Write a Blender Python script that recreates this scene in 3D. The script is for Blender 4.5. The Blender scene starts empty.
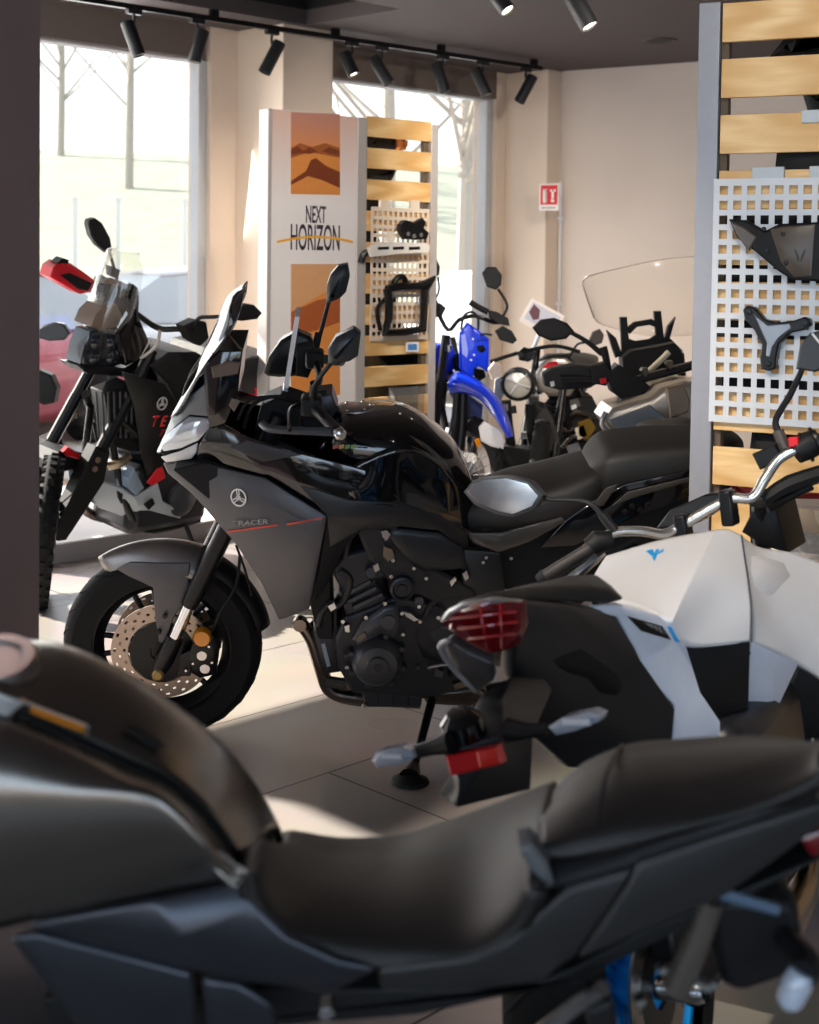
import bpy, bmesh, math, random
from mathutils import Vector, Matrix
random.seed(7)
SC = bpy.context.scene
COL = SC.collection
V = Vector
# ------------------------------------------------------------------ camera
FPX, CX, CY = 1400.0, 409.5, 320.7
CAMH = 1.54
PITCH, ROLL = math.radians(2.4), math.radians(0.75)
_cr = Matrix.Rotation(math.radians(90) - PITCH, 3, 'X') @ Matrix.Rotation(ROLL, 3, 'Z')
CAMP = V((0, 0, CAMH))
def ray(px, py):
    return (_cr @ V(((px - CX) / FPX, -(py - CY) / FPX, -1.0))).normalized()
def on_plane(px, py, p0, n):
    d = ray(px, py); n = V(n); p0 = V(p0)
    return CAMP + d * ((p0 - CAMP).dot(n) / d.dot(n))
def on_z(px, py, z): return on_plane(px, py, (0, 0, z), (0, 0, 1))
def at_depth(px, py, d): return on_plane(px, py, (0, d, 0), (0, 1, 0))
def project(p):
    q = _cr.transposed() @ (V(p) - CAMP)
    return (CX + FPX * q.x / -q.z, CY - FPX * q.y / -q.z)
cam = bpy.data.cameras.new('camera'); cam_o = bpy.data.objects.new('camera', cam); COL.objects.link(cam_o)
cam_o.matrix_world = Matrix.Translation(CAMP) @ _cr.to_4x4()
cam.sensor_fit = 'VERTICAL'; cam.sensor_height = 36.0; cam.sensor_width = 36.0
cam.lens = FPX / 1024 * 36; cam.shift_y = -(512 - CY) / 1024; cam.shift_x = 0.0
cam.clip_start = 0.05; cam.clip_end = 400
cam.dof.use_dof = True; cam.dof.focus_distance = 4.35; cam.dof.aperture_fstop = 4.6
SC.camera = cam_o
SC.view_settings.view_transform = 'Standard'; SC.view_settings.look = 'None'
SC.view_settings.gamma = 1; SC.view_settings.use_curve_mapping = False
SC.cycles.use_denoising = True
SC.cycles.max_bounces = 10; SC.cycles.transparent_max_bounces = 24; SC.cycles.sample_clamp_indirect = 6
SC.cycles.caustics_reflective = False; SC.cycles.caustics_refractive = False
# ------------------------------------------------------------------ materials
def lin(h):
    h = h.lstrip('#'); r = []
    for i in (0, 2, 4):
        c = int(h[i:i+2], 16) / 255
        r.append(c / 12.92 if c <= .04045 else ((c + .055) / 1.055) ** 2.4)
    return (*r, 1)
MATS = {}
def mat(name, col, rough=.5, metal=0., noise=.06, nscale=30, bump=0., bscale=200, coat=0., spec=.5, emit=None, estr=0., alpha=None):
    if name in MATS: return MATS[name]
    m = bpy.data.materials.new(name); m.use_nodes = True; nt = m.node_tree; N = nt.nodes; L = nt.links
    b = N['Principled BSDF']; c = lin(col)
    b.inputs['Roughness'].default_value = rough; b.inputs['Metallic'].default_value = metal
    b.inputs['Coat Weight'].default_value = coat; b.inputs['Specular IOR Level'].default_value = spec
    tc = N.new('ShaderNodeTexCoord')
    nz = N.new('ShaderNodeTexNoise'); nz.inputs['Scale'].default_value = nscale; nz.inputs['Detail'].default_value = 3
    L.new(tc.outputs['Object'], nz.inputs['Vector'])
    mx = N.new('ShaderNodeMix'); mx.data_type = 'RGBA'
    mx.inputs['A'].default_value = tuple(min(1, x * (1 - noise)) for x in c[:3]) + (1,)
    mx.inputs['B'].default_value = tuple(min(1, x * (1 + noise)) for x in c[:3]) + (1,)
    L.new(nz.outputs['Fac'], mx.inputs['Factor']); L.new(mx.outputs['Result'], b.inputs['Base Color'])
    if bump:
        n2 = N.new('ShaderNodeTexNoise'); n2.inputs['Scale'].default_value = bscale; L.new(tc.outputs['Object'], n2.inputs['Vector'])
        bp = N.new('ShaderNodeBump'); bp.inputs['Strength'].default_value = bump; bp.inputs['Distance'].default_value = .002
        L.new(n2.outputs['Fac'], bp.inputs['Height']); L.new(bp.outputs['Normal'], b.inputs['Normal'])
    if emit:
        b.inputs['Emission Color'].default_value = lin(emit); b.inputs['Emission Strength'].default_value = estr
    if alpha is not None: b.inputs['Alpha'].default_value = alpha
    MATS[name] = m; return m
def clear_mat(name, tint='#ffffff', refl=.06, rough=.02, opac=0.0, body='#202020'):
    """thin clear sheet: mostly see-through with a mirror sheen"""
    if name in MATS: return MATS[name]
    m = bpy.data.materials.new(name); m.use_nodes = True; nt = m.node_tree; N = nt.nodes; L = nt.links
    N.remove(N['Principled BSDF']); out = N['Material Output']
    tr = N.new('ShaderNodeBsdfTransparent'); tr.inputs['Color'].default_value = lin(tint)
    gl = N.new('ShaderNodeBsdfGlossy'); gl.inputs['Roughness'].default_value = rough
    df = N.new('ShaderNodeBsdfDiffuse'); df.inputs['Color'].default_value = lin(body)
    fr = N.new('ShaderNodeLayerWeight'); fr.inputs['Blend'].default_value = .5
    pw = N.new('ShaderNodeMath'); pw.operation = 'POWER'; pw.inputs[1].default_value = 4.0; L.new(fr.outputs['Facing'], pw.inputs[0])
    sc = N.new('ShaderNodeMath'); sc.operation = 'MULTIPLY'; sc.inputs[1].default_value = .7; L.new(pw.outputs[0], sc.inputs[0])
    ad = N.new('ShaderNodeMath'); ad.operation = 'ADD'; ad.inputs[1].default_value = refl; ad.use_clamp = True
    L.new(sc.outputs[0], ad.inputs[0])
    m0 = N.new('ShaderNodeMixShader'); m0.inputs[0].default_value = opac
    L.new(tr.outputs[0], m0.inputs[1]); L.new(df.outputs[0], m0.inputs[2])
    m1 = N.new('ShaderNodeMixShader'); L.new(ad.outputs[0], m1.inputs[0]); L.new(m0.outputs[0], m1.inputs[1]); L.new(gl.outputs[0], m1.inputs[2])
    L.new(m1.outputs[0], out.inputs['Surface']); MATS[name] = m; return m
# ------------------------------------------------------------------ objects
def tag(o, label=None, cat=None, group=None, kind=None):
    if label: o['label'] = label
    if cat: o['category'] = cat
    if group: o['group'] = group
    if kind: o['kind'] = kind
    return o
def empty(name, M=None, label=None, cat=None, group=None):
    o = bpy.data.objects.new(name, None); COL.objects.link(o); o.empty_display_size = .1
    if M is not None: o.matrix_world = M
    return tag(o, label, cat, group)
def obj(name, bm, m, parent=None, smooth=35, bevel=0., seg=2, sub=0, solid=0., off=-1, recalc=True):
    me = bpy.data.meshes.new(name)
    if recalc: bmesh.ops.recalc_face_normals(bm, faces=bm.faces)
    bm.to_mesh(me); bm.free()
    for mm in (m if isinstance(m, (list, tuple)) else [m]): me.materials.append(mm)
    if smooth:
        for p in me.polygons: p.use_smooth = True
        me.set_sharp_from_angle(angle=math.radians(smooth))
    o = bpy.data.objects.new(name, me); COL.objects.link(o)
    if parent is not None: o.parent = parent
    if solid:
        s = o.modifiers.new('solid', 'SOLIDIFY'); s.thickness = solid; s.offset = off
    if bevel:
        b = o.modifiers.new('bevel', 'BEVEL'); b.width = bevel; b.segments = seg; b.limit_method = 'ANGLE'; b.angle_limit = math.radians(32); b.use_clamp_overlap = True
    if sub:
        s = o.modifiers.new('sub', 'SUBSURF'); s.levels = sub; s.render_levels = sub
    return o
def copy_tree(o, parent=None):
    c = o.copy(); COL.objects.link(c)
    if parent is not None: c.parent = parent
    for ch in list(o.children): copy_tree(ch, c)
    return c
def new(): return bmesh.new()
# ---- shape helpers: each adds to bm
def box(bm, x0, x1, y0, y1, z0, z1, M=None):
    vs = [bm.verts.new((x, y, z)) for x in (x0, x1) for y in (y0, y1) for z in (z0, z1)]
    if M is not None:
        for v in vs: v.co = M @ v.co
    for f in ((0, 1, 3, 2), (4, 6, 7, 5), (0, 4, 5, 1), (2, 3, 7, 6), (0, 2, 6, 4), (1, 5, 7, 3)):
        bm.faces.new([vs[i] for i in f])
    return vs
def prism(bm, pts, vec):
    vec = V(vec); a = [bm.verts.new(p) for p in pts]; b = [bm.verts.new(V(p) + vec) for p in pts]
    bm.faces.new(a); bm.faces.new(b[::-1]); n = len(a)
    for i in range(n): bm.faces.new((a[i], b[i], b[(i + 1) % n], a[(i + 1) % n]))
def spline(pts, n=6):
    pts = [V(p) for p in pts]
    if len(pts) < 3: return pts
    out = []
    for i in range(len(pts) - 1):
        p0 = pts[max(i - 1, 0)]; p1 = pts[i]; p2 = pts[i + 1]; p3 = pts[min(i + 2, len(pts) - 1)]
        for k in range(n):
            t = k / n
            out.append(.5 * ((2 * p1) + (p2 - p0) * t + (2 * p0 - 5 * p1 + 4 * p2 - p3) * t * t + (3 * p1 - p0 - 3 * p2 + p3) * t ** 3))
    out.append(pts[-1]); return out
def tube(bm, pts, r, seg=10, sm=0, flat=None):
    pts = [V(p) for p in pts]
    rs = list(r) if isinstance(r, (list, tuple)) else [r] * len(pts)
    if sm:
        q = spline([(*p, ) for p in pts], sm); m = len(q)
        rs = [rs[min(int(i / (m - 1) * (len(rs) - 1)), len(rs) - 2)] * (1 - ((i / (m - 1) * (len(rs) - 1)) - min(int(i / (m - 1) * (len(rs) - 1)), len(rs) - 2))) + rs[min(int(i / (m - 1) * (len(rs) - 1)), len(rs) - 2) + 1] * ((i / (m - 1) * (len(rs) - 1)) - min(int(i / (m - 1) * (len(rs) - 1)), len(rs) - 2)) for i in range(m)]
        pts = q
    rings = []; up = None
    for i, p in enumerate(pts):
        t = (pts[min(i + 1, len(pts) - 1)] - pts[max(i - 1, 0)])
        if t.length < 1e-9: t = V((0, 0, 1))
        t.normalize()
        if up is None: up = V((0, 0, 1)) if abs(t.z) < .9 else V((1, 0, 0))
        u = (up - t * up.dot(t))
        if u.length < 1e-6: u = t.orthogonal()
        u.normalize(); w = t.cross(u); up = u
        ring = []
        for k in range(seg):
            a = 2 * math.pi * k / seg
            ring.append(bm.verts.new(p + (u * math.cos(a) + w * math.sin(a) * (flat or 1)) * rs[i]))
        rings.append(ring)
    for a, b in zip(rings, rings[1:]):
        for k in range(seg): bm.faces.new((a[k], a[(k + 1) % seg], b[(k + 1) % seg], b[k]))
    bm.faces.new(rings[0][::-1]); bm.faces.new(rings[-1])
def lathe(bm, prof, o, axis, seg=24, closed=False, a0=0, a1=2 * math.pi):
    """prof: (radius, height along axis)"""
    o = V(o); ax = V(axis).normalized(); u = ax.orthogonal().normalized(); w = ax.cross(u)
    rings = []
    for r, h in prof:
        if r < 1e-6: rings.append([bm.verts.new(o + ax * h)])
        else: rings.append([bm.verts.new(o + ax * h + (u * math.cos(2 * math.pi * k / seg) + w * math.sin(2 * math.pi * k / seg)) * r) for k in range(seg)])
    pairs = list(zip(rings, rings[1:]))
    if closed: pairs.append((rings[-1], rings[0]))
    for a, b in pairs:
        if len(a) == 1 and len(b) == 1: continue
        for k in range(seg):
            k2 = (k + 1) % seg
            if len(a) == 1: bm.faces.new((a[0], b[k2], b[k]))
            elif len(b) == 1: bm.faces.new((a[k], a[k2], b[0]))
            else: bm.faces.new((a[k], a[k2], b[k2], b[k]))
def grid(bm, rows, close=False):
    vs = [[bm.verts.new(p) for p in r] for r in rows]
    for a, b in zip(vs, vs[1:]):
        for k in range(len(a) - 1): bm.faces.new((a[k], a[k + 1], b[k + 1], b[k]))
        if close: bm.faces.new((a[-1], a[0], b[0], b[-1]))
    return vs
def loft(bm, rings):
    vs = grid(bm, rings, close=True)
    bm.faces.new(vs[0][::-1]); bm.faces.new(vs[-1])
def resample(row, n):
    """smooth resample of a row of points to n points, by index"""
    s = spline(row, 12); m = len(s) - 1
    return [s[round(i * m / (n - 1))] for i in range(n)]
def dense(rows, n, m):
    """smooth a coarse grid of points both ways"""
    r1 = [resample(r, n) for r in rows]
    cols = [resample([r1[j][i] for j in range(len(r1))], m) for i in range(n)]
    return [[cols[i][j] for i in range(n)] for j in range(m)]
def pillow(bm, pts, vec, steps=((.006, .004), (.012, .003))):
    """closed solid: outline extruded by vec with the front (pts side) rounded outwards"""
    vec = V(vec); a = [bm.verts.new(p) for p in pts]; b = [bm.verts.new(V(p) + vec) for p in pts]; n = len(a)
    bm.faces.new(b[::-1]); f = bm.faces.new(a)
    for i in range(n): bm.faces.new((a[i], b[i], b[(i + 1) % n], a[(i + 1) % n]))
    f.normal_update()
    if f.normal.dot(vec) > 0: f.normal_flip()
    for t, d in steps:
        bmesh.ops.inset_region(bm, faces=[f], thickness=t, depth=d, use_even_offset=True)
def text_bm(bm, s, M, size=1., depth=.001, sx=1., shear=0., bold=0.):
    cu = bpy.data.curves.new('t', 'FONT'); cu.body = s; cu.size = size; cu.extrude = depth; cu.align_x = 'CENTER'; cu.align_y = 'CENTER'; cu.shear = shear; cu.offset = bold
    o = bpy.data.objects.new('t', cu); COL.objects.link(o)
    dg = bpy.context.evaluated_depsgraph_get(); me = bpy.data.meshes.new_from_object(o.evaluated_get(dg))
    S = Matrix.Diagonal((sx, 1, 1, 1)); me.transform(M @ S); bm.from_mesh(me)
    bpy.data.objects.remove(o); bpy.data.curves.remove(cu); bpy.data.meshes.remove(me)
def frame_m(o, ex, ey):
    """matrix with local x,y along ex,ey"""
    ex = V(ex).normalized(); ez = ex.cross(V(ey)).normalized(); ey = ez.cross(ex)
    return Matrix(((ex.x, ey.x, ez.x, o[0]), (ex.y, ey.y, ez.y, o[1]), (ex.z, ey.z, ez.z, o[2]), (0, 0, 0, 1)))
# ------------------------------------------------------------------ palette
BLK = mat('black_plastic', '#121214', .55, spec=.3, bump=.15, bscale=400)
BLKG = mat('gloss_black_paint', '#08080a', .12, coat=.6)
BLKS = mat('satin_black_metal', '#101012', .35, metal=.2, spec=.4)
RUB = mat('rubber', '#151516', .75, spec=.25, bump=.2, bscale=300)
GREYM = mat('matte_dark_grey_paint', '#5b595b', .40, metal=.35)
GREYD = mat('matte_deep_grey_paint', '#37373a', .4, metal=.35)
ALU = mat('brushed_aluminium', '#c9c9cc', .25, metal=1.)
CHR = mat('chrome', '#e6e6e8', .08, metal=1.)
ENG = mat('engine_black', '#303136', .36, metal=.4, bump=.1)
ENGL = mat('engine_cover_grey', '#4a4c52', .32, metal=.55)
SEATM = mat('seat_vinyl', '#1d1c1b', .5, spec=.35, bump=.35, bscale=900)
SEATB = mat('brown_black_seat_vinyl', '#24211f', .45, spec=.45, bump=.3, bscale=900)
WHT = mat('white_plastic', '#e8e8ea', .4)
PALEB = mat('pale_grey_paint', '#e4e8f4', .38)
BLUE = mat('blue_plastic', '#0a35d8', .3, coat=.3)
CYAN = mat('cyan_paint', '#17aaf6', .35)
RED = mat('red_plastic', '#cf1526', .35)
REDL = mat('red_lens', '#64060e', .12, coat=.5)
REDR = mat('red_reflector', '#e8141c', .2, coat=.5, emit='#e8141c', estr=.0)
ORNG = mat('amber_lens', '#e08a12', .15, coat=.4)
CLRL = mat('clear_lens', '#aeb6c4', .12, coat=.6)
WOOD = None
def wood_mat():
    m = bpy.data.materials.new('birch_wood'); m.use_nodes = True; N = m.node_tree.nodes; L = m.node_tree.links; b = N['Principled BSDF']
    tc = N.new('ShaderNodeTexCoord'); mp = N.new('ShaderNodeMapping'); mp.inputs['Scale'].default_value = (1.2, 8, 8)
    L.new(tc.outputs['Object'], mp.inputs['Vector'])
    nz = N.new('ShaderNodeTexNoise'); nz.inputs['Scale'].default_value = 3.2; nz.inputs['Detail'].default_value = 5; nz.inputs['Distortion'].default_value = 1.6
    L.new(mp.outputs['Vector'], nz.inputs['Vector'])
    wv = N.new('ShaderNodeTexWave'); wv.inputs['Scale'].default_value = .8; wv.inputs['Distortion'].default_value = 9; wv.inputs['Detail'].default_value = 3
    L.new(mp.outputs['Vector'], wv.inputs['Vector'])
    ad = N.new('ShaderNodeMath'); ad.operation = 'MULTIPLY'; L.new(nz.outputs['Fac'], ad.inputs[0]); L.new(wv.outputs['Fac'], ad.inputs[1])
    cr = N.new('ShaderNodeValToRGB'); cr.color_ramp.elements[0].color = lin('#d6a768'); cr.color_ramp.elements[1].color = lin('#f0cb92'); cr.color_ramp.elements[1].position = .6
    L.new(ad.outputs[0], cr.inputs['Fac']); L.new(cr.outputs['Color'], b.inputs['Base Color']); b.inputs['Roughness'].default_value = .45
    MATS['birch_wood'] = m; return m
WOOD = wood_mat()
DISPF = mat('display_frame_grey', '#96969c', .4, metal=.3)
DISPW = mat('display_panel_white', '#e6dcd6', .5)
PEGM = mat('pegboard_pale_grey', '#cfd3d8', .45)
GLASS = clear_mat('window_glass', refl=.05)
SCRN = clear_mat('smoked_screen', '#7d8288', refl=.10, opac=.10, body='#3a3f45')
SCRC = clear_mat('clear_screen', '#fbfaf8', refl=.04, opac=.03, body='#f4f0ea')
ACRY = clear_mat('acrylic', '#f4f4f4', refl=.10, opac=.06, body='#dddddd')
# ------------------------------------------------------------------ room
U = V((.70711, .70711, 0)); NRM = V((.70711, -.70711, 0)); W0 = V((-1.41, 9.56, 0)); UP = V((0, 0, 1))
def W(a, b, z): return W0 + U * a + NRM * b + UP * z
MW = Matrix(((U.x, NRM.x, 0, W0.x), (U.y, NRM.y, 0, W0.y), (0, 0, 1, 0), (0, 0, 0, 1)))
CEIL = 3.12
WALLM = mat('beige_wall_plaster', '#e0d2c7', .8, noise=.04, nscale=3, bump=.15, bscale=150)
WALLC = mat('cream_column_plaster', '#e4d2c0', .8, noise=.04, nscale=3, bump=.15, bscale=150)
PILM = mat('brown_grey_pillar_paint', '#85757a', .75, noise=.08, nscale=4, bump=.1)
HEADM = mat('brown_header_panel', '#6d625c', .7)
CEILM = mat('dark_grey_ceiling', '#4d4545', .85, bump=.1)
RECM = mat('black_ceiling_void', '#121113', .9)
FRAMEM = mat('pale_window_frame', '#c4c8cc', .35, metal=.2)
def floor_mat():
    m = bpy.data.materials.new('grey_floor_tile'); m.use_nodes = True; N = m.node_tree.nodes; L = m.node_tree.links; b = N['Principled BSDF']
    tc = N.new('ShaderNodeTexCoord'); mp = N.new('ShaderNodeMapping'); mp.inputs['Rotation'].default_value = (0, 0, -math.pi / 4); mp.inputs['Location'].default_value = (.22, -.20, 0)
    L.new(tc.outputs['Object'], mp.inputs['Vector'])
    br = N.new('ShaderNodeTexBrick'); br.offset = .5; br.inputs['Scale'].default_value = 1; br.inputs['Mortar Size'].default_value = .004
    br.inputs['Brick Width'].default_value = 1.2; br.inputs['Row Height'].default_value = .58
    br.inputs['Color1'].default_value = lin('#a9a19b'); br.inputs['Color2'].default_value = lin('#a19993'); br.inputs['Mortar'].default_value = lin('#4a4440')
    L.new(mp.outputs['Vector'], br.inputs['Vector'])
    nz = N.new('ShaderNodeTexNoise'); nz.inputs['Scale'].default_value = 2.2; nz.inputs['Detail'].default_value = 6; L.new(mp.outputs['Vector'], nz.inputs['Vector'])
    mx = N.new('ShaderNodeMix'); mx.data_type = 'RGBA'; mx.blend_type = 'OVERLAY'; mx.inputs['Factor'].default_value = .25
    L.new(br.outputs['Color'], mx.inputs['A']); L.new(nz.outputs['Color'], mx.inputs['B']); L.new(mx.outputs['Result'], b.inputs['Base Color'])
    n3 = N.new('ShaderNodeTexNoise'); n3.inputs['Scale'].default_value = 1.2; L.new(mp.outputs['Vector'], n3.inputs['Vector'])
    mr = N.new('ShaderNodeMapRange'); mr.inputs['To Min'].default_value = .22; mr.inputs['To Max'].default_value = .36
    L.new(n3.outputs['Fac'], mr.inputs['Value']); L.new(mr.outputs['Result'], b.inputs['Roughness'])
    return m
def struct(name, bm, m, **k):
    o = obj(name, bm, m, **k); o['kind'] = 'structure'; return o
b = new(); A0, A1 = -11.5, 12.0
# floor: polygon inside the walls
fl = [W(-11.5, -.05, 0), W(3.3, -.05, 0), V((6.2, 8.6, 0)), V((6.2, -3.2, 0)), V((-9.6, -3.2, 0))]
prism(b, fl, (0, 0, -.12)); struct('floor', b, floor_mat(), smooth=0)
# window wall with real openings: (a0, a1, z0, z1)
OPEN = [(-9.9, -5.40, .12, 3.84), (-5.30, 0.05, .12, 2.90), (.72, 2.98, .12, 2.90)]
b = new()
def wbox(a0, a1, b0, b1, z0, z1): box(b, a0, a1, b0, b1, z0, z1, MW)
ZT = 3.95
wbox(-11.5, 3.4, -.25, 0, 0, .12)
wbox(-11.5, -9.9, -.25, 0, .12, ZT); wbox(-9.9, -5.40, -.25, 0, 3.84, ZT)
wbox(-5.40, -5.30, -.25, 0, .12, ZT); wbox(0.05, .72, -.25, 0, .12, ZT); wbox(2.98, 3.4, -.25, 0, .12, ZT)
struct('wall_window', b, WALLC, smooth=0)
b = new(); wbox(-5.30, 0.0, -.25, 0, 2.90, ZT); wbox(.72, 2.98, -.25, 0, 2.90, ZT)
struct('trim_1', b, HEADM, smooth=0)
# columns
b = new(); wbox(.27, .719, 0, .50, 0, CEIL); struct('wall_column_middle', b, WALLC, smooth=0, bevel=.008)
b = new(); wbox(3.1, 3.4, 0, .45, 0, CEIL); struct('wall_column_corner', b, WALLC, smooth=0, bevel=.008)
# windows: frame + pane
for i, (a0, a1, z0, z1) in enumerate(OPEN):
    b = new(); t = .07
    ms = [a0] + ([a0 + 1.5, a0 + 3.0] if i == 0 else []) + [a1 - t]
    for m_ in ms: wbox(m_, m_ + t, -.14, -.04, z0, z1)
    wbox(a0, a1, -.14, -.04, z0, z0 + t); wbox(a0, a1, -.14, -.04, z1 - .02, z1)
    w = struct('window_%d' % (i + 1), b, FRAMEM, smooth=0, bevel=.006)
    b = new(); wbox(a0 + t, a1 - t, -.095, -.085, z0 + t, z1 - .02)
    obj('pane', b, GLASS, w, smooth=0)
# back wall
C0 = V((1.16, 11.6, 0)); DB = V((.84, -.5426, 0)).normalized(); NB = V((DB.y, -DB.x, 0))  # NB toward room
b = new(); p = [C0 - DB * .2, C0 + DB * 6.2, C0 + DB * 6.2 - NB * .2, C0 - DB * .2 - NB * .2]
if (CAMP - C0).dot(NB) < 0: p = [C0 - DB * .2, C0 + DB * 6.2, C0 + DB * 6.2 + NB * .2, C0 - DB * .2 + NB * .2]
prism(b, p, (0, 0, ZT)); struct('wall_back', b, WALLM, smooth=0)
b = new(); box(b, 6.2, 6.4, -3.4, 8.75, 0, ZT); struct('wall_right', b, WALLM, smooth=0)
b = new(); box(b, -9.8, -9.6, -3.4, 2.0, 0, ZT); struct('wall_left', b, WALLM, smooth=0)
# wall behind the camera: glazed shop front
b = new()
box(b, -9.8, 6.4, -3.4, -3.2, 0, .15); box(b, -9.8, 6.4, -3.4, -3.2, 2.85, ZT)
for x0, x1 in ((-9.8, -8.6), (-4.6, -4.2), (-.2, .2), (4.2, 6.4)): box(b, x0, x1, -3.4, -3.2, .15, 2.85)
struct('wall_front', b, WALLM, smooth=0)
for i, (x0, x1) in enumerate(((-8.6, -4.6), (-4.2, -.2), (.2, 4.2))):
    b = new()
    for xx in (x0, (x0 + x1) / 2 - .035, x1 - .07): box(b, xx, xx + .07, -3.34, -3.26, .15, 2.85)
    box(b, x0, x1, -3.34, -3.26, .15, .22); box(b, x0, x1, -3.34, -3.26, 2.78, 2.85)
    w = struct('window_%d' % (4 + i), b, FRAMEM, smooth=0)
    b = new(); box(b, x0 + .07, x1 - .07, -3.305, -3.295, .22, 2.78); obj('pane', b, GLASS, w, smooth=0)
# ceiling in wall-aligned cells, with an open void and a slot over the tall glazing
b = new()
def ab(p): p = p - W0; return p.dot(U), p.dot(NRM)
_c1 = ab(on_z(306, 25, CEIL)); _c2 = ab(on_z(447, 18, CEIL))
VOID = (-4.8, _c1[0], _c1[1], _c2[1])
print('VOID', VOID, _c2)
def cell(a0, a1, b0, b1):
    box(b, a0, a1, b0, b1, CEIL, CEIL + .1, MW)
cell(-5.40, 12, 0, VOID[2]); cell(-11.5, 12, VOID[3], 16); cell(-11.5, VOID[0], VOID[2], VOID[3]); cell(VOID[1], 12, VOID[2], VOID[3])
cell(-11.5, -5.40, 1.2, VOID[2])
struct('ceiling', b, CEILM, smooth=0)
b = new(); a0, a1, b0, b1 = VOID
wbox(a0 - .02, a1 + .02, b0 - .02, b0, CEIL + .1, ZT); wbox(a0 - .02, a1 + .02, b1, b1 + .02, CEIL + .1, ZT)
wbox(a0 - .02, a0, b0, b1, CEIL + .1, ZT); wbox(a1, a1 + .02, b0, b1, CEIL + .1, ZT)
wbox(-11.5, 12, -.25, 16, ZT, ZT + .1)
struct('ceiling_void', b, RECM, smooth=0)
# near pillar on the left
b = new(); pe = at_depth(40, 500, 3.1)
box(b, pe.x - .6, pe.x, 2.75, 3.1, 0, CEIL); struct('wall_pillar', b, PILM, smooth=0, bevel=.006)
# low plinth under the window
b = new(); pa = on_z(42, 567, 0); bb = (pa - W0).dot(NRM)
wbox(-9, .27, .0, bb, 0, .100); struct('trim_2', b, mat('grey_plinth_face', '#8e8a8b', .25, noise=.1, nscale=2), smooth=0, bevel=.004)
b = new(); wbox(-9, .27, .0, bb + .004, .100, .108); struct('trim_3', b, mat('sunlit_plinth_top', '#ece8e4', .35), smooth=0)  # top whitened in its colour to stand for the sunlight on it
# ------------------------------------------------------------------ world, sun and daylight
wd = bpy.data.worlds.new('sky'); SC.world = wd; wd.use_nodes = True; N = wd.node_tree.nodes; L = wd.node_tree.links
bg = N['Background']; tc = N.new('ShaderNodeTexCoord'); sp = N.new('ShaderNodeSeparateXYZ'); L.new(tc.outputs['Generated'], sp.inputs[0])
cr = N.new('ShaderNodeValToRGB'); cr.color_ramp.elements[0].position = 0; cr.color_ramp.elements[0].color = (1, .99, .97, 1)
cr.color_ramp.elements[1].position = .5; cr.color_ramp.elements[1].color = (.70, .84, 1, 1)
L.new(sp.outputs['Z'], cr.inputs['Fac']); L.new(cr.outputs['Color'], bg.inputs['Color']); bg.inputs['Strength'].default_value = 1.9
sd = bpy.data.lights.new('sun', 'SUN'); sd.energy = 17; sd.angle = math.radians(.6); sd.color = (1, .93, .82)
so = bpy.data.objects.new('sun', sd); COL.objects.link(so)
SUND = V((.94 * math.cos(math.radians(31.2)), -.34 * math.cos(math.radians(31.2)), -math.sin(math.radians(31.2)))).normalized()
so.rotation_euler = SUND.to_track_quat('-Z', 'Y').to_euler()
def area(name, loc, d, sx, sy, e, col):
    l = bpy.data.lights.new(name, 'AREA'); l.shape = 'RECTANGLE'; l.size = sx; l.size_y = sy; l.energy = e; l.color = col
    o = bpy.data.objects.new(name, l); COL.objects.link(o); o.location = loc; o.rotation_euler = V(d).to_track_quat('-Z', 'Z').to_euler(); return o
# daylight entering through the glazing (windows behind the camera are cooler, out of the sun)
for i, x in enumerate((-6.6, -2.2, 2.2)):
    area('window_daylight', (x, -3.15, 2.0), (0, 1, -.05), 3.9, 1.6, 66, (.48, .72, 1))
p = W(-2.7, .06, 1.5); area('window_daylight', p, NRM + V((0, 0, -.15)), 5.0, 2.6, 170, (1, .97, .93))
p = W(1.3, .06, 1.5); area('window_daylight', p, NRM + V((0, 0, -.15)), 1.2, 2.6, 40, (1, .97, .93))

# unseen block added outside left to keep low sun off the far window
b = new(); p = [V((-6.95, 11.25, 0)), V((-4.3, 14.4, 0)), V((-6.3, 16.4, 0)), V((-8.95, 14.05, 0))]
prism(b, p, (0, 0, 9)); struct('sun_blocker', b, WALLC, smooth=0)

# warm fill spots added unseen above the view to brighten machines and displays
def fill_spot(loc, tgt, e, size=58):
    l = bpy.data.lights.new('fill_spot', 'SPOT'); l.energy = e; l.spot_size = math.radians(size); l.spot_blend = .6; l.color = (1, .90, .78); l.shadow_soft_size = .05
    o = bpy.data.objects.new('fill_spot', l); COL.objects.link(o); o.location = loc; o.rotation_euler = (V(tgt) - V(loc)).to_track_quat('-Z', 'Y').to_euler()
fill_spot((-.6, 3.3, 3.0), (-.3, 7.0, 1.4), 380, 44)
fill_spot((1.6, 5.6, 3.0), (.5, 9.5, 1.2), 300, 60)
fill_spot((.3, 1.8, 3.0), (1.1, 4.2, 1.5), 90, 50)
fill_spot((-1.3, 2.2, 3.0), (-.3, 4.6, .6), 480, 62)
fill_spot((-1.3, 3.0, 3.0), (-.6, 1.7, 1.0), 170, 50)
fill_spot((-.2, 1.7, 3.0), (.72, 2.75, .9), 170, 40)
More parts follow.
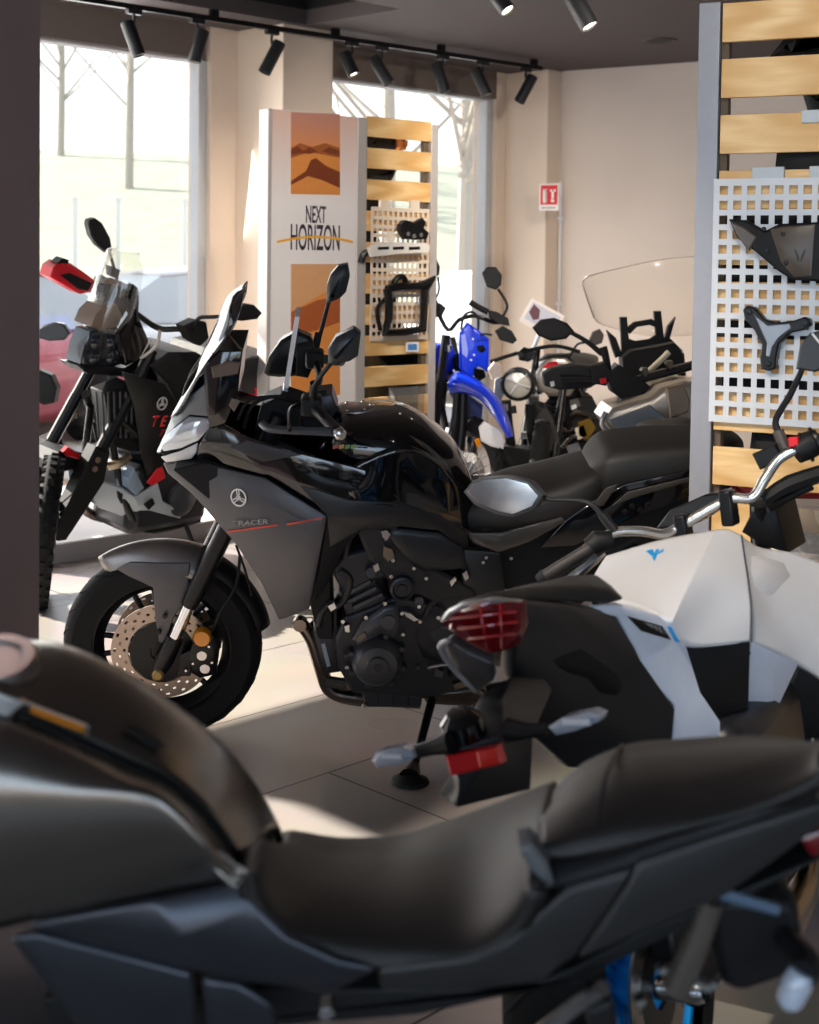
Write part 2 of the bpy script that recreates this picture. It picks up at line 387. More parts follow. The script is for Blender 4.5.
# ------------------------------------------------------------------ ceiling track and spotlights
TZ = CEIL - .06
def onT(px, py): return on_z(px, py, TZ)
t0, t1 = onT(60, -4), onT(541, 68.5)
tr = empty('lighting_track', Matrix.Translation(t0), 'long black lighting track running under the ceiling along the window wall', 'track light rail')
d = (t1 - t0); ln = d.length; MT = frame_m((0, 0, 0), d, UP.cross(d))
b = new(); box(b, 0, ln, -.018, .018, -.016, .016, MT); obj('rail', b, BLKS, tr, smooth=0, bevel=.003)
for k in range(5):
    x = ln * (.02 + .24 * k); b = new(); box(b, x - .03, x + .03, -.014, .014, .016, CEIL - TZ, MT); obj('ceiling_mount', b, BLKS, tr, smooth=0)
LAMP = mat('lamp_glow', '#fff1d8', .4, emit='#fff0d4', estr=9)
MOUTH = mat('unlit_lamp_mouth', '#1d1d1f', .4)
SPOTM = mat('spotlight_black', '#1b1c1e', .45)
def spot(track, mount, top, bot, lit, label, group='black spotlights under the ceiling', e=45, r=.042):
    """mount / top of can / mouth of can, all world points"""
    root = empty('spotlight', Matrix.Translation(mount), label, 'spotlight', group)
    L = lambda p: V(p) - V(mount)
    b = new(); box(b, -.05, .05, -.02, .02, -.03, 0.0, frame_m((0, 0, 0), U, -NRM)); obj('track_adapter', b, SPOTM, root, smooth=0, bevel=.004)
    mid = L(V(top) * .72 + V(bot) * .28)
    b = new(); tube(b, [(0, 0, -.03), (0, 0, mid.z * .6), mid], .009, 8, 4); obj('stem', b, SPOTM, root)
    ax = (V(bot) - V(top)); h = ax.length
    b = new(); lathe(b, [(0, 0), (r * .93, 0), (r, .008), (r, h), (r * .86, h), (r * .8, h - .02), (0, h - .02)], L(top), ax, 20); obj('can', b, SPOTM, root)
    b = new(); lathe(b, [(0, h - .016), (r * .8, h - .016), (r * .8, h - .012), (0, h - .012)], L(top), ax, 16); obj('lamp', b, LAMP if lit else MOUTH, root)
    if lit:
        l = bpy.data.lights.new('spot_beam', 'SPOT'); l.energy = e; l.spot_size = math.radians(62); l.spot_blend = .8; l.color = (1, .82, .62); l.shadow_soft_size = .03
        o = bpy.data.objects.new('spot_beam', l); COL.objects.link(o); o.parent = root; o.location = L(bot) + ax.normalized() * .01; o.rotation_euler = ax.to_track_quat('-Z', 'Y').to_euler()
    return root
def dep(px, py=None):  # depth of the track at picture column px
    q = on_plane(px, 30, t0, UP.cross(d)); return q.y
SPOTS = [ # mount px, top px, mouth px, lit, depth offset of mouth
    (134, 9, 127, 22, 139, 56, 0, .0, 'leftmost spotlight on the window track, in front of the left window'),
    (197, 18, 203, 30, 194, 62, 1, -.02, 'second spotlight on the track, its lit mouth at the left window frame'),
    (272, 30, 280, 42, 264, 73, 0, -.05, 'spotlight hanging before the cream column, aimed down to the left'),
    (352, 41, 344, 53, 354, 75, 1, -.04, 'lit spotlight at the left edge of the far window, nearest the column'),
    (382, 44, 373, 57, 389, 84, 0, -.03, 'unlit spotlight above the slatted part of the far display, tilted right'),
    (443, 54, 436, 63, 445, 92, 0, -.02, 'spotlight in the middle of the far window, right of the far display'),
    (483, 62, 475, 69, 487, 95, 1, -.02, 'lit spotlight near the right frame of the far window'),
    (526, 67, 533, 76, 519, 102, 0, -.03, 'rightmost spotlight on the window track, in front of the corner column')]
for mx, my, tx, ty, bx, by, lit, off, lab in SPOTS:
    D = dep(mx); m_ = at_depth(mx, my, D); m_.z = TZ - .014
    spot(tr, m_, at_depth(tx, ty, D + off * .5), at_depth(bx, by, D + off), lit, lab, e=60)
# two more on a nearer track out of the picture
q0, q1 = at_depth(470, -26, 7.2), at_depth(600, -14, 7.2)
dz = V((.8, -.6, 0)); zz = CEIL - .06
tr2 = empty('lighting_track', Matrix.Translation(V((q0.x - .6, 7.45, zz))), 'black lighting track just above the top of the view carrying two spotlights', 'track light rail')
b = new(); M2 = frame_m((0, 0, 0), (1, -.2, 0), (.2, 1, 0)); box(b, 0, 2.4, -.018, .018, -.016, .016, M2); obj('rail', b, BLKS, tr2, smooth=0, bevel=.003)
for tx, ty, bx, by, lab in ((489, -14, 508, 11, 'small spotlight at the top edge of the view, left of the tilted one'),
                            (566, -16, 590, 27, 'large tilted spotlight with a lit mouth at the top edge, above the back wall')):
    D = 7.25; T = at_depth(tx, ty, D); m_ = V((T.x + .01, 0, zz - .014)); m_.y = 7.45 - (m_.x - (q0.x - .6)) * .2
    spot(tr2, m_, T, at_depth(bx, by, D - .06), 1, lab, e=110, r=.05 if tx > 500 else .042)
# round grille in the ceiling
p = on_z(660, 40, CEIL); r_ = empty('ceiling_speaker', Matrix.Translation(p), 'flat round dark grille set in the ceiling before the back wall', 'ceiling speaker')
b = new(); lathe(b, [(.0, -.002), (.085, -.002), (.115, -.012), (.125, 0), (0, 0)], (0, 0, 0), (0, 0, 1), 28); obj('rim', b, mat('speaker_rim', '#3b3636', .6), r_)
b = new(); lathe(b, [(0, -.006), (.084, -.006), (.084, -.003), (0, -.003)], (0, 0, 0), (0, 0, 1), 24); obj('grille', b, mat('speaker_grille', '#2a2626', .8, bump=.5, bscale=900), r_)
# ------------------------------------------------------------------ fire sign and conduit on the back wall
so_ = C0 + NB * (1 if (CAMP - C0).dot(NB) > 0 else -1) * .004
NBR = NB if (CAMP - C0).dot(NB) > 0 else -NB
def onB(px, py): return on_plane(px, py, C0 + NBR * .012, NB)
cx_, cb = onB(561, 182), onB(557, 330)
cb_ = V((cx_.x, cx_.y, .15))
pp = empty('conduit', Matrix.Translation(V((cx_.x, cx_.y, 0))), 'thin white vertical pipe on the back wall right of the fire sign', 'pipe')
b = new(); tube(b, [(0, 0, 0), (0, 0, cx_.z)], .014, 10); obj('pipe', b, WHT, pp)
for z in (.5, 1.2, 1.9):
    b = new(); box(b, -.028, .028, -.018, .018, z, z + .025); obj('clip', b, WHT, pp, smooth=0)
sg = at_depth(549, 197, 11.0); MS = frame_m(sg, DB, UP)
sgn = empty('fire_sign', MS, 'square red fire equipment sign with white symbols on the corner column', 'sign')
def sq(b, x0, x1, y0, y1, z0=0, z1=.004): box(b, x0, x1, y0, y1, z0, z1)
b = new(); sq(b, -.085, .085, -.105, .105, -.006, 0); obj('plate', b, mat('sign_white', '#e6e2de', .5), sgn, smooth=0)
b = new(); sq(b, -.073, .073, -.06, .093, 0, .003); obj('red_field', b, mat('sign_red', '#d0182a', .5), sgn, smooth=0)
b = new()
lathe(b, [(0, 0), (.014, 0), (.017, .01), (.017, .085), (.008, .1), (0, .1)], (-.032, -.045, .004), (0, 1, 0), 12)
box(b, -.05, -.012, .058, .064, .003, .006); box(b, -.05, -.045, .03, .064, .003, .006)
for x, y, w_, h_ in ((.034, .015, .012, .055), (.034, -.03, .02, .02), (.05, .05, .008, .02), (.02, .05, .008, .016)): sq(b, x - w_ / 2 - .004, x + w_ / 2 + .004, y - h_ / 2, y + h_ / 2, .003, .006)
obj('symbols', b, mat('sign_white', '#ffffff'), sgn)
b = new()
for i in range(5): sq(b, -.06 + i * .025, -.043 + i * .025, -.09, -.078, 0, .002)
obj('caption_marks', b, mat('sign_grey', '#8a8684', .6), sgn, smooth=0)
# ------------------------------------------------------------------ display stands
class Stand:
    """vertical display plane: local x along the stand, y up, z toward the viewer"""
    def __init__(s, o, ex): s.o = V(o); s.ex = V(ex).normalized(); s.M = frame_m(s.o, s.ex, UP); s.inv = s.M.inverted(); s.n = s.M.to_3x3() @ V((0, 0, 1))
    def p(s, px, py, z=0.): return s.inv @ on_plane(px, py, s.o + s.n * z, s.n)
def poly(S, pts, z): return [V((q.x, q.y, z)) for q in (S.p(a, b, z) for a, b in pts)]
def pegboard(bm, x0, x1, y0, y1, nx, ny, hx, hy, mx=.02, my=.02, th=.004, z=0.):
    """flat board with a regular array of real square holes"""
    px_, py_ = (x1 - x0 - 2 * mx) / nx, (y1 - y0 - 2 * my) / ny
    xs, ys = [x0], [y0]
    for i in range(nx): c = x0 + mx + px_ * (i + .5); xs += [c - hx / 2, c + hx / 2]
    for i in range(ny): c = y0 + my + py_ * (i + .5); ys += [c - hy / 2, c + hy / 2]
    xs.append(x1); ys.append(y1)
    vv = [[[bm.verts.new((x, y, z + k * th)) for x in xs] for y in ys] for k in (0, 1)]
    hole = lambda i, j: i % 2 == 1 and j % 2 == 1
    for j in range(len(ys) - 1):
        for i in range(len(xs) - 1):
            q = lambda k: (vv[k][j][i], vv[k][j][i + 1], vv[k][j + 1][i + 1], vv[k][j + 1][i])
            if not hole(i, j):
                bm.faces.new(q(1)); bm.faces.new(q(0)[::-1])
            for (a, c, di, dj) in (((j, i), (j, i + 1), 0, -1), ((j, i + 1), (j + 1, i + 1), 1, 0), ((j + 1, i + 1), (j + 1, i), 0, 1), ((j + 1, i), (j, i), -1, 0)):
                ni, nj = i + di, j + dj
                out = not (0 <= ni < len(xs) - 1 and 0 <= nj < len(ys) - 1) or hole(ni, nj)
                if out and not hole(i, j):
                    bm.faces.new((vv[1][a[0]][a[1]], vv[0][a[0]][a[1]], vv[0][c[0]][c[1]], vv[1][c[0]][c[1]]))
# ---- near display at the right edge
R0 = at_depth(694, 500, 4.1); R0.z = 0
RS = Stand(R0, V((.89, -.455, 0)))
x_l, x_r = RS.p(694, 250).x, RS.p(717, 250).x
top = RS.p(700, 3).y; RW = 1.25
disp = empty('slat_display_stand', RS.M, 'tall display stand with a grey post and pale birch slats at the right edge', 'display stand')
b = new(); box(b, x_l, x_l + .062, 0, top, -.10, 0); box(b, RW, RW + .062, 0, top, -.10, 0); obj('post', b, DISPF, disp, smooth=0, bevel=.003)
b = new(); box(b, x_l + .064, x_l + .085, 0, top - .01, -.055, -.022); box(b, RW - .021, RW, 0, top - .01, -.055, -.022); obj('batten', b, mat('dark_batten', '#5a4a38', .6), disp, smooth=0)
b = new(); box(b, x_l, RW + .062, 0, .05, -.14, .02); obj('base', b, DISPF, disp, smooth=0, bevel=.004)
slat_top = [3, 57, 113, 168]; pitch = RS.p(730, 57).y - RS.p(730, 113).y; sh = RS.p(730, 57).y - RS.p(730, 96).y
y = RS.p(730, 2.5).y
while y - sh > .06:
    b = new(); box(b, x_l + .068, RW, y - sh, y, -.022, -.004); obj('slat', b, WOOD, disp, smooth=0, bevel=.002); y -= pitch
# hanging pegboard
pa, pb = RS.p(716, 179, .012), RS.p(707, 421, .012)
pt = empty('pegboard', RS.M, 'large pale grey pegboard of square holes hooked on the birch slats at right', 'pegboard')
x0 = (pa.x + pb.x) / 2; pxw = (RS.p(811, 250, .012).x - RS.p(727, 250, .012).x) / 6
nx = 16; W_ = pxw * nx
b = new(); pegboard(b, x0, x0 + W_ + .02, pb.y, pa.y, nx, 16, pxw * .6, (pa.y - pb.y) / 16 * .58, .01, .012, .003, .012); obj('board', b, PEGM, pt, smooth=0)
for px in (768, 826):
    q = RS.p(px, 168, .012); b = new(); box(b, q.x - .045, q.x + .045, pa.y - .002, pa.y + .032, -.006, .014); obj('hook_tab', b, mat('hook_tab_grey', '#b9c0c6', .4), pt, smooth=0, bevel=.002)
q = RS.p(812, 116, .01); tb = new(); box(tb, q.x - .03, q.x + .06, q.y - .018, q.y + .018, -.006, .006)
o = obj('hook_plate', tb, mat('hook_tab_grey', '#b9c0c6'), None, smooth=0, bevel=.002); o.matrix_world = RS.M
tag(o, 'small grey metal hook plate hung over a slat above the right pegboard', 'hook')
# smoked fairing cover and Y bracket hung on the pegboard
SMK = mat('smoked_brown_panel', '#4d4238', .34)
fc = empty('fairing_cover', RS.M, 'dark smoked fairing panel hung on the right pegboard', 'motorcycle part')
def rpoly(pts, z): return poly(RS, pts, z)
b = new(); pillow(b, rpoly([(729, 219), (745, 220), (765, 231), (779, 224), (819, 222), (850, 224), (850, 283), (792, 280), (777, 270), (756, 252), (737, 238)], .05), (0, 0, -.03), ((.006, .004),)); obj('shell', b, mat('shell_black', '#0c0c0d', .5, spec=.25), fc, smooth=30)
b = new(); pillow(b, rpoly([(770, 229), (783, 227), (815, 224), (811, 276), (794, 277), (781, 262)], .056), (0, 0, -.006), ((.006, .003),)); obj('smoked_pane', b, SMK, fc, smooth=30)
b = new(); pillow(b, rpoly([(731, 222), (744, 227), (757, 237), (749, 251), (738, 237)], .056), (0, 0, -.006), ((.004, .003),)); obj('smoked_pane', b, SMK, fc, smooth=30)
for px, py in ((764, 229), (783, 234), (786, 263), (767, 251)):
    b = new(); q = RS.p(px, py, .058); lathe(b, [(0, .006), (.006, .005), (.007, 0), (0, 0)], q, (0, 0, 1), 10); obj('rivet', b, BLKS, fc)
b = new(); q = RS.p(800, 257, .06)
for s_ in (-1, 1): prism(b, [q + V((s_ * .002, 0, .0)), q + V((s_ * .012, .022, 0)), q + V((s_ * .016, .02, 0)), q + V((s_ * .006, -.012, 0)), q + V((s_ * .002, -.014, 0))], (0, 0, .001))
obj('badge', b, mat('badge_dark', '#2a2522', .5), fc, smooth=0)
for (px, py) in ((755, 233), (800, 232)):
    q = RS.p(px, py, .02); b = new(); tube(b, [q, q + V((0, .004, .025))], .005, 8); obj('peg', b, ALU, fc)
yb = empty('bracket', RS.M, 'black and silver three-armed bracket hung on the right pegboard below the fairing panel', 'motorcycle part')
b = new(); pillow(b, rpoly([(743, 310), (747, 306), (754, 307), (765, 319), (776, 323), (793, 321), (804, 317), (810, 319), (811, 325), (804, 330), (790, 333), (779, 344), (776, 360), (776, 368), (769, 371), (761, 369), (760, 358), (762, 345), (755, 331), (745, 319)], .045), (0, 0, -.028), ((.004, .004),)); obj('frame', b, BLKS, yb)
b = new(); pillow(b, rpoly([(753, 313), (768, 325), (790, 323), (792, 328), (779, 338), (773, 347), (770, 358), (766, 356), (767, 343), (760, 328)], .050), (0, 0, -.006), ((.003, .003),)); obj('plate', b, mat('machined_silver', '#8d9096', .38, metal=.8), yb)
for px, py in ((749, 312), (805, 323), (768, 364)):
    b = new(); lathe(b, [(0, .006), (.008, .005), (.009, 0), (0, 0)], RS.p(px, py, .05), (0, 0, 1), 10); obj('bolt', b, BLKS, yb)
# clear pocket at the bottom with leaflets
q0, q1 = RS.p(785, 505, .02), RS.p(845, 560, .02)
bx = empty('leaflet_pocket', RS.M, 'clear acrylic leaflet pocket on the lower slats at the right edge', 'leaflet holder')
b = new(); box(b, q0.x, q1.x, q1.y, q0.y, .06, .063); box(b, q0.x, q1.x, q1.y, q0.y, .0, .003); box(b, q0.x, q0.x + .003, q1.y, q0.y, .003, .06); box(b, q0.x, q1.x, q1.y, q1.y + .003, .003, .06); obj('pocket', b, ACRY, bx, smooth=0)
g0 = RS.p(783, 531, .03)
b = new(); box(b, q0.x + .008, q1.x - .008, q1.y + .01, g0.y, .02, .034); o = obj('leaflets', b, mat('printed_grey_paper', '#7b7876', .6, noise=.5, nscale=60), None, smooth=0); o.matrix_world = RS.M
tag(o, 'stack of grey printed leaflets inside the clear pocket at the right edge', 'leaflet')
# black gear hung on the back of the right stand, seen through the gaps
JK = mat('black_textile', '#0d0d0f', .8, bump=.4)
def gear(name, pts, z, th, lab, cat, m=JK, S=RS):
    b = new(); pillow(b, poly(S, pts, z), (0, 0, -th), ((.02, .02), (.03, .012))); o = obj(name, b, m, None, smooth=45); o.matrix_world = S.M; return tag(o, lab, cat)
gear('riding_jacket', [(765, 62), (785, 38), (830, 30), (900, 40), (900, 110), (870, 110), (830, 66), (800, 52)], -.065, .05, 'black riding jacket behind the top gap of the right display', 'jacket')
gear('riding_jacket', [(802, 92), (812, 84), (900, 84), (900, 125), (818, 122), (808, 112)], -.14, .05, 'black jacket hem behind the second gap of the right display', 'jacket')
gear('pannier', [(777, 150), (800, 140), (900, 140), (900, 428), (712, 426), (712, 300), (711, 270), (711, 215), (772, 200)], -.065, .08, 'black pannier hung behind the right pegboard', 'pannier')
gear('pannier', [(752, 432), (900, 432), (900, 470), (756, 468), (750, 448)], -.065, .06, 'low black pannier behind the slats under the right pegboard', 'pannier')
gear('helmet_bag', [(730, 481), (745, 476), (900, 474), (900, 500), (745, 498), (733, 493)], -.065, .04, 'dark red bag behind the lowest visible gap of the right display', 'bag', mat('dark_red_cloth', '#8a1020', .6))
# ---- far display with the poster
L0 = at_depth(266, 400, 6.86); L0.z = 0
FS = Stand(L0, V((.754, .657, 0)))
ft = FS.p(268, 108).y
X = lambda px, py=260: FS.p(px, py).x
fd = empty('poster_display_stand', FS.M, 'tall far display stand, desert poster at left and birch slats at right', 'display stand')
xp0, xp1, xm, xs1, xe = X(271), X(357), X(366), X(430), X(437)
b = new(); box(b, 0, xp0, 0, ft, -.08, 0); box(b, xp1, xm, 0, ft, -.08, .0); box(b, xs1, xe, 0, ft, -.08, 0); obj('post', b, mat('pale_post_grey', '#bdb6b2', .4, metal=.2), fd, smooth=0, bevel=.003)
b = new(); box(b, 0, xe, 0, .05, -.1, .2); obj('base', b, DISPF, fd, smooth=0)
b = new(); box(b, xp0, xp1, .05, ft, -.03, -.006); obj('poster_board', b, DISPW, fd, smooth=0)
y = FS.p(400, 118.5).y; fp = (FS.p(400, 147).y - FS.p(400, 178).y); fh = FS.p(400, 147).y - FS.p(400, 167).y
ys_ = [FS.p(400, v).y for v in (119, 147, 178, 210)]
y = FS.p(400, 119).y
while y - fh > .06:
    b = new(); box(b, xm, xs1, y - fh, y, -.02, -.003); obj('slat', b, WOOD, fd, smooth=0, bevel=.002); y -= fp
b = new(); box(b, xs1 - .035, xs1 - .001, .05, ft - .01, -.05, -.022); obj('batten', b, mat('dark_batten', '#5a4a38'), fd, smooth=0)
# the poster print: two desert pictures, lettering and a yellow horizon line
def flat(S, name, pts, z, m, parent, th=.0006):
    b = new(); prism(b, poly(S, pts, z), (0, 0, -th)); return obj(name, b, m, parent, smooth=0)
def desert(name, c_top, c_bot, z0, z1):
    m = bpy.data.materials.new(name); m.use_nodes = True; N = m.node_tree.nodes; L = m.node_tree.links; bb = N['Principled BSDF']
    tc = N.new('ShaderNodeTexCoord'); sp = N.new('ShaderNodeSeparateXYZ'); L.new(tc.outputs['Object'], sp.inputs[0])
    mr = N.new('ShaderNodeMapRange'); mr.inputs['From Min'].default_value = z0; mr.inputs['From Max'].default_value = z1; L.new(sp.outputs['Y'], mr.inputs['Value'])
    cr = N.new('ShaderNodeValToRGB'); cr.color_ramp.elements[0].color = lin(c_bot); cr.color_ramp.elements[1].color = lin(c_top)
    L.new(mr.outputs['Result'], cr.inputs['Fac']); L.new(cr.outputs['Color'], bb.inputs['Base Color']); bb.inputs['Roughness'].default_value = .5; return m
po = empty('poster', FS.M, 'desert poster reading NEXT HORIZON with two dune pictures on the far display', 'poster')
yt, ybm = FS.p(300, 113).y, FS.p(300, 205).y
b = new(); box(b, xp0 + .003, xp1 - .003, .06, ft - .004, -.006, -.0052)
obj('sheet', b, desert('poster_paper', '#d9b6a8', '#ece6e4', ybm, yt), po, smooth=0)
z = -.0046
flat(FS, 'dune_picture', [(291, 112), (340, 114), (340, 195), (291, 194)], z, desert('dusk_sky_print', '#b98273', '#d98a52', FS.p(300, 150).y, FS.p(300, 115).y), po)
flat(FS, 'dune_picture', [(291, 148), (300, 143), (312, 147), (325, 143), (340, 148), (340, 160), (291, 158)], z + .0006, mat('print_ridge', '#a05a2e', .5), po)
flat(FS, 'dune_picture', [(291, 158), (310, 152), (340, 158), (340, 195), (291, 194)], z + .0009, mat('print_dune', '#d98b45', .5), po)
flat(FS, 'dune_picture', [(311, 160), (316, 158), (326, 166), (340, 172), (340, 188), (322, 180), (308, 176), (291, 185), (291, 181), (306, 171)], z + .0014, mat('print_dune_shade', '#7c3a1e', .5), po)
flat(FS, 'dune_picture', [(291, 150), (297, 146), (303, 151), (310, 147), (318, 152), (309, 154), (300, 153), (291, 155)], z + .0014, mat('print_dune_shade', '#7c3a1e'), po)
flat(FS, 'dune_picture', [(322, 151), (329, 147), (340, 151), (340, 156), (330, 154)], z + .0014, mat('print_dune_shade', '#7c3a1e'), po)
flat(FS, 'dune_picture', [(291, 264), (340, 264), (340, 395), (291, 395)], z, mat('print_dune_pale', '#d6a071', .5), po)
flat(FS, 'dune_picture', [(291, 312), (312, 300), (340, 283), (340, 395), (291, 395)], z + .0006, mat('print_dune', '#d98b45'), po)
flat(FS, 'dune_picture', [(291, 312), (318, 300), (340, 296), (340, 322), (318, 330), (291, 336)], z + .0010, mat('print_dune_dark', '#a8572a', .5), po)
def letters(S, s, px, py, wpx, hpx, z, m, parent, bold=.0, name='lettering'):
    c = S.p(px, py, z); w = S.p(px + wpx / 2, py, z).x - S.p(px - wpx / 2, py, z).x; h = S.p(px, py - hpx / 2, z).y - S.p(px, py + hpx / 2, z).y
    b = new(); text_bm(b, s, Matrix(), 1, .0, 1, 0, bold)
    xs = [v.co.x for v in b.verts]; ys = [v.co.y for v in b.verts]
    for v in b.verts:
        v.co = V((c.x + ((v.co.x - min(xs)) / (max(xs) - min(xs)) - .5) * w, c.y + ((v.co.y - min(ys)) / (max(ys) - min(ys)) - .5) * h, z))
    return obj(name, b, m, parent, smooth=0, recalc=False, solid=.0006, off=1)
INK = mat('print_ink_dark', '#332a33', .6)
letters(FS, 'NEXT', 316, 214.5, 20, 17, z + .0008, INK, po, .015)
letters(FS, 'HORIZON', 315.5, 237.5, 49, 26, z + .0008, INK, po, .012)
arc = [(277, 242), (291, 239), (305, 237.2), (316, 236.8), (330, 237.6), (342, 239.5), (353, 242)]
flat(FS, 'horizon_line', [(x_, y_ - 1.2) for x_, y_ in arc] + [(x_, y_ + 1.2) for x_, y_ in arc[::-1]], z + .0032, mat('print_yellow', '#f0b030', .5), po)
# far pegboard
pa, pb = FS.p(367, 206, .012), FS.p(428, 338, .012)
fpb = empty('pegboard', FS.M, 'small cream pegboard on the far display with brackets hung on it', 'pegboard')
b = new(); pegboard(b, X(369), X(427), FS.p(400, 340).y, FS.p(400, 208).y, 11, 15, .022, .026, .01, .012, .003, .012); obj('board', b, mat('pegboard_cream', '#dccbb8', .5), fpb, smooth=0)
for px in (385, 415):
    q = FS.p(px, 206, .012); b = new(); box(b, q.x - .03, q.x + .03, q.y - .02, q.y + .03, -.004, .014); obj('hook_tab', b, mat('pegboard_cream', '#dccbb8'), fpb, smooth=0)
def hung(name, pts, lab, m=BLKS, z=.06, th=.03, extra=()):
    r_ = empty(name, FS.M, lab, 'motorcycle part')
    b = new(); pillow(b, poly(FS, pts, z), (0, 0, -th), ((.004, .003),)); obj('body', b, m, r_)
    return r_
r_ = hung('bracket', [(401, 224), (406, 220), (414, 223), (423, 218), (426, 222), (424, 228), (429, 233), (427, 239), (415, 240), (405, 239), (402, 233), (400, 229)], 'small black bracket hung top right on the far pegboard')
for px, py in ((408, 234), (414, 236), (421, 235)):
    b = new(); lathe(b, [(0, .004), (.012, .003), (.013, 0), (0, 0)], FS.p(px, py, .064), (0, 0, 1), 10); obj('bolt', b, ALU, r_)
r_ = hung('luggage_rail', [(369, 248), (374, 244), (400, 242), (426, 243), (430, 247), (429, 253), (400, 254), (372, 257)], 'pale slotted rail hung across the far pegboard', mat('pale_metal', '#e3ddd6', .4), .09, .02)
for x_ in (378, 393, 409): flat(FS, 'slot', [(x_, 247), (x_ + 11, 246.5), (x_ + 11, 249.5), (x_, 250)], .094, BLKS, r_, .001)
b = new(); tube(b, [FS.p(372, 250, .06), FS.p(364, 254, .03), FS.p(361, 262, .03)], .018, 8, 4); obj('arm', b, BLKS, r_)
r_ = empty('luggage_rack', FS.M, 'black open four-sided frame hung low on the far pegboard', 'motorcycle part')
fr_ = [(382, 285), (392, 281), (399, 283), (428, 281), (433, 278), (434, 281), (426, 293), (424, 327), (420, 331), (390, 332), (386, 337), (380, 334), (388, 325), (390, 291), (384, 290)]
b = new(); ps = [(387, 289), (389, 300), (389, 318), (385, 333), (404, 332), (423, 329), (424, 305), (425, 290), (433, 279), (420, 286), (400, 287), (387, 289)]
tube(b, [FS.p(x_, y_, .07) for x_, y_ in ps], .022, 8); obj('frame', b, BLKS, r_)
b = new(); tube(b, [FS.p(x_, y_, .05) for x_, y_ in ((392, 288), (396, 279), (403, 277), (407, 286))], .016, 8, 3); tube(b, [FS.p(x_, y_, .04) for x_, y_ in ((384, 300), (377, 310), (380, 330))], .012, 8, 3); obj('strut', b, BLKS, r_)
# clear pocket and blue-white tag low on the far display
bx = empty('leaflet_pocket', FS.M, 'clear acrylic leaflet pocket low on the far display slats', 'leaflet holder')
q0, q1 = FS.p(391, 388, .02), FS.p(420, 412, .02)
b = new(); box(b, q0.x, q1.x, q1.y, q0.y, .05, .053); box(b, q0.x, q1.x, q1.y, q0.y, .0, .003); box(b, q0.x, q0.x + .003, q1.y, q0.y, .003, .05); box(b, q0.x, q1.x, q1.y, q1.y + .003, .003, .05); obj('pocket', b, ACRY, bx, smooth=0)
tg = empty('price_tag', FS.M, 'white and blue card hanging under the far pegboard', 'tag')
flat(FS, 'card', [(406, 342), (419, 342), (419, 352), (406, 352)], .02, WHT, tg, .002); flat(FS, 'print', [(408, 344), (417, 344), (417, 350), (408, 350)], .021, mat('print_blue', '#4a86c8', .5), tg, .001)
# gear behind the far stand
gear('helmet', [(364, 138), (372, 133), (388, 134), (396, 140), (395, 150), (364, 150)], -.12, .16, 'black and orange helmet behind the top gap of the far display', 'helmet', BLK, FS)
gear('helmet', [(397, 134), (404, 137), (408, 143), (406, 150), (397, 150)], -.12, .10, 'orange visor piece behind the top gap of the far display', 'helmet', mat('orange_plastic', '#e08a3c', .4), FS)
gear('riding_jacket', [(364, 164), (398, 166), (394, 176), (388, 186), (364, 186)], -.12, .14, 'black jacket behind the second gap of the far display', 'jacket', JK, FS)
gear('riding_jacket', [(364, 196), (381, 197), (388, 203), (392, 212), (364, 214)], -.12, .14, 'black garment behind the third gap of the far display', 'jacket', JK, FS)
gear('pannier', [(364, 215), (374, 215), (374, 340), (420, 338), (428, 372), (427, 405), (364, 406)], -.12, .15, 'black pannier behind the lower slats of the far display', 'pannier', JK, FS)
# ------------------------------------------------------------------ outside the windows
ASPH = mat('pale_asphalt', '#b9b6b2', .8, noise=.1, nscale=2)
GRASS = mat('pale_dry_grass', '#8c8f7e', .9, noise=.25, nscale=1.3)
b = new(); prism(b, [W(-40, -.3, -.04), W(60, -.3, -.04), W(60, -32, -.04), W(-40, -32, -.04)], (0, 0, -.1)); struct('ground', b, ASPH, smooth=0)
b = new(); rows = []
for d_, z_ in ((25, -.02), (31, .7), (38, 1.9), (46, 3.6), (54, 5.2), (62, 6.0), (80, 6.3)):
    rows.append([V((x_, d_ + .12 * x_ + math.sin(x_ * .3) * .6, z_ + .25 * math.sin(x_ * .17 + d_))) for x_ in range(-70, 60, 5)])
grid(b, dense(rows, 60, 24)); struct('hillside', b, GRASS, smooth=60)
BARK = mat('bare_bark', '#a09a90', .9)
def tree(x, y, z, h, seed, lab):
    rnd = random.Random(seed); root = empty('bare_tree', Matrix.Translation((x, y, z)), lab, 'tree', 'leafless trees beyond the windows')
    b = new(); tube(b, [(0, 0, -.2), (.05, 0, h * .4), (-.05, .05, h * .75), (0, 0, h)], [.16, .12, .07, .02], 8, 4); obj('trunk', b, BARK, root)
    b = new()
    for k in range(22):
        z0 = h * rnd.uniform(.25, .92); a = rnd.uniform(0, 6.28); l = (h - z0) * rnd.uniform(.45, .8) + .5
        e = V((math.cos(a) * l * .7, math.sin(a) * l * .7, z0 + l * .75)); s = V((0, 0, z0)); m_ = (s + e) / 2 + V((rnd.uniform(-.3, .3), rnd.uniform(-.3, .3), -.1))
        tube(b, [s, m_, e], [.05, .03, .01], 5, 3)
        for j in range(4):
            s2 = s.lerp(e, rnd.uniform(.35, .9)); e2 = s2 + V((rnd.uniform(-1, 1), rnd.uniform(-1, 1), rnd.uniform(.2, 1))) * l * .35
            tube(b, [s2, e2], [.022, .006], 4)
    obj('branches', b, BARK, root); return root
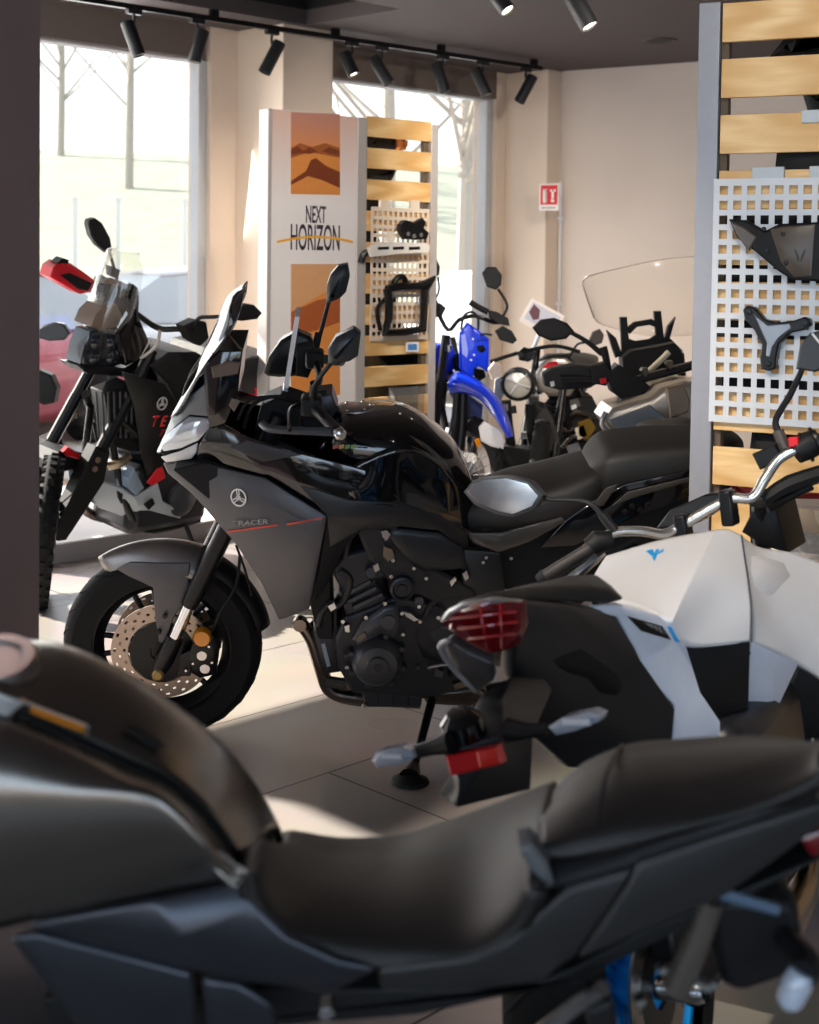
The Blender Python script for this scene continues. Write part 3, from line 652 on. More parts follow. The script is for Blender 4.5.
for px, d_, zb, h, lab in ((60, 52, 4.4, 11, 'bare tree on the hillside at the left of the left window'), (128, 45, 3.3, 12, 'bare tree in the middle of the left window'), (196, 58, 5.4, 9, 'faint bare tree at the right of the left window'),
                           (385, 26, .1, 9.5, 'bare tree rising behind the far display'), (462, 24, .1, 9, 'bare tree filling the right of the far window')):
    p = at_depth(px, 262, d_); tree(p.x, d_, zb, h, int(px), lab)
POSTM = mat('pale_fence_post', '#c9ccd0', .7)
for px, d_ in ((75, 33), (118, 33), (185, 33), (222, 33)):
    p = at_depth(px, 262, d_); b = new(); box(b, -.04, .04, -.04, .04, 0, 1.9); box(b, -.06, .06, -.06, .06, 1.9, 1.95)
    o = obj('fence_post', b, POSTM, None, smooth=0); o.location = (p.x, d_, 1.0)
    tag(o, 'thin pale post at the foot of the hillside seen through the left window', 'fence post', 'posts along the hillside')
def car(M, paint, lab, L_=4.2, H_=1.46, Wd=1.76):
    root = empty('car', M, lab, 'car'); x0 = -L_ / 2
    P = mat(*paint, coat=.5); hw = Wd / 2
    st = [(0, .35, .62, .80), (.12, .25, .78, .92), (.6, .2, .86, .98), (1.15, .2, .93, 1.0), (2.2, .2, .95, 1.0), (3.2, .2, .97, 1.0), (3.8, .22, .95, .96), (4.1, .3, .85, .88), (4.2, .4, .7, .78)]
    b = new(); rings = []
    for x, zb, zt, w in st:
        x = x0 + x * L_ / 4.2; w *= hw
        rings.append([V((x, y * w, zb + (zt - zb) * t)) for y, t in ((-.8, 0), (-.97, .15), (-1, .5), (-.96, .85), (-.85, 1), (0, 1.03), (.85, 1), (.96, .85), (1, .5), (.97, .15), (.8, 0), (0, -.02))])
    loft(b, rings); obj('body', b, P, root, smooth=60)
    def cab(sc, z0, z1, xs):
        b = new(); rr = []
        for (xa, za, w) in xs: rr.append([V((x0 + xa * L_ / 4.2, -w * hw * sc, za)), V((x0 + xa * L_ / 4.2, w * hw * sc, za))])
        return b
    b = new(); lo = [(.95, .93), (1.75, H_ - .04), (2.4, H_), (3.1, H_ - .04), (3.95, .98)]
    for s_ in (1,):
        ring = []
        for xa, za in lo: ring.append([V((x0 + xa, y * hw * (.88 if za < 1.1 else .68), za)) for y in (-1, -.5, 0, .5, 1)])
        vs = grid(b, ring); a = [r_[0] for r_ in vs]; c = [r_[-1] for r_ in vs]
        b.faces.new(a[::-1]); b.faces.new(c); b.faces.new([vs[0][k] for k in range(5)] + [vs[-1][k] for k in (4, 3, 2, 1, 0)])
    obj('window_band', b, mat('car_glass', '#ccd2d6', .2), root, smooth=20)
    b = new(); rr = [[V((x0 + xa, y * hw * .70, za + .012 + (.03 if y == 0 else 0))) for y in (-1, -.5, 0, .5, 1)] for xa, za in ((1.72, H_ - .05), (2.0, H_ - .015), (2.4, H_), (2.8, H_ - .015), (3.15, H_ - .06))]
    grid(b, rr); obj('roof', b, P, root, smooth=60, solid=.03)
    for x in (.85, 3.35):
        for s_ in (-1, 1):
            b = new(); lathe(b, [(0, 0), (.2, .0), (.22, .02), (.31, .02), (.33, .0), (.33, -.17), (0, -.17)], (x0 + x, s_ * (hw + .01), .31), (0, s_, 0), 20); obj('wheel', b, RUB, root)
    for s_ in (-1, 1):
        b = new(); box(b, x0 + .02, x0 + .14, s_ * .62 - .14, s_ * .62 + .14, .62, .72); obj('headlamp', b, CLRL, root, smooth=0, bevel=.03)
    return root
def at_ground(px, d_, yaw): p = at_depth(px, 300, d_); return Matrix.Translation((p.x, d_, -.03)) @ Matrix.Rotation(math.radians(yaw), 4, 'Z')
car(at_ground(-85, 11.2, 66), ('car_red', '#d4606c', .3), 'red car parked outside at the left window beside the dark pillar')
car(at_ground(172, 14.6, 33), ('car_white', '#fafafa', .3), 'white car parked outside behind the adventure motorcycle')
car(at_ground(250, 20.5, 30), ('car_red', '#d4606c', .3), 'red car parked outside beyond the white car', H_=1.5)
car(at_ground(500, 17.5, 60), ('car_white', '#fafafa', .3), 'white car parked outside the far window')
# ------------------------------------------------------------------ motorcycle toolkit
# local frame of a motorcycle: x forward, y to its left, z up, origin where the front tyre meets the floor
class Bike:
    def __init__(s, name, contact, yaw, lean, label, cat='motorcycle'):
        s.M = Matrix.Translation(contact) @ Matrix.Rotation(math.radians(yaw), 4, 'Z') @ Matrix.Rotation(math.radians(-lean), 4, 'X')
        s.inv = s.M.inverted(); s.root = empty(name, s.M, label, cat)
    def p(s, px, py, y=None, x=None, z=None):
        if y is not None: n, o = V((0, 1, 0)), V((0, y, 0))
        elif x is not None: n, o = V((1, 0, 0)), V((x, 0, 0))
        else: n, o = V((0, 0, 1)), V((0, 0, z))
        R = s.M.to_3x3()
        return s.inv @ on_plane(px, py, s.M @ o, R @ n)
    def px(s, p): return project(s.M @ V(p))
    def add(s, name, bm, m, mirror=False, parent=None, **k):
        if mirror:
            b2 = bm.copy()
            far = mirror if isinstance(mirror, tuple) else (1, 0)   # (inward factor, drop) for the side turned away
            for v in b2.verts: v.co.y *= -far[0]; v.co.z -= far[1]
            bmesh.ops.reverse_faces(b2, faces=b2.faces)
        o = obj(name, bm, m, parent or s.root, **k)
        if mirror: obj(name, b2, m, parent or s.root, **k)
        return o
    def slab(s, name, pts, w, m, near=None, mirror=False, bevel=.006, seg=2, parent=None, **k):
        """outline traced at y=near, extruded to y=near-w"""
        near = w / 2 if near is None else near
        b = new(); prism(b, [s.p(*q, y=near) for q in pts], (0, -w, 0)); return s.add(name, b, m, mirror, parent, bevel=bevel, seg=seg, **k)
    def pill(s, name, pts, y, th, m, steps=((.006, .004), (.012, .003)), mirror=False, parent=None, **k):
        b = new(); pillow(b, [s.p(q[0], q[1], y=(q[2] if len(q) > 2 else y)) for q in pts], (0, -th, 0), steps); return s.add(name, b, m, mirror, parent, **k)
    def facets(s, name, vs, faces, m, th=.012, mirror=False, parent=None, bevel=.004, **k):
        """angular bodywork: vs id -> (px, py, y); faces lists of ids"""
        b = new(); d = {i: b.verts.new(s.p(q[0], q[1], y=q[2])) for i, q in vs.items()}
        for f in faces: b.faces.new([d[i] for i in f])
        bmesh.ops.recalc_face_normals(b, faces=b.faces)
        n = sum((f.normal * f.calc_area() for f in b.faces), V())
        if n.y < 0: bmesh.ops.reverse_faces(b, faces=b.faces)
        return s.add(name, b, m, mirror, parent, solid=th, bevel=bevel, recalc=False, smooth=30, **k)
    def surf(s, name, rows, m, n=14, mm=10, th=.01, mirror=False, parent=None, bevel=0, **k):
        """smooth bodywork: rows of local points"""
        b = new(); grid(b, dense(rows, n, mm)); bmesh.ops.recalc_face_normals(b, faces=b.faces)
        c = sum((f.normal * f.calc_area() for f in b.faces), V()); 
        ctr = sum((f.calc_center_median() for f in b.faces), V()) / len(b.faces)
        ref = V((0, 1 if ctr.y >= -.02 else -1, .8))
        if c.dot(ref) < 0: bmesh.ops.reverse_faces(b, faces=b.faces)
        return s.add(name, b, m, mirror, parent, solid=th, recalc=False, smooth=50, bevel=bevel, **k)
    def pipe(s, name, pts, r, m, seg=10, sm=5, mirror=False, parent=None, **k):
        b = new(); tube(b, pts, r, seg, sm); return s.add(name, b, m, mirror, parent, **k)
    def disc(s, name, c, r, th, m, axis=(0, 1, 0), seg=20, parent=None, prof=None, mirror=False):
        b = new(); lathe(b, prof or [(0, 0), (r, 0), (r, th * .7), (r * .86, th), (0, th)], c, axis, seg); return s.add(name, b, m, mirror, parent)
    def bolt(s, px, py, y, r=.007, m=None, parent=None):
        c = s.p(px, py, y=y); b = new(); lathe(b, [(0, .006), (r * .8, .006), (r, .004), (r, -.004), (0, -.004)], c, (0, 1, 0), 8); return s.add('bolt', b, m or ALU, False, parent)
    def ring(s, cx, zt, zb, w, n=18, e=.6, eb=None):
        """closed super-ellipse cross-section at x=cx"""
        out = []; zm = (zt + zb) / 2; h = (zt - zb) / 2
        for k in range(n):
            a = 2 * math.pi * k / n; c, d = math.cos(a), math.sin(a)
            q = e if (d >= 0 or eb is None) else eb
            out.append(V((cx, math.copysign(abs(c) ** q, c) * w, zm + math.copysign(abs(d) ** q, d) * h)))
        return out
    def body(s, name, st, m, n=20, e=.7, eb=None, steps=5, parent=None, y=0, **k):
        """loft of (px, py_top, py_bottom, half_width) stations read on the plane y"""
        pts = [(s.p(q[0], q[1], y=y), s.p(q[0], q[2], y=y), q[3]) for q in st]
        rs = [s.ring((a.x + c.x) / 2, a.z, c.z, w, n, e, eb) for a, c, w in pts]
        cols = [spline([r[i] for r in rs], steps) for i in range(n)]
        b = new(); loft(b, [[cols[i][j] for i in range(n)] for j in range(len(cols[0]))]); return s.add(name, b, m, False, parent, smooth=60, **k)
def arc_pts(cx, cz, r, a0, a1, n): return [(cx + r * math.cos(math.radians(a0 + (a1 - a0) * i / n)), cz + r * math.sin(math.radians(a0 + (a1 - a0) * i / n))) for i in range(n + 1)]
def perforated(b, c, r0, r1, th, y, nseg=72, slots=3):
    """brake disc with real through holes"""
    rs = [r0 + (r1 - r0) * i / (2 * slots + 1) for i in range(2 * slots + 2)]
    vv = [[[b.verts.new((c[0] + r * math.cos(2 * math.pi * k / nseg), y + q * th, c[1] + r * math.sin(2 * math.pi * k / nseg))) for k in range(nseg)] for r in rs] for q in (0, 1)]
    hole = lambda i, k: i % 2 == 1 and (k + (i // 2) * 2) % 4 == 0
    for i in range(len(rs) - 1):
        for k in range(nseg):
            k2 = (k + 1) % nseg
            if hole(i, k): continue
            b.faces.new((vv[1][i][k], vv[1][i][k2], vv[1][i + 1][k2], vv[1][i + 1][k])); b.faces.new((vv[0][i][k], vv[0][i + 1][k], vv[0][i + 1][k2], vv[0][i][k2]))
    for k in range(nseg):
        k2 = (k + 1) % nseg
        b.faces.new((vv[0][0][k], vv[0][0][k2], vv[1][0][k2], vv[1][0][k])); b.faces.new((vv[0][-1][k], vv[1][-1][k], vv[1][-1][k2], vv[0][-1][k2]))
def wheel(B, x, z, R, wd, rim_r, rim_m, spokes=10, discs=(1,), knob=False, disc_r=.15, wire=False, M=None, disc_m=None):
    """wheel centred at (x, 0, z): rim with tyre, hub, spokes and brake discs as its pieces"""
    T = M or Matrix()
    def put(b):
        for v in b.verts: v.co = T @ v.co
        return b
    c = V((x, 0, z)); hw = wd / 2
    b = new(); rw = hw * .62
    lathe(b, [(rim_r, -rw), (rim_r + .012, -rw), (rim_r + .012, -rw + .01), (rim_r - .006, -rw * .5), (rim_r - .012, 0), (rim_r - .006, rw * .5), (rim_r + .012, rw - .01), (rim_r + .012, rw), (rim_r, rw), (rim_r - .02, rw * .45), (rim_r - .028, 0), (rim_r - .02, -rw * .45)], c, (0, 1, 0), 64, closed=True)
    w = B.add('wheel', put(b), rim_m)
    b = new(); prof = []
    for k in range(13):
        a = math.pi * (k / 12); prof.append((rim_r + .006 + (R - rim_r - .006) * math.sin(a) ** .62, -hw * math.cos(a) * (1 if abs(math.cos(a)) < .9 else .86)))
    lathe(b, prof, c, (0, 1, 0), 72)
    if knob:
        for k in range(36):
            for j, (yy, sy) in enumerate(((-.72, .2), (0, .28), (.72, .2))):
                a = 2 * math.pi * (k + (j % 2) * .5) / 36; MM = Matrix.Translation(c) @ Matrix.Rotation(-a, 4, 'Y')
                box(b, R - (.045 if j != 1 else .01), R + (-.008 if j != 1 else .010), hw * (yy - sy), hw * (yy + sy), -.013, .013, MM)
    else:  # tread grooves as raised-edge cuts
        for k in range(26):
            for sy in (-1, 1):
                a = 2 * math.pi * (k + (.5 if sy > 0 else 0)) / 26; pts = []
                for t in (0, .33, .66, 1):
                    yy = sy * hw * (.18 + .62 * t); q = math.acos(max(-1, min(1, yy / hw))); rr = rim_r + .006 + (R - rim_r - .006) * math.sin(q) ** .62 + .0004
                    aa = a + t * .16; pts.append(c + V((rr * math.cos(aa), yy, rr * math.sin(aa))))
                tube(b, pts, [.001, .0028, .0028, .001], 4)
    B.add('tyre', put(b), RUB, parent=w)
    b = new(); lathe(b, [(0, -hw * .8), (.03, -hw * .8), (.036, -.03), (.03, 0), (.036, .03), (.03, hw * .8), (0, hw * .8)], c, (0, 1, 0), 20); B.add('hub', put(b), rim_m, parent=w)
    if wire:
        b = new()
        for k in range(28):
            a = 2 * math.pi * k / 28; a2 = a + (.35 if k % 2 else -.35); sy = .028 if k % 4 < 2 else -.028
            tube(b, [c + V((.03 * math.cos(a2), sy, .03 * math.sin(a2))), c + V((rim_r * math.cos(a), 0, rim_r * math.sin(a)))], .0022, 5)
        o = B.add('wire_spokes', put(b), ALU, parent=w)
    else:
        for k in range(spokes):
            pair = k % 2; a = 2 * math.pi * (k // 2) / (spokes / 2) + (.17 if pair else -.17); a2 = 2 * math.pi * (k // 2) / (spokes / 2) + (.30 if pair else -.30)
            b = new(); p0 = c + V((.03 * math.cos(a2), 0, .03 * math.sin(a2))); p1 = c + V(((rim_r - .012) * math.cos(a), 0, (rim_r - .012) * math.sin(a)))
            tube(b, [p0, p0.lerp(p1, .5), p1], [.012, .009, .010], 8); B.add('spoke', put(b), rim_m, parent=w)
    for sd in discs:
        b = new(); perforated(b, (x, z), disc_r * .66, disc_r, .005, sd * hw * .86 - .0025); B.add('brake_disc', put(b), disc_m or mat('brake_disc_steel', '#9b948e', .32, metal=1.), parent=w, smooth=0)
        b = new(); lathe(b, [(.036, -.004), (disc_r * .5, -.004), (disc_r * .66, -.003), (disc_r * .66, .003), (disc_r * .5, .004), (.036, .004)], c + V((0, sd * hw * .86, 0)), (0, 1, 0), 10, closed=True); B.add('disc_carrier', put(b), BLKS, parent=w)
    return w
def fender_arc(b, cx, cz, r, a0, a1, hw, drop=.03, n=14, taper=(1, 1), m=9):
    """arched mudguard over a wheel; angles from straight ahead, upward"""
    rows = []
    for i in range(n + 1):
        t = i / n; a = math.radians(a0 + (a1 - a0) * t); k = taper[0] + (taper[1] - taper[0]) * t
        if i == 0: k *= .75
        row = []
        for j in range(m):
            u = -1 + 2 * j / (m - 1); rr = r - drop * abs(u) ** 2.4
            row.append(V((cx + rr * math.cos(a), u * hw * k, cz + rr * math.sin(a))))
        rows.append(row)
    grid(b, rows)
def emblem(B, c, r, m=None, parent=None):
    """round badge of three crossed tuning forks"""
    c = V(c); b = new(); m = m or mat('badge_silver', '#d9d9dc', .3, metal=.6)
    lathe(b, [(r * .84, 0), (r, 0), (r, .003), (r * .84, .003)], c, (0, 1, 0), 28, closed=True)
    for k in range(3):
        a = 2 * math.pi * k / 3 + math.pi / 2; d = V((math.cos(a), 0, math.sin(a))); t = V((-math.sin(a), 0, math.cos(a)))
        def bar(p, q, w):
            dd = (q - p).normalized(); n_ = V((-dd.z, 0, dd.x)) * w
            prism(b, [c + p - n_, c + q - n_, c + q + n_, c + p + n_], (0, .003, 0))
        bar(d * -r * .30, d * r * .30, r * .05)
        for s_ in (-1, 1): bar(d * r * .28 + t * s_ * r * .14, d * r * .86 + t * s_ * r * .14, r * .055)
        bar(d * r * .30 - t * r * .18, d * r * .30 + t * r * .18, r * .05)
    return B.add('emblem', b, m, False, parent, smooth=0)
def decal_text(B, s, c, w, h, m, ang=0., y_th=.0012, name='lettering', parent=None, shear=.0, flip=-1, bold=0.):
    """lettering on the left flank (reads from the left side)"""
    b = new(); text_bm(b, s, Matrix(), 1, .0, 1, shear, bold)
    xs = [v.co.x for v in b.verts]; ys = [v.co.y for v in b.verts]; c = V(c)
    for v in b.verts:
        u = ((v.co.x - min(xs)) / (max(xs) - min(xs)) - .5) * w; t = ((v.co.y - min(ys)) / (max(ys) - min(ys)) - .5) * h
        v.co = c + V((flip * (u * math.cos(ang) - t * math.sin(ang)), 0, u * math.sin(ang) + t * math.cos(ang)))
    return B.add(name, b, m, False, parent, smooth=0, solid=y_th, off=1, recalc=False)
def mirror_part(B, hp, fwd=None, m=BLK, parent=None, glass_dir=-1, th=.04, xoff=None):
    pass
# ------------------------------------------------------------------ the black and grey sport tourer in the middle
T = Bike('sport_touring_motorcycle', on_z(165, 734, 0), 183, 10,
         'black and grey sport touring motorcycle on its side stand, red stripe on its fairing')
WB = 1.46
# wheels
wheel(T, 0, .315, .315, .125, .215, BLKS, 10, (1, -1), disc_r=.158, disc_m=mat('brake_disc_bronze', '#a8998c', .35, metal=1.))
wheel(T, -WB, .315, .315, .18, .215, BLKS, 10, (-1,), disc_r=.125)
# front fork, both legs
for sy in (1, -1):
    y = .098 * sy
    top, mid, low, ax = T.p(262, 455, y=.1), T.p(189, 606, y=.1), T.p(173, 642, y=.1), T.p(159, 672, y=.1)
    for q in (top, mid, low, ax): q.y = y
    up_ = top + (top - mid) * .25
    b = new(); tube(b, [up_, mid + (top - mid) * .1, mid], [.029, .029, .026], 16); f = T.add('fork', b, BLKS)
    b = new(); tube(b, [mid, low], .0205, 16); T.add('stanchion', b, CHR, parent=f)
    b = new(); tube(b, [low + (mid - low) * .12, low, ax + (low - ax) * .35, ax], [.026, .028, .029, .022], 14); T.add('fork_foot', b, BLKS, parent=f)
    b = new(); lathe(b, [(0, 0), (.016, 0), (.02, .006), (.012, .012), (0, .012)], ax + V((0, sy * .02, 0)), (0, sy, 0), 12); T.add('axle_nut', b, mat('brass_nut', '#8f7a4a', .4, metal=.8), parent=f)
b = new(); lathe(b, [(0, -.11), (.014, -.11), (.014, .11), (0, .11)], (0, 0, .315), (0, 1, 0), 12); T.add('axle', b, BLKS)
# front mudguard: arch, strut and rear flare
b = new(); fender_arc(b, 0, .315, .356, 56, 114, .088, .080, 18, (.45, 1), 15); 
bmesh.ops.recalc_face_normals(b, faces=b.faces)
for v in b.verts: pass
fen = T.add('front_fender', b, mat('fender_grey_lit', '#85807d', .34, metal=.85), solid=.006, recalc=False, smooth=60)  # fairing grey made lighter here to carry the light on the fender
def fl(px, py, y): return (px, py, y)
T.facets('fender_strut', {0: fl(115, 569, .055), 1: fl(130, 562, .072), 2: fl(158, 563, .078), 3: fl(190, 563, .078), 4: fl(188, 590, .085), 5: fl(183, 605, .088), 6: fl(173, 618, .09), 7: fl(166, 643, .095), 8: fl(159, 643, .095), 9: fl(155, 617, .09), 10: fl(153, 588, .085), 11: fl(129, 577, .07), 12: fl(162, 590, .088)},
         [[0, 1, 11], [1, 2, 10, 11], [2, 3, 4, 12, 10], [12, 4, 5, 6, 7, 8, 9, 10]], GREYM, .008, mirror=True)
for q in ((165, 616), (159, 632)): T.bolt(*q, .1, .008, BLKS)
b = new(); fender_arc(b, 0, .315, .348, 114, 168, .072, .035, 14, (1, .8)); bmesh.ops.recalc_face_normals(b, faces=b.faces); T.add('fender_tail', b, BLK, solid=.006, recalc=False, smooth=60)
# caliper with amber reflector and round pistons
T.pill('brake_caliper', [(194, 640), (204, 633), (215, 636), (219, 652), (216, 674), (200, 678), (190, 672), (189, 655)], .115, .05, BLKS, ((.008, .006), (.01, .004)), mirror=True)
b = new()
q = T.p(202, 638, y=.125); lathe(b, [(0, .012), (.024, .010), (.029, 0), (.029, -.02), (0, -.02)], q, (0, 1, 0), 22); T.add('side_reflector', b, ORNG)
for px, py in ((202, 655), (205, 668)): T.disc('caliper_piston', T.p(px, py, y=.118), .0175, .008, ALU)
T.pill('caliper_bridge', [(181, 655), (192, 650), (196, 664), (190, 676), (178, 676)], .11, .03, BLKS, ((.004, .003),))
for q in ((209, 646), (212, 662), (193, 663), (186, 670)): T.bolt(*q, .12, .005)
T.pipe('brake_hose', [T.p(208, 640, y=.1), T.p(222, 610, y=.1), T.p(236, 585, y=.09), T.p(240, 555, y=.08)], .005, BLK)
T.pipe('brake_hose', [T.p(252, 596, y=.09), T.p(245, 570, y=.1), T.p(236, 545, y=.1)], .004, BLK)
# lower side fairing, grey facets, mirrored on the far side
fv = {'a': (162, 463, .05), 'b': (193, 462, .10), 'b2': (218, 467, .15), 'c': (265, 478, .215), 'd': (327, 516, .265), 'e': (324, 535, .26), 'f': (309, 610, .235), 'g': (279, 621, .225), 'h': (262, 585, .21), 'i': (236, 545, .19), 'j': (193, 495, .125), 'k': (167, 473, .06),
      'm': (200, 478, .135), 'n': (262, 500, .235), 'o': (300, 520, .27), 'q': (318, 524, .272)}
fair = T.facets('side_fairing', fv, [['a', 'b', 'm', 'k'], ['k', 'm', 'j'], ['b', 'b2', 'n', 'm'], ['b2', 'c', 'd', 'q', 'o', 'n'], ['m', 'n', 'i', 'j'], ['n', 'o', 'h', 'i'], ['o', 'q', 'f', 'g', 'h'], ['q', 'd', 'e', 'f']], GREYM, .012, mirror=True, bevel=.005)
def onfair(px, py, add=.003):
    """a point on the fairing skin"""
    from mathutils.bvhtree import BVHTree
    me = fair.data; bv = BVHTree.FromPolygons([v.co for v in me.vertices], [p.vertices[:] for p in me.polygons])
    o = T.inv @ CAMP; d = (T.inv.to_3x3() @ ray(px, py)).normalized(); h = bv.ray_cast(o, d)
    return (h[0] if h[0] is not None else T.p(px, py, y=.24)) + V((0, add, 0))
e_ = onfair(239, 497, .004); eo = emblem(T, (0, 0, 0), .0275)
# lay the badge on the skin
def skin_frame(px, py):
    a, bq, c = onfair(px - 6, py), onfair(px + 6, py), onfair(px, py - 6)
    ex = (a - bq).normalized(); n = ex.cross((c - onfair(px, py))).normalized()
    if n.y < 0: n = -n
    ez = n.cross(ex) * -1
    if ez.z < 0: ez = -ez
    return ex, n, ez
ex, n_, ez = skin_frame(239, 497)
eo.matrix_local = Matrix(((ex.x, n_.x, ez.x, e_.x), (ex.y, n_.y, ez.y, e_.y), (ex.z, n_.z, ez.z, e_.z), (0, 0, 0, 1)))
STR = mat('red_stripe', '#d8452e', .4)
def strip(p0, p1, w, m, name='stripe'):
    n = 8; b = new(); rows = []
    for i in range(n + 1):
        t = i / n; x, y = p0[0] + (p1[0] - p0[0]) * t, p0[1] + (p1[1] - p0[1]) * t
        rows.append([onfair(x, y - w / 2, .0045), onfair(x, y + w / 2, .0045)])
    grid(b, rows); return T.add(name, b, m, smooth=0, solid=.001)
strip((227, 531.5), (278, 524.5), 1.7, STR); strip((287, 524), (322, 517.5), 1.7, STR)
lt = decal_text(T, 'TRACER', (0, 0, 0), .118, .016, mat('lettering_silver', '#97979b', .35, metal=.5), 0, shear=.3, bold=.01)
ex, n_, ez = skin_frame(250, 520); c_ = onfair(250.5, 521.5, .008); tl = (onfair(232, 523) - onfair(269, 520.5)).normalized(); ez2 = n_.cross(tl); ez2 = ez2 if ez2.z > 0 else -ez2
lt.matrix_local = Matrix(((tl.x, n_.x, ez2.x, c_.x), (tl.y, n_.y, ez2.y, c_.y), (tl.z, n_.z, ez2.z, c_.z), (0, 0, 0, 1)))
# inner dark cowl filling behind the fairing
T.slab('inner_cowl', [(172, 470), (205, 462), (262, 476), (322, 520), (305, 585), (282, 600), (255, 560), (215, 505)], .30, BLK, near=.15)
# nose: headlights, cowl and screen
T.facets('upper_cowl', {0: (196, 461, .10), 1: (198, 446, .11), 2: (209, 427, .125), 3: (222, 424, .14), 4: (247, 437, .18), 5: (300, 453, .225), 6: (352, 466, .24), 7: (380, 474, .235), 8: (402, 503, .24), 9: (350, 500, .255), 10: (326, 514, .25), 11: (264, 477, .20), 12: (232, 450, .175), 13: (262, 464, .205)},
         [[0, 1, 12, 11], [1, 2, 3, 12], [3, 4, 13, 12], [4, 5, 13], [12, 13, 11], [13, 5, 6, 9, 10, 11], [6, 7, 8, 9]], BLKG, .012, mirror=True)
T.facets('cowl_vent', {0: (229, 447, .182), 1: (247, 440, .195), 2: (302, 455, .232), 3: (262, 462, .214)}, [[0, 1, 2, 3]], GREYD, .006, mirror=True)
T.facets('headlight', {0: (157, 453, .03), 1: (163, 440, .045), 2: (171, 430, .06), 3: (189, 416, .09), 4: (208, 418, .115), 5: (210, 427, .12), 6: (198, 441, .115), 7: (180, 449, .085), 8: (186, 430, .105)},
         [[0, 1, 8, 7], [1, 2, 3, 8], [3, 4, 5, 8], [8, 5, 6, 7]], mat('headlight_glass', '#c3cbd3', .08, metal=.55, coat=1.), .012, mirror=True)
T.facets('running_light', {0: (160, 457, .035), 1: (180, 451, .08), 2: (197, 443, .11), 3: (196, 452, .11), 4: (191, 459, .10), 5: (166, 463, .05)}, [[0, 1, 4, 5], [1, 2, 3, 4]], mat('lamp_white', '#dcd9d6', .2, coat=.6), .01, mirror=True)
T.facets('nose_cowl', {0: (156, 452, .0), 1: (157, 453, .03), 2: (171, 430, .06), 3: (189, 415, .09), 4: (209, 417, .115), 5: (211, 402, .12), 6: (206, 383, .125), 7: (188, 397, .09), 8: (172, 415, .045), 9: (163, 437, .015)},
         [[0, 1, 2, 9], [9, 2, 3, 8], [8, 3, 7], [3, 4, 5, 7], [5, 6, 7]], mat('slate_grey_paint', '#5a6068', .3, metal=.4, coat=.4), .01, mirror=True)
T.slab('nose_core', [(160, 452), (172, 428), (190, 410), (212, 405), (225, 425), (205, 452), (192, 460), (168, 462)], .09, BLK)
T.pill('dash_cowl', [(203, 367), (219, 350), (243, 350), (240, 372), (238, 393), (226, 424), (209, 428), (206, 402)], .135, .27, BLKG, ((.006, .004),))
T.pill('dash_panel', [(211, 367), (228, 361), (241, 362), (238, 374), (213, 378)], .139, .012, mat('dash_brown_grey', '#6a5a50', .3), ((.004, .003),))
T.pill('dash_panel', [(232, 398), (240, 402), (234, 412), (229, 405)], .139, .01, mat('dash_brown_grey', '#6a5a50'), ((.003, .002),))
rows = []
for (cx0, cy0), (sx0, sy0), wy in (((170, 416), (184, 404), .10), ((181, 395), (206, 364), .14), ((193, 372), (219, 345), .165), ((215, 325), (233, 327), .165), ((227, 297), (240, 309), .14), ((245, 284), (245, 287), .05)):
    c = T.p(cx0, cy0, y=0); s_ = T.p(sx0, sy0, y=wy)
    rows.append([V((s_.x, -wy, s_.z)), V((c.x * .6 + s_.x * .4, -wy * .7, c.z * .62 + s_.z * .38)), c, V((c.x * .6 + s_.x * .4, wy * .7, c.z * .62 + s_.z * .38)), V((s_.x, wy, s_.z))])
b = new(); grid(b, dense(rows, 17, 22)); T.add('windscreen', b, SCRN, solid=.004, smooth=60)
T.pipe('screen_bracket', [T.p(184, 420, y=.06), T.p(187, 385, y=.06), T.p(212, 352, y=.06)], .007, BLK, mirror=True)
# tank and covers
T.body('fuel_tank', [(318, 432, 480, .10), (336, 410, 495, .16), (366, 407, 502, .19), (395, 408, 506, .205), (420, 417, 512, .19), (442, 433, 522, .165), (456, 447, 530, .13), (468, 470, 534, .10), (474, 500, 534, .08)], BLKG, 24, .62)
T.surf('knee_panel', [[T.p(343, 470, y=.225), T.p(380, 452, y=.235), T.p(410, 446, y=.215), T.p(440, 462, y=.18), T.p(462, 490, y=.13)],
                      [T.p(348, 490, y=.25), T.p(390, 484, y=.24), T.p(415, 486, y=.20), T.p(440, 500, y=.165), T.p(466, 515, y=.125)],
                      [T.p(352, 503, y=.255), T.p(390, 506, y=.245), T.p(420, 515, y=.215), T.p(445, 526, y=.18), T.p(470, 532, y=.13)]], BLKG, 14, 8, .01, mirror=True)
b = new(); c = T.p(355, 408.5, y=.0); 
for k in range(1): lathe(b, [(0, .004), (.05, .004), (.062, .0), (.066, -.012), (0, -.012)], (c.x, 0, c.z + .004), (.08, 0, 1), 28)
cap = T.add('filler_cap', b, mat('satin_cap', '#a9a3a0', .3, metal=.9))
for k in range(6):
    a = k * math.pi / 3; b = new(); lathe(b, [(0, .003), (.005, .003), (.006, 0), (0, 0)], (c.x + .05 * math.cos(a), .05 * math.sin(a), c.z + .008 - .08 * .05 * math.cos(a)), (.08, 0, 1), 8); T.add('bolt', b, CHR, parent=cap)
T.facets('side_cover', {0: (297, 483, .22), 1: (350, 500, .262), 2: (402, 503, .24), 3: (440, 516, .2), 4: (468, 532, .16), 5: (470, 556, .16), 6: (440, 531, .20), 7: (400, 527, .235), 8: (384, 530, .24), 9: (362, 530, .25), 10: (330, 548, .25), 11: (327, 517, .262)},
         [[0, 1, 11], [1, 2, 7, 8, 9, 11], [2, 3, 6, 7], [3, 4, 5, 6], [9, 10, 11]], mat('satin_black_panel', '#1d1d20', .38), .012, mirror=True)
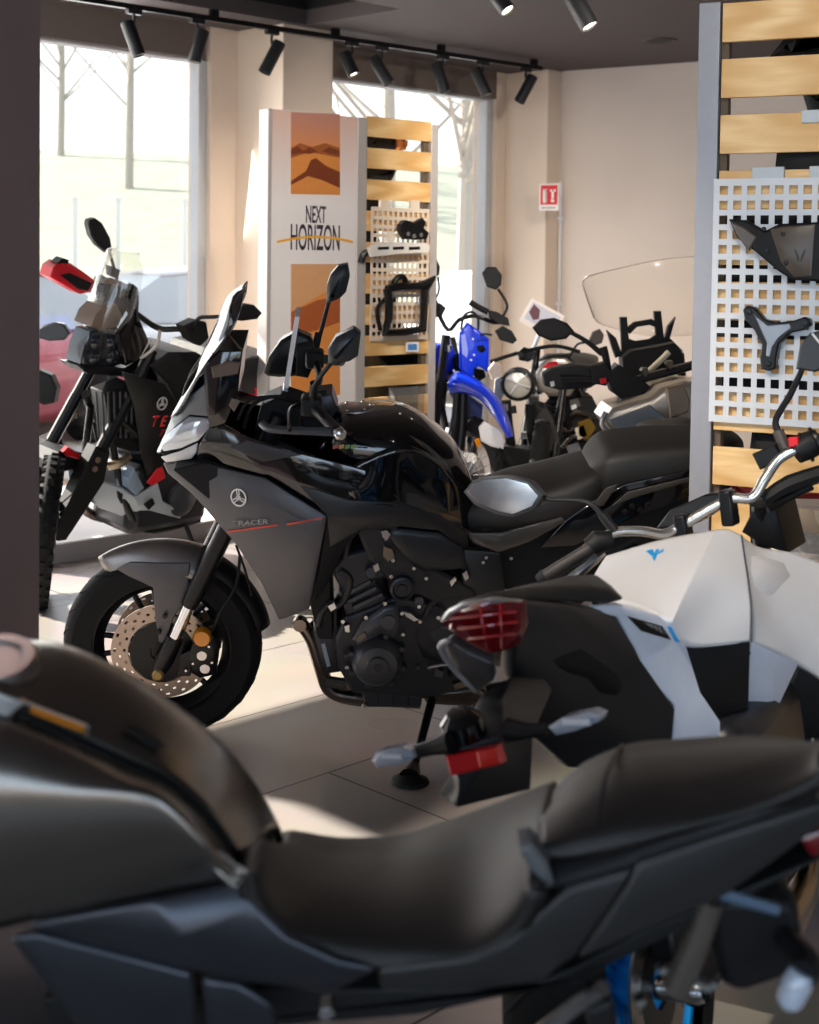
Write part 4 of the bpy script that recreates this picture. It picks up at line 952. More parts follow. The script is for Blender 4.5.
T.pill('air_box_cover', [(388, 531), (402, 529), (440, 533), (462, 548), (467, 568), (424, 572), (404, 558), (392, 544)], .19, .06, mat('satin_black_panel', '#1d1d20'), ((.008, .006), (.01, .003)), mirror=True)
T.facets('inner_fairing', {0: (327, 517, .255), 1: (362, 530, .235), 2: (330, 580, .215), 3: (313, 606, .215), 4: (324, 540, .245), 5: (345, 548, .22)}, [[0, 1, 5, 4], [4, 5, 2, 3]], BLK, .01, mirror=True)
for x_, m_ in ((333, mat('label_red', '#9c4a3a', .4)), (339, mat('label_orange', '#b08a3a', .4)), (345, mat('label_green', '#5f8a52', .4)), (351, mat('label_olive', '#7a8a5a', .4))): T.pill('tank_label', [(x_, 445.5), (x_ + 5, 444.5), (x_ + 5, 448), (x_, 449)], .262, .004, m_, ((.0008, .0004),))
# handlebars, grips, levers, mirrors
hc = T.p(322, 398, y=0)
for sy in (1, -1):
    g0, g1 = T.p(314, 407, y=.29), T.p(336, 430, y=.40)
    pts = [V((hc.x + .03, sy * .05, hc.z)), V((hc.x + .01, sy * .16, hc.z + .02)), V((g0.x, sy * g0.y, g0.z)), V((g1.x, sy * g1.y, g1.z))]
    b = new(); tube(b, pts, .012, 12, 5); hb = T.add('handlebar', b, BLKS)
    b = new(); q0, q1 = pts[2], pts[3]; tube(b, [q0.lerp(q1, .1), q0.lerp(q1, .5), q1], [.018, .0165, .018], 14); T.add('grip', b, mat('grip_rubber', '#2a2623', .5), parent=hb)
    b = new(); dd = (q1 - q0).normalized(); lathe(b, [(0, 0), (.016, 0), (.018, .01), (.018, .03), (.012, .036), (0, .036)], q1, dd, 14); T.add('bar_weight', b, ALU, parent=hb)
    b = new(); mid = q0.lerp(q1, -.12); box(b, mid.x - .03, mid.x + .03, mid.y - .035, mid.y + .035, mid.z - .03, mid.z + .028); T.add('switchgear', b, BLK, parent=hb, bevel=.01)
    b = new(); tube(b, [mid + V((.035, 0, .0)), mid + V((.06, sy * .05, -.005)), mid + V((.055, sy * .19, -.02))], [.006, .007, .006], 8, 4); T.add('lever', b, BLKS, parent=hb)
T.pipe('brake_guard', [T.p(262, 424, y=.32), T.p(272, 429, y=.36), T.p(310, 431, y=.40), T.p(337, 432, y=.40)], [.011, .012, .012, .014], mat('guard_grey', '#3e4044', .4))
b = new(); c = T.p(337, 432.5, y=.415); lathe(b, [(0, .004), (.015, .004), (.018, 0), (.018, -.02), (0, -.02)], c, (0, 1, 0), 18); T.add('guard_end', b, BLK)
b = new(); lathe(b, [(.0, .005), (.008, .005), (.009, .003), (0, .003)], c, (0, 1, 0), 14); T.add('bolt', b, ALU)
def tmirror(pts, y, stalk, sy):
    m_ = T.pill('mirror', pts, y, .035, mat('mirror_housing', '#2b2e31', .4), ((.010, .012), (.014, .006)))
    T.pipe('mirror_stalk', stalk, [.007, .007, .010], BLK, sm=4, parent=m_)
    return m_
tmirror([(326, 301), (327, 285), (331, 274), (338, 266), (348, 264), (350, 276), (346, 292), (340, 298), (329, 303)], -.40, [T.p(329, 301, y=-.41), T.p(320, 335, y=-.38), T.p(314, 360, y=-.33)], -1)
tmirror([(328, 363), (328, 350), (336, 337), (354, 328), (361, 333), (358, 356), (350, 361), (332, 365)], .45, [T.p(331, 363, y=.43), T.p(316, 383, y=.38), T.p(314, 396, y=.31)], 1)
T.pipe('mirror_mount', [T.p(314, 383, y=.33), T.p(313, 400, y=.30)], .012, BLK, sm=0)
T.pipe('mirror_mount', [T.p(318, 333, y=-.38), T.p(313, 362, y=-.33)], .011, BLK, sm=0)
T.pill('hand_guard', [(264, 373), (269, 357), (281, 340), (297, 331), (311, 337), (317, 352), (310, 372), (295, 376), (280, 377), (268, 376)], -.36, .05, BLKS, ((.008, .006), (.008, .004)))
T.pill('switch_box', [(296, 348), (313, 345), (316, 360), (308, 378), (296, 376)], -.28, .06, BLK, ((.006, .004),))
T.slab('dash_bracket', [(255, 430), (262, 405), (282, 396), (300, 402), (330, 412), (336, 428), (310, 436), (275, 434)], .14, BLK)
T.pipe('cable', [T.p(244, 428, y=.1), T.p(252, 406, y=.11), T.p(272, 397, y=.1), T.p(296, 402, y=.08)], .006, BLK)
T.pipe('cable', [T.p(238, 420, y=.12), T.p(250, 400, y=.13), T.p(285, 396, y=.12)], .005, BLK)
T.pipe('cable', [T.p(300, 430, y=.12), T.p(306, 400, y=.14), T.p(326, 392, y=.12)], .007, BLK)
T.pill('clamp', [(300, 408), (316, 396), (332, 394), (338, 410), (330, 420), (306, 420)], .06, .12, ENG, ((.006, .004),))
# seat
T.body('rider_seat', [(455, 497, 534, .10), (475, 488, 532, .12), (505, 478, 528, .15), (535, 472, 522, .165), (560, 466, 516, .165), (582, 459, 508, .15), (600, 455, 500, .12)], SEATB, 20, .55)
T.body('pillion_seat', [(585, 457, 474, .08), (592, 449, 482, .12), (606, 439, 486, .145), (640, 434, 486, .15), (690, 431, 482, .14), (722, 430, 474, .11), (738, 436, 466, .06)], SEATM, 20, .5)
T.facets('tail_cover', {0: (452, 520, .12), 1: (470, 533, .155), 2: (500, 533, .17), 3: (562, 517, .175), 4: (566, 522, .175), 5: (530, 542, .18), 6: (498, 553, .178), 7: (474, 545, .16)}, [[0, 1, 7], [1, 2, 6, 7], [2, 3, 4, 5, 6]], mat('satin_grey_brown', '#3d3834', .3, coat=.3), .01, mirror=True)
T.facets('tail_fairing', {0: (566, 520, .17), 1: (598, 498, .17), 2: (625, 484, .165), 3: (700, 468, .15), 4: (745, 462, .12), 5: (745, 480, .12), 6: (690, 496, .15), 7: (620, 524, .17), 8: (575, 546, .17), 9: (540, 548, .17)}, [[0, 1, 7, 8, 9], [1, 2, 6, 7], [2, 3, 5, 6], [3, 4, 5]], BLKG, .012, mirror=True)
T.facets('tail_stripe', {0: (592, 507, .18), 1: (606, 488, .18), 2: (618, 484, .178), 3: (604, 506, .18)}, [[0, 1, 2, 3]], mat('satin_grey_brown', '#3d3834'), .004, mirror=True)
T.facets('tail_stripe', {0: (612, 506, .178), 1: (628, 492, .176), 2: (690, 477, .158), 3: (690, 482, .158), 4: (640, 496, .17)}, [[0, 1, 2, 3, 4]], mat('satin_grey_brown', '#3d3834'), .004, mirror=True)
T.slab('tail_core', [(480, 530), (600, 490), (742, 462), (742, 482), (640, 540), (560, 590), (490, 590)], .26, BLK)
T.pill('subframe_plate', [(464, 550), (500, 553), (505, 590), (498, 615), (470, 612), (462, 580)], .18, .03, mat('frame_black', '#1b1b1e', .45), ((.006, .004),), mirror=True)
for q in ((486, 557), (511, 558), (483, 562)): T.bolt(*q, .185, .007)
for q in ((625, 512), (632, 506), (640, 510), (648, 505)): T.bolt(*q, .172, .008, BLKS)
# engine
T.slab('crankcase', [(334, 640), (346, 616), (368, 608), (396, 596), (420, 600), (470, 612), (480, 660), (470, 690), (424, 700), (352, 694), (338, 668)], .36, ENG, bevel=.012)
T.slab('cylinder_block', [(338, 592), (372, 574), (392, 604), (368, 624), (350, 628)], .34, ENG, bevel=.01)
for k in range(3):
    t = k / 2; T.pill('cylinder_rib', [(342 + 5 * t * 2, 594 + 12 * t), (370 + 6 * t * 2, 579 + 13 * t), (372 + 6 * t * 2, 583 + 13 * t), (344 + 5 * t * 2, 598 + 12 * t)], .182, .02, ENGL, ((.002, .003),))
T.slab('cylinder_head', [(330, 570), (342, 556), (368, 548), (392, 556), (398, 576), (374, 582), (344, 596)], .36, ENG, bevel=.012)
T.slab('frame_beam', [(352, 520), (398, 524), (420, 560), (476, 590), (486, 650), (462, 650), (440, 606), (396, 590), (368, 560)], .38, mat('frame_black', '#1b1b1e'), bevel=.012)
c = T.p(377, 659, y=.19)
b = new(); lathe(b, [(0, .064), (.030, .064), (.034, .058), (.036, .056), (.06, .052), (.074, .036), (.08, .01), (.084, -.03), (0, -.03)], c, (0, 1, 0), 40); cl = T.add('clutch_cover', b, ENGL)
b = new(); lathe(b, [(.026, .062), (.034, .062), (.034, .067), (.026, .067)], c, (0, 1, 0), 32, closed=True); T.add('cover_ring', b, mat('ring_grey', '#4a4c50', .3, metal=.6), parent=cl)
b = new(); lathe(b, [(0, .066), (.012, .066), (.014, .062), (0, .062)], c, (0, 1, 0), 20); T.add('cover_cap', b, ENG, parent=cl)
for k in range(8):
    a = .3 + k * math.pi / 4; q = c + V((.085 * math.cos(a), .0, .085 * math.sin(a))); b = new(); lathe(b, [(0, .02), (.008, .02), (.011, .008), (.012, -.02), (0, -.02)], q, (0, 1, 0), 10); T.add('bolt', b, ENGL)
T.pill('generator_cover', [(352, 640), (362, 622), (384, 606), (396, 604), (400, 622), (396, 640), (380, 634), (362, 650)], .2, .05, ENGL, ((.006, .006), (.006, .003)))
T.disc('cover_boss', T.p(388, 621, y=.2), .026, .014, ENGL)
T.pill('badge_plate', [(356, 638), (364, 632), (367, 636), (358, 643)], .215, .01, mat('badge_tan', '#77695c', .4), ((.001, .001),))
T.disc('starter_cover', T.p(402, 586, y=.18), .04, .03, ENG, prof=[(0, .026), (.014, .026), (.016, .022), (.026, .022), (.03, .03), (.038, .026), (.041, 0), (.041, -.03), (0, -.03)])
T.disc('coolant_cap', T.p(419, 600, y=.19), .016, .012, ENGL); T.disc('coolant_cap', T.p(371, 571, y=.19), .018, .014, ENGL)
T.slab('oil_pan', [(362, 672), (420, 672), (424, 690), (421, 708), (366, 708), (361, 690)], .30, ENGL, bevel=.008)
for x in (377, 392, 408): T.slab('pan_rib', [(x, 680), (x + 2, 680), (x + 2, 706), (x, 706)], .31, ENG, bevel=.002)
T.pill('oil_cooler', [(313, 633), (318, 629), (338, 629), (345, 636), (348, 662), (344, 671), (324, 674), (319, 660)], .14, .16, ENG, ((.008, .006), (.008, .003)))
T.pill('cooler_tab', [(321, 644), (325, 643), (331, 666), (327, 667)], .152, .004, mat('pale_blue_tab', '#8d9cab', .4), ((.001, .001),))
T.pipe('exhaust_header', [T.p(300, 622, y=.06), T.p(312, 640, y=.06), T.p(322, 672, y=.06), T.p(330, 690, y=.06), T.p(352, 697, y=.06), T.p(420, 702, y=.04)], .022, mat('dark_steel_pipe', '#7a7068', .25, metal=1.), 14)
T.pipe('exhaust_header', [T.p(306, 622, y=.0), T.p(318, 650, y=.0), T.p(330, 690, y=.0), T.p(362, 700, y=.0)], .022, mat('dark_steel_pipe', '#7a7068'), 14, mirror=False)
T.disc('horn', T.p(300, 622, y=.06), .024, .03, mat('dark_steel_pipe', '#7a7068'))
T.slab('catalyser', [(424, 690), (478, 686), (492, 700), (470, 709), (424, 706)], .18, mat('dark_steel_pipe', '#7a7068'), bevel=.02)
T.pipe('coolant_hose', [T.p(326, 681, y=.13), T.p(338, 683, y=.14), T.p(352, 684, y=.15), T.p(362, 683, y=.15)], .018, mat('hose_rubber', '#2b2723', .5))
T.pipe('hose_clip', [T.p(347, 684, y=.15), T.p(356, 684, y=.152)], .0195, mat('copper_clip', '#8a7565', .35, metal=.8), sm=0)
T.disc('drain_plug', T.p(367, 679, y=.165), .012, .008, mat('brass_nut', '#8f7a4a'))
T.slab('radiator', [(300, 560), (330, 548), (334, 640), (318, 640)], .30, BLK, bevel=.006)
for a_, y_ in ((((345, 560), (352, 530), (372, 534), (385, 560)), .17), (((330, 610), (344, 600), (350, 580), (340, 570)), .18), (((395, 575), (412, 560), (428, 572), (440, 590)), .175), (((405, 560), (398, 545), (384, 540)), .16), (((332, 600), (322, 612), (318, 626)), .15), (((424, 618), (436, 600), (456, 596), (476, 604)), .18)):
    T.pipe('hose', [T.p(x, y, y=y_) for x, y in a_], .011, mat('hose_black', '#18181b', .4))
for q, m_ in (((385, 534), CHR), ((386, 538), ALU), ((385, 603), ALU), ((366, 617), ALU), ((343, 621), ALU), ((348, 630), ALU), ((402, 613), ALU), ((403, 634), ALU), ((408, 615), ALU), ((420, 621), ALU), ((426, 578), ALU), ((414, 568), ALU), ((391, 576), ALU), ((393, 560), ALU), ((438, 617), ALU), ((419, 606), CHR), ((347, 667), ALU), ((365, 705), ALU), ((346, 655), ENGL), ((398, 675), ENGL), ((418, 667), ENGL)): T.bolt(*q, .2, .0075, m_)
for pts in (((374, 552), (384, 546), (394, 556), (392, 566), (384, 570), (376, 562)), ((446, 585), (452, 575), (458, 578), (453, 592), (447, 596))): T.pill('throttle_body', pts, .175, .05, mat('cast_grey', '#6d6a66', .4, metal=.7), ((.003, .003),))
T.pill('sprocket_cover', [(408, 612), (430, 604), (470, 610), (478, 640), (474, 672), (440, 668), (418, 660), (410, 640)], .17, .05, ENG, ((.008, .006), (.01, .004)))
for pts, m_ in (([(381, 531), (387, 529), (391, 534), (388, 540), (383, 538)], CHR), ([(384, 546), (392, 549), (395, 558), (388, 562), (383, 556)], mat('cast_tan', '#86786a', .35, metal=.7)), ([(327, 606), (334, 602), (337, 608), (331, 612)], ALU), ([(403, 611), (411, 613), (419, 620), (414, 622), (405, 616)], ALU),
               ([(449, 582), (455, 576), (457, 580), (451, 588)], CHR), ([(462, 574), (467, 570), (469, 578), (465, 582)], ALU), ([(344, 626), (350, 624), (350, 632), (345, 632)], ALU), ([(373, 566), (378, 562), (380, 570), (375, 573)], ALU), ([(436, 668), (444, 672), (442, 678), (434, 676)], ENGL), ([(452, 684), (466, 680), (470, 686), (455, 690)], mat('dark_steel_pipe', '#7a7068'))):
    T.pill('metal_bracket', pts, .205, .03, m_, ((.002, .002),))
T.pill('swingarm', [(470, 622), (520, 632), (640, 655), (648, 672), (520, 668), (472, 660)], .13, .05, mat('frame_black', '#1b1b1e'), ((.006, .004),), mirror=True)
T.slab('rear_hugger', [(512, 612), (560, 572), (620, 540), (690, 560), (690, 575), (620, 560), (560, 600), (530, 640)], .14, BLK)
T.pipe('footpeg', [T.p(450, 672, y=.15), T.p(455, 676, y=.27)], .013, BLK, sm=0); T.pipe('gear_lever', [T.p(428, 668, y=.2), T.p(450, 664, y=.21), T.p(474, 668, y=.2)], .006, ALU, sm=3)
T.pipe('muffler', [T.p(470, 698, y=-.12), T.p(540, 690, y=-.16), T.p(640, 672, y=-.18)], [.04, .05, .045], BLKS, 14, 4)
# side stand standing on the floor
f_ = T.inv @ on_z(410, 782, .004); tp = T.p(432, 700, y=.12)
b = new(); tube(b, [tp, tp.lerp(f_, .55), tp.lerp(f_, .94)], [.014, .013, .012], 10); ss = T.add('side_stand', b, BLKS)
R_ = T.M.inverted().to_3x3(); upl = (R_ @ UP).normalized()
b = new(); lathe(b, [(0, .022), (.03, .02), (.055, .008), (.058, 0), (0, 0)], f_, upl, 22); T.add('stand_foot', b, BLK, parent=ss)
b = new(); tube(b, [f_ + upl * .012, tp.lerp(f_, .80)], [.034, .016], 10); T.add('stand_ankle', b, BLKS, parent=ss)
b = new()
# white information card standing at the bars, seen edge-on
ic = empty('card_holder', T.M, 'thin white information card standing edge-on at the handlebar of the black tourer', 'card')
a0, a1, a2 = T.p(297, 312, y=0), T.p(286, 382, y=0), T.p(285, 396, y=0)
b = new(); w_ = V((.018, 0, .003)); prism(b, [a0 + V((.004, -.07, 0)), a1 + V((.004, -.07, 0)), a1 + V((.004, .07, 0)), a0 + V((.004, .07, 0))], (-.014, 0, 0)); obj('card', b, mat('milky_card', '#e9e6e6', .3), ic, smooth=0)
b = new(); tube(b, [a1, a2], .008, 8); obj('stem', b, CLRL, ic)
# ------------------------------------------------------------------ the dark motorcycle in the foreground
G = Bike('naked_motorcycle', V((-1.1, 1.70, 0)), 180, 10, 'matte dark grey motorcycle in the blurred foreground, only its tank, seat and tail showing')
GT = mat('matte_graphite_paint', '#716b65', .25, metal=.9, noise=.03)
GS = mat('matte_slate_paint', '#3c3e44', .30, metal=.7, noise=.03)
wheel(G, 0, .3, .3, .12, .215, BLKS, 10, (1, -1)); wheel(G, -1.4, .3, .3, .18, .215, BLKS, 10, (-1,), disc_r=.12)
P = lambda L_, y: [G.p(a, c, y=y) for a, c in L_]
crest = P([(-150, 690), (-70, 655), (-10, 641), (31, 640), (67, 646), (118, 669), (174, 705), (220, 743), (256, 789), (277, 828)], -.055)
crease = P([(-150, 735), (-80, 700), (-10, 697), (30, 711), (77, 733), (125, 755), (170, 777), (210, 812), (236, 852), (248, 873)], .105)
mir = lambda r: [V((q.x, -q.y, q.z)) for q in r]
mid = [V(((a.x + c.x) / 2, .03, max(a.z, c.z) * .7 + min(a.z, c.z) * .3 + .006)) for a, c in zip(crest, crease)]
far1 = [V((a.x, -.115, a.z - .045)) for a in crest]; far2 = [V((a.x, -.165, a.z - .13)) for a in crest]; far3 = [V((a.x, -.175, a.z - .24)) for a in crest]
TC_ = G.surf('tank_cover', [far3, far2, far1, crest, mid, crease], GT, 28, 20, .012)
b = new(); tube(b, [q + V((0, .003, -.003)) for q in crease], .004, 6, 4); G.add('tank_seam', b, BLK)
cr2 = [q + V((0, .006, -.010)) for q in crease]
sh1 = P([(-150, 775), (-80, 745), (-10, 735), (30, 742), (77, 757), (125, 775), (165, 792), (204, 826), (230, 860), (245, 876)], .165)
sh2 = P([(-150, 820), (-80, 800), (-10, 794), (30, 792), (77, 792), (125, 792), (162, 800), (198, 832), (226, 864), (243, 879)], .200)
lo1 = P([(-150, 880), (-80, 875), (-10, 870), (30, 864), (77, 857), (125, 850), (165, 845), (198, 853), (224, 872), (243, 882)], .200)
lo2 = P([(-150, 960), (-80, 945), (-10, 931), (30, 922), (77, 913), (125, 903), (170, 894), (205, 887), (230, 881), (246, 880)], .165)
TS_ = G.surf('tank_side', [cr2, sh1, sh2, lo1, lo2], GT, 30, 18, .012)
# filler cap and caution sticker
c = G.p(-4, 664, y=.03); nrm = V((-.02, .18, 1)).normalized()
b = new(); lathe(b, [(0, .006), (.026, .006), (.030, .010), (.040, .010), (.046, .004), (.046, -.02), (0, -.02)], c, nrm, 32); G.add('filler_cap', b, mat('satin_cap_bright', '#b9b4b0', .28, metal=1.))
from mathutils.bvhtree import BVHTree
_sk = [BVHTree.FromPolygons([v.co for v in o.data.vertices], [p.vertices[:] for p in o.data.polygons]) for o in (TC_, TS_)]
def on_top(px, py, add=.002):
    o = G.inv @ CAMP; d = (G.inv.to_3x3() @ ray(px, py)).normalized(); best = None
    for bv in _sk:
        h = bv.ray_cast(o, d)
        if h[0] is not None and (best is None or h[3] < best[1]): best = (h[0] - d * add, h[3])
    return best[0] if best else G.p(px, py, y=.1)
def sticker(name, quad, m, th=.0012):
    b = new(); (a, b1, c1, d1) = quad; rows = []
    for i in range(7):
        u = i / 6; rows.append([on_top(a[0] + (b1[0] - a[0]) * u, a[1] + (b1[1] - a[1]) * u, .010), on_top(d1[0] + (c1[0] - d1[0]) * u, d1[1] + (c1[1] - d1[1]) * u, .010)])
    grid(b, rows); return G.add(name, b, m, solid=th, smooth=0)
sticker('sticker', ((-8, 690), (88, 727), (86, 737), (-8, 712)), mat('sticker_grey', '#b5b2b0', .5))
sticker('sticker', ((20, 699), (86, 724), (84, 732), (20, 707)), mat('sticker_orange', '#e08a1a', .5))
sticker('sticker', ((-6, 694), (14, 700), (14, 709), (-6, 706)), mat('sticker_white', '#e8e8e8', .5))
for pts in (((125, 728), (140, 733), (163, 748), (150, 746)),): G.pill('tank_slot', [(a, c, .075) for a, c in pts], .075, .01, BLK, ((.001, .001),))
# rider seat
def seat(name, far, near, bot, yf, yn, yb, m, lift, n=26):
    F_, N_, B2 = P(far, -yf), P(near, yn), P(bot, yb)
    low = [V((q.x, q.y - .01, q.z - .06)) for q in F_]; C_ = [V(((a.x + c.x) / 2, 0, (a.z + c.z) / 2 + lift)) for a, c in zip(F_, N_)]
    C1 = [V((a.x * .75 + c.x * .25, -yf * .55, a.z * .7 + (a.z + c.z) / 2 * .3 + lift * .7)) for a, c in zip(F_, N_)]
    C2 = [V((a.x * .25 + c.x * .75, yn * .55, c.z * .7 + (a.z + c.z) / 2 * .3 + lift * .7)) for a, c in zip(F_, N_)]
    o = G.surf(name, [low, F_, C1, C_, C2, N_, B2], m, n, 22, .02); return B2
B2 = seat('rider_seat', [(272, 842), (290, 831), (340, 838), (400, 835), (440, 823), (480, 809), (520, 794), (556, 781)],
     [(258, 868), (268, 895), (300, 922), (350, 936), (400, 940), (468, 938), (506, 915), (528, 880)],
     [(252, 872), (262, 907), (292, 938), (340, 962), (400, 968), (474, 958), (512, 934), (530, 890)], .15, .165, .185, mat('seat_vinyl_dark', '#1f1d1c', .44, spec=.4, bump=.3, bscale=900), .012)
seat('pillion_seat', [(536, 832), (562, 781), (620, 748), (686, 740), (758, 737), (804, 744), (818, 756)],
     [(540, 842), (574, 834), (610, 826), (686, 812), (758, 793), (802, 775), (818, 763)],
     [(531, 846), (556, 858), (606, 850), (686, 828), (758, 807), (812, 781), (822, 770)], .115, .115, .13, mat('seat_vinyl_dark', '#332f2d'), .02)
b = new(); tube(b, [G.p(600, 829, y=.118), G.p(605, 800, y=.06) + V((0, 0, .03)), G.p(622, 748, y=-.112) + V((0, 0, .004))], .0025, 6, 6); G.add('seat_seam', b, BLK)
# side bodywork
def fp(L_, y): return {i: (a, c, y) for i, (a, c) in enumerate(L_)}
G.facets('side_cover', {0: (28, 924, .168), 1: (154, 899, .172), 2: (249, 878, .17), 3: (258, 907, .185), 4: (290, 940, .19), 5: (340, 964, .192), 6: (378, 972, .19), 7: (330, 995, .17), 8: (230, 982, .17), 9: (120, 955, .168), 10: (36, 937, .165), 11: (180, 935, .192)},
         [[0, 1, 11, 9, 10], [1, 2, 3, 11], [3, 4, 11], [4, 5, 8, 11], [5, 6, 7, 8], [8, 9, 11]], GS, .012, mirror=(.55, .16), bevel=.008)
G.facets('lower_panel', {0: (8, 939, .17), 1: (36, 935, .175), 2: (192, 975, .175), 3: (198, 1040, .17), 4: (90, 1045, .165)}, [[0, 1, 2, 3, 4]], GS, .012, mirror=(.55, .16), bevel=.006)
G.facets('lower_panel', {0: (201, 980, .17), 1: (238, 986, .172), 2: (272, 1006, .17), 3: (282, 1045, .165), 4: (206, 1045, .165)}, [[0, 1, 2, 3, 4]], GS, .012, mirror=(.55, .16), bevel=.008)
G.facets('tail_side_cover', {0: (378, 974, .19), 1: (470, 962, .188), 2: (506, 945, .185), 3: (569, 889, .16), 4: (580, 884, .16), 5: (636, 866, .152), 6: (626, 884, .158), 7: (574, 960, .16), 8: (540, 984, .16), 9: (470, 993, .165), 10: (380, 992, .17)},
         [[0, 1, 9, 10], [1, 2, 8, 9], [2, 3, 7, 8], [3, 4, 6, 7], [4, 5, 6]], mat('satin_charcoal', '#2c2b2b', .40, metal=.15, spec=.4), .012, mirror=(.55, .16), bevel=.006)
G.facets('tail_panel', {0: (638, 863, .15), 1: (712, 839, .142), 2: (819, 805, .125), 3: (846, 797, .11), 4: (848, 822, .11), 5: (819, 830, .12), 6: (727, 897, .135), 7: (640, 936, .145), 8: (577, 962, .155), 9: (602, 926, .155), 10: (630, 884, .155)},
         [[0, 1, 6, 7, 10], [1, 2, 5, 6], [2, 3, 4, 5], [7, 8, 9, 10]], mat('satin_charcoal', '#3c3a39'), .012, mirror=(.55, .16), bevel=.006)
G.facets('under_seat_strip', {0: (540, 862, .128), 1: (600, 854, .13), 2: (686, 830, .13), 3: (758, 809, .125), 4: (818, 782, .12), 5: (819, 802, .12), 6: (712, 837, .135), 7: (636, 862, .145), 8: (585, 882, .15), 9: (552, 888, .148)}, [[0, 1, 7, 8, 9], [1, 2, 6, 7], [2, 3, 5, 6], [3, 4, 5]], BLK, .01, mirror=(.55, .16))
G.pill('seat_hinge', [(519, 846), (531, 843), (547, 862), (554, 884), (545, 890), (530, 868)], .15, .03, mat('hinge_grey', '#75777a', .35, metal=.5), ((.004, .004),))
G.slab('tail_core', [(40, 1000), (250, 990), (520, 990), (575, 968), (640, 934), (800, 866), (835, 852), (735, 904), (580, 980), (420, 1015), (60, 1045)], .20, BLK)
G.pill('bolt_cap', [(320, 1010), (330, 1007), (335, 1015), (328, 1022), (319, 1019)], .18, .02, ALU, ((.002, .002),))
G.pipe('peg_arm', [G.p(540, 1036, y=.14), G.p(575, 1006, y=.17), G.p(603, 988, y=.2)], [.010, .009, .008], ALU)
G.pill('peg_bracket', [(588, 1010), (612, 1000), (618, 1026), (590, 1040)], .17, .04, BLK, ((.004, .003),))
G.pipe('grab_strut', [G.p(712, 900, y=.1), G.p(698, 940, y=.1), G.p(676, 990, y=.1)], [.013, .014, .016], mat('strut_brown', '#4a423c', .4), sm=3)
for q in ((698, 982), (706, 985), (713, 983), (640, 1000), (662, 968)): G.bolt(*q, .11, .006, CHR)
G.slab('plate_holder', [(706, 902), (760, 898), (800, 905), (806, 955), (786, 980), (742, 995), (722, 988), (713, 950)], .16, BLK, bevel=.012)
G.pipe('holder_highlight', [G.p(720, 893, y=.10), G.p(778, 910, y=.10)], [.007, .006], mat('highlight_slate_blue', '#4d5f74', .4), sm=0)  # bluish highlight on the plate holder, built as a coloured strip
G.pipe('signal_stem', [G.p(786, 940, y=.09), G.p(806, 962, y=.13), G.p(803, 975, y=.15)], [.014, .016, .016], BLK)
b = new(); a, c = G.p(802, 972, y=.15), G.p(786, 1008, y=.155); tube(b, [a, a.lerp(c, .3), a.lerp(c, .8), c], [.012, .016, .014, .007], 12, 3); G.add('turn_signal', b, CLRL)
G.pill('tail_lamp', [(800, 838), (838, 825), (842, 850), (812, 856)], .10, .05, REDL, ((.006, .004),))
# what the picture does not show of this motorcycle: front end and engine, kept simple
for sy in (1, -1):
    b = new(); tube(b, [(.0, sy * .1, .3), (-.28, sy * .1, .95)], [.026, .022], 12); G.add('fork', b, BLKS)
    b = new(); tube(b, [(-.30, sy * .05, 1.02), (-.32, sy * .2, 1.06), (-.42, sy * .38, 1.02)], .012, 10, 4); G.add('handlebar', b, BLKS)
b = new(); lathe(b, [(0, .06), (.05, .05), (.085, .02), (.09, 0), (.06, -.08), (0, -.1)], (-.12, 0, .92), (1, 0, 0), 20); G.add('headlight', b, BLKG)
b = new(); box(b, -.95, -.5, -.16, .16, .25, .72); G.add('engine', b, ENG, bevel=.05)
b = new(); box(b, -1.42, -.9, -.13, -.08, .28, .36); box(b, -1.42, -.9, .08, .13, .28, .36); G.add('swingarm', b, BLKS, bevel=.01)
b = new(); fender_arc(b, 0, .3, .33, 60, 130, .07); G.add('front_fender', b, GT, solid=.006)
b = new(); f0 = G.inv @ (G.M @ V((-.7, .3, 0))); g = G.M @ V((-.75, .16, .28)); h_ = V((g.x + .03, g.y - .14, 0.006)); tube(b, [G.inv @ g, G.inv @ h_], .013, 8); G.add('side_stand', b, BLKS)
# ------------------------------------------------------------------ the pale motorcycle seen from behind
_h = math.radians(59); WBW = 1.4
WH = Bike('naked_motorcycle', V((.414, 2.356, 0)) + V((math.cos(_h), math.sin(_h), 0)) * WBW, 59, 9, 'pale grey naked motorcycle with cyan accents seen from behind, red tail lamp toward the viewer')
def wq(a): return WH.p(a[0], a[1], x=a[2])
def wy(px, py, y): return WH.p(px, py, y=y)
def wmesh(name, vs, faces, m, th=.012, bevel=.004, parent=None, smooth=30, sub=0):
    b = new(); d = {i: b.verts.new(wq(q) if not isinstance(q, Vector) else q) for i, q in vs.items()}
    for f in faces: b.faces.new([d[i] for i in f])
    bmesh.ops.recalc_face_normals(b, faces=b.faces)
    cp = WH.inv @ CAMP; s_ = sum(f.normal.dot(cp - f.calc_center_median()) * f.calc_area() for f in b.faces)
    if s_ < 0: bmesh.ops.reverse_faces(b, faces=b.faces)
    return WH.add(name, b, m, parent=parent, solid=th, bevel=bevel, recalc=False, smooth=smooth)
def wsolid(name, pts, vec, m, steps=((.005, .004),), parent=None):
    b = new(); pillow(b, [wq(q) if not isinstance(q, Vector) else q for q in pts], vec, steps); return WH.add(name, b, m, parent=parent)
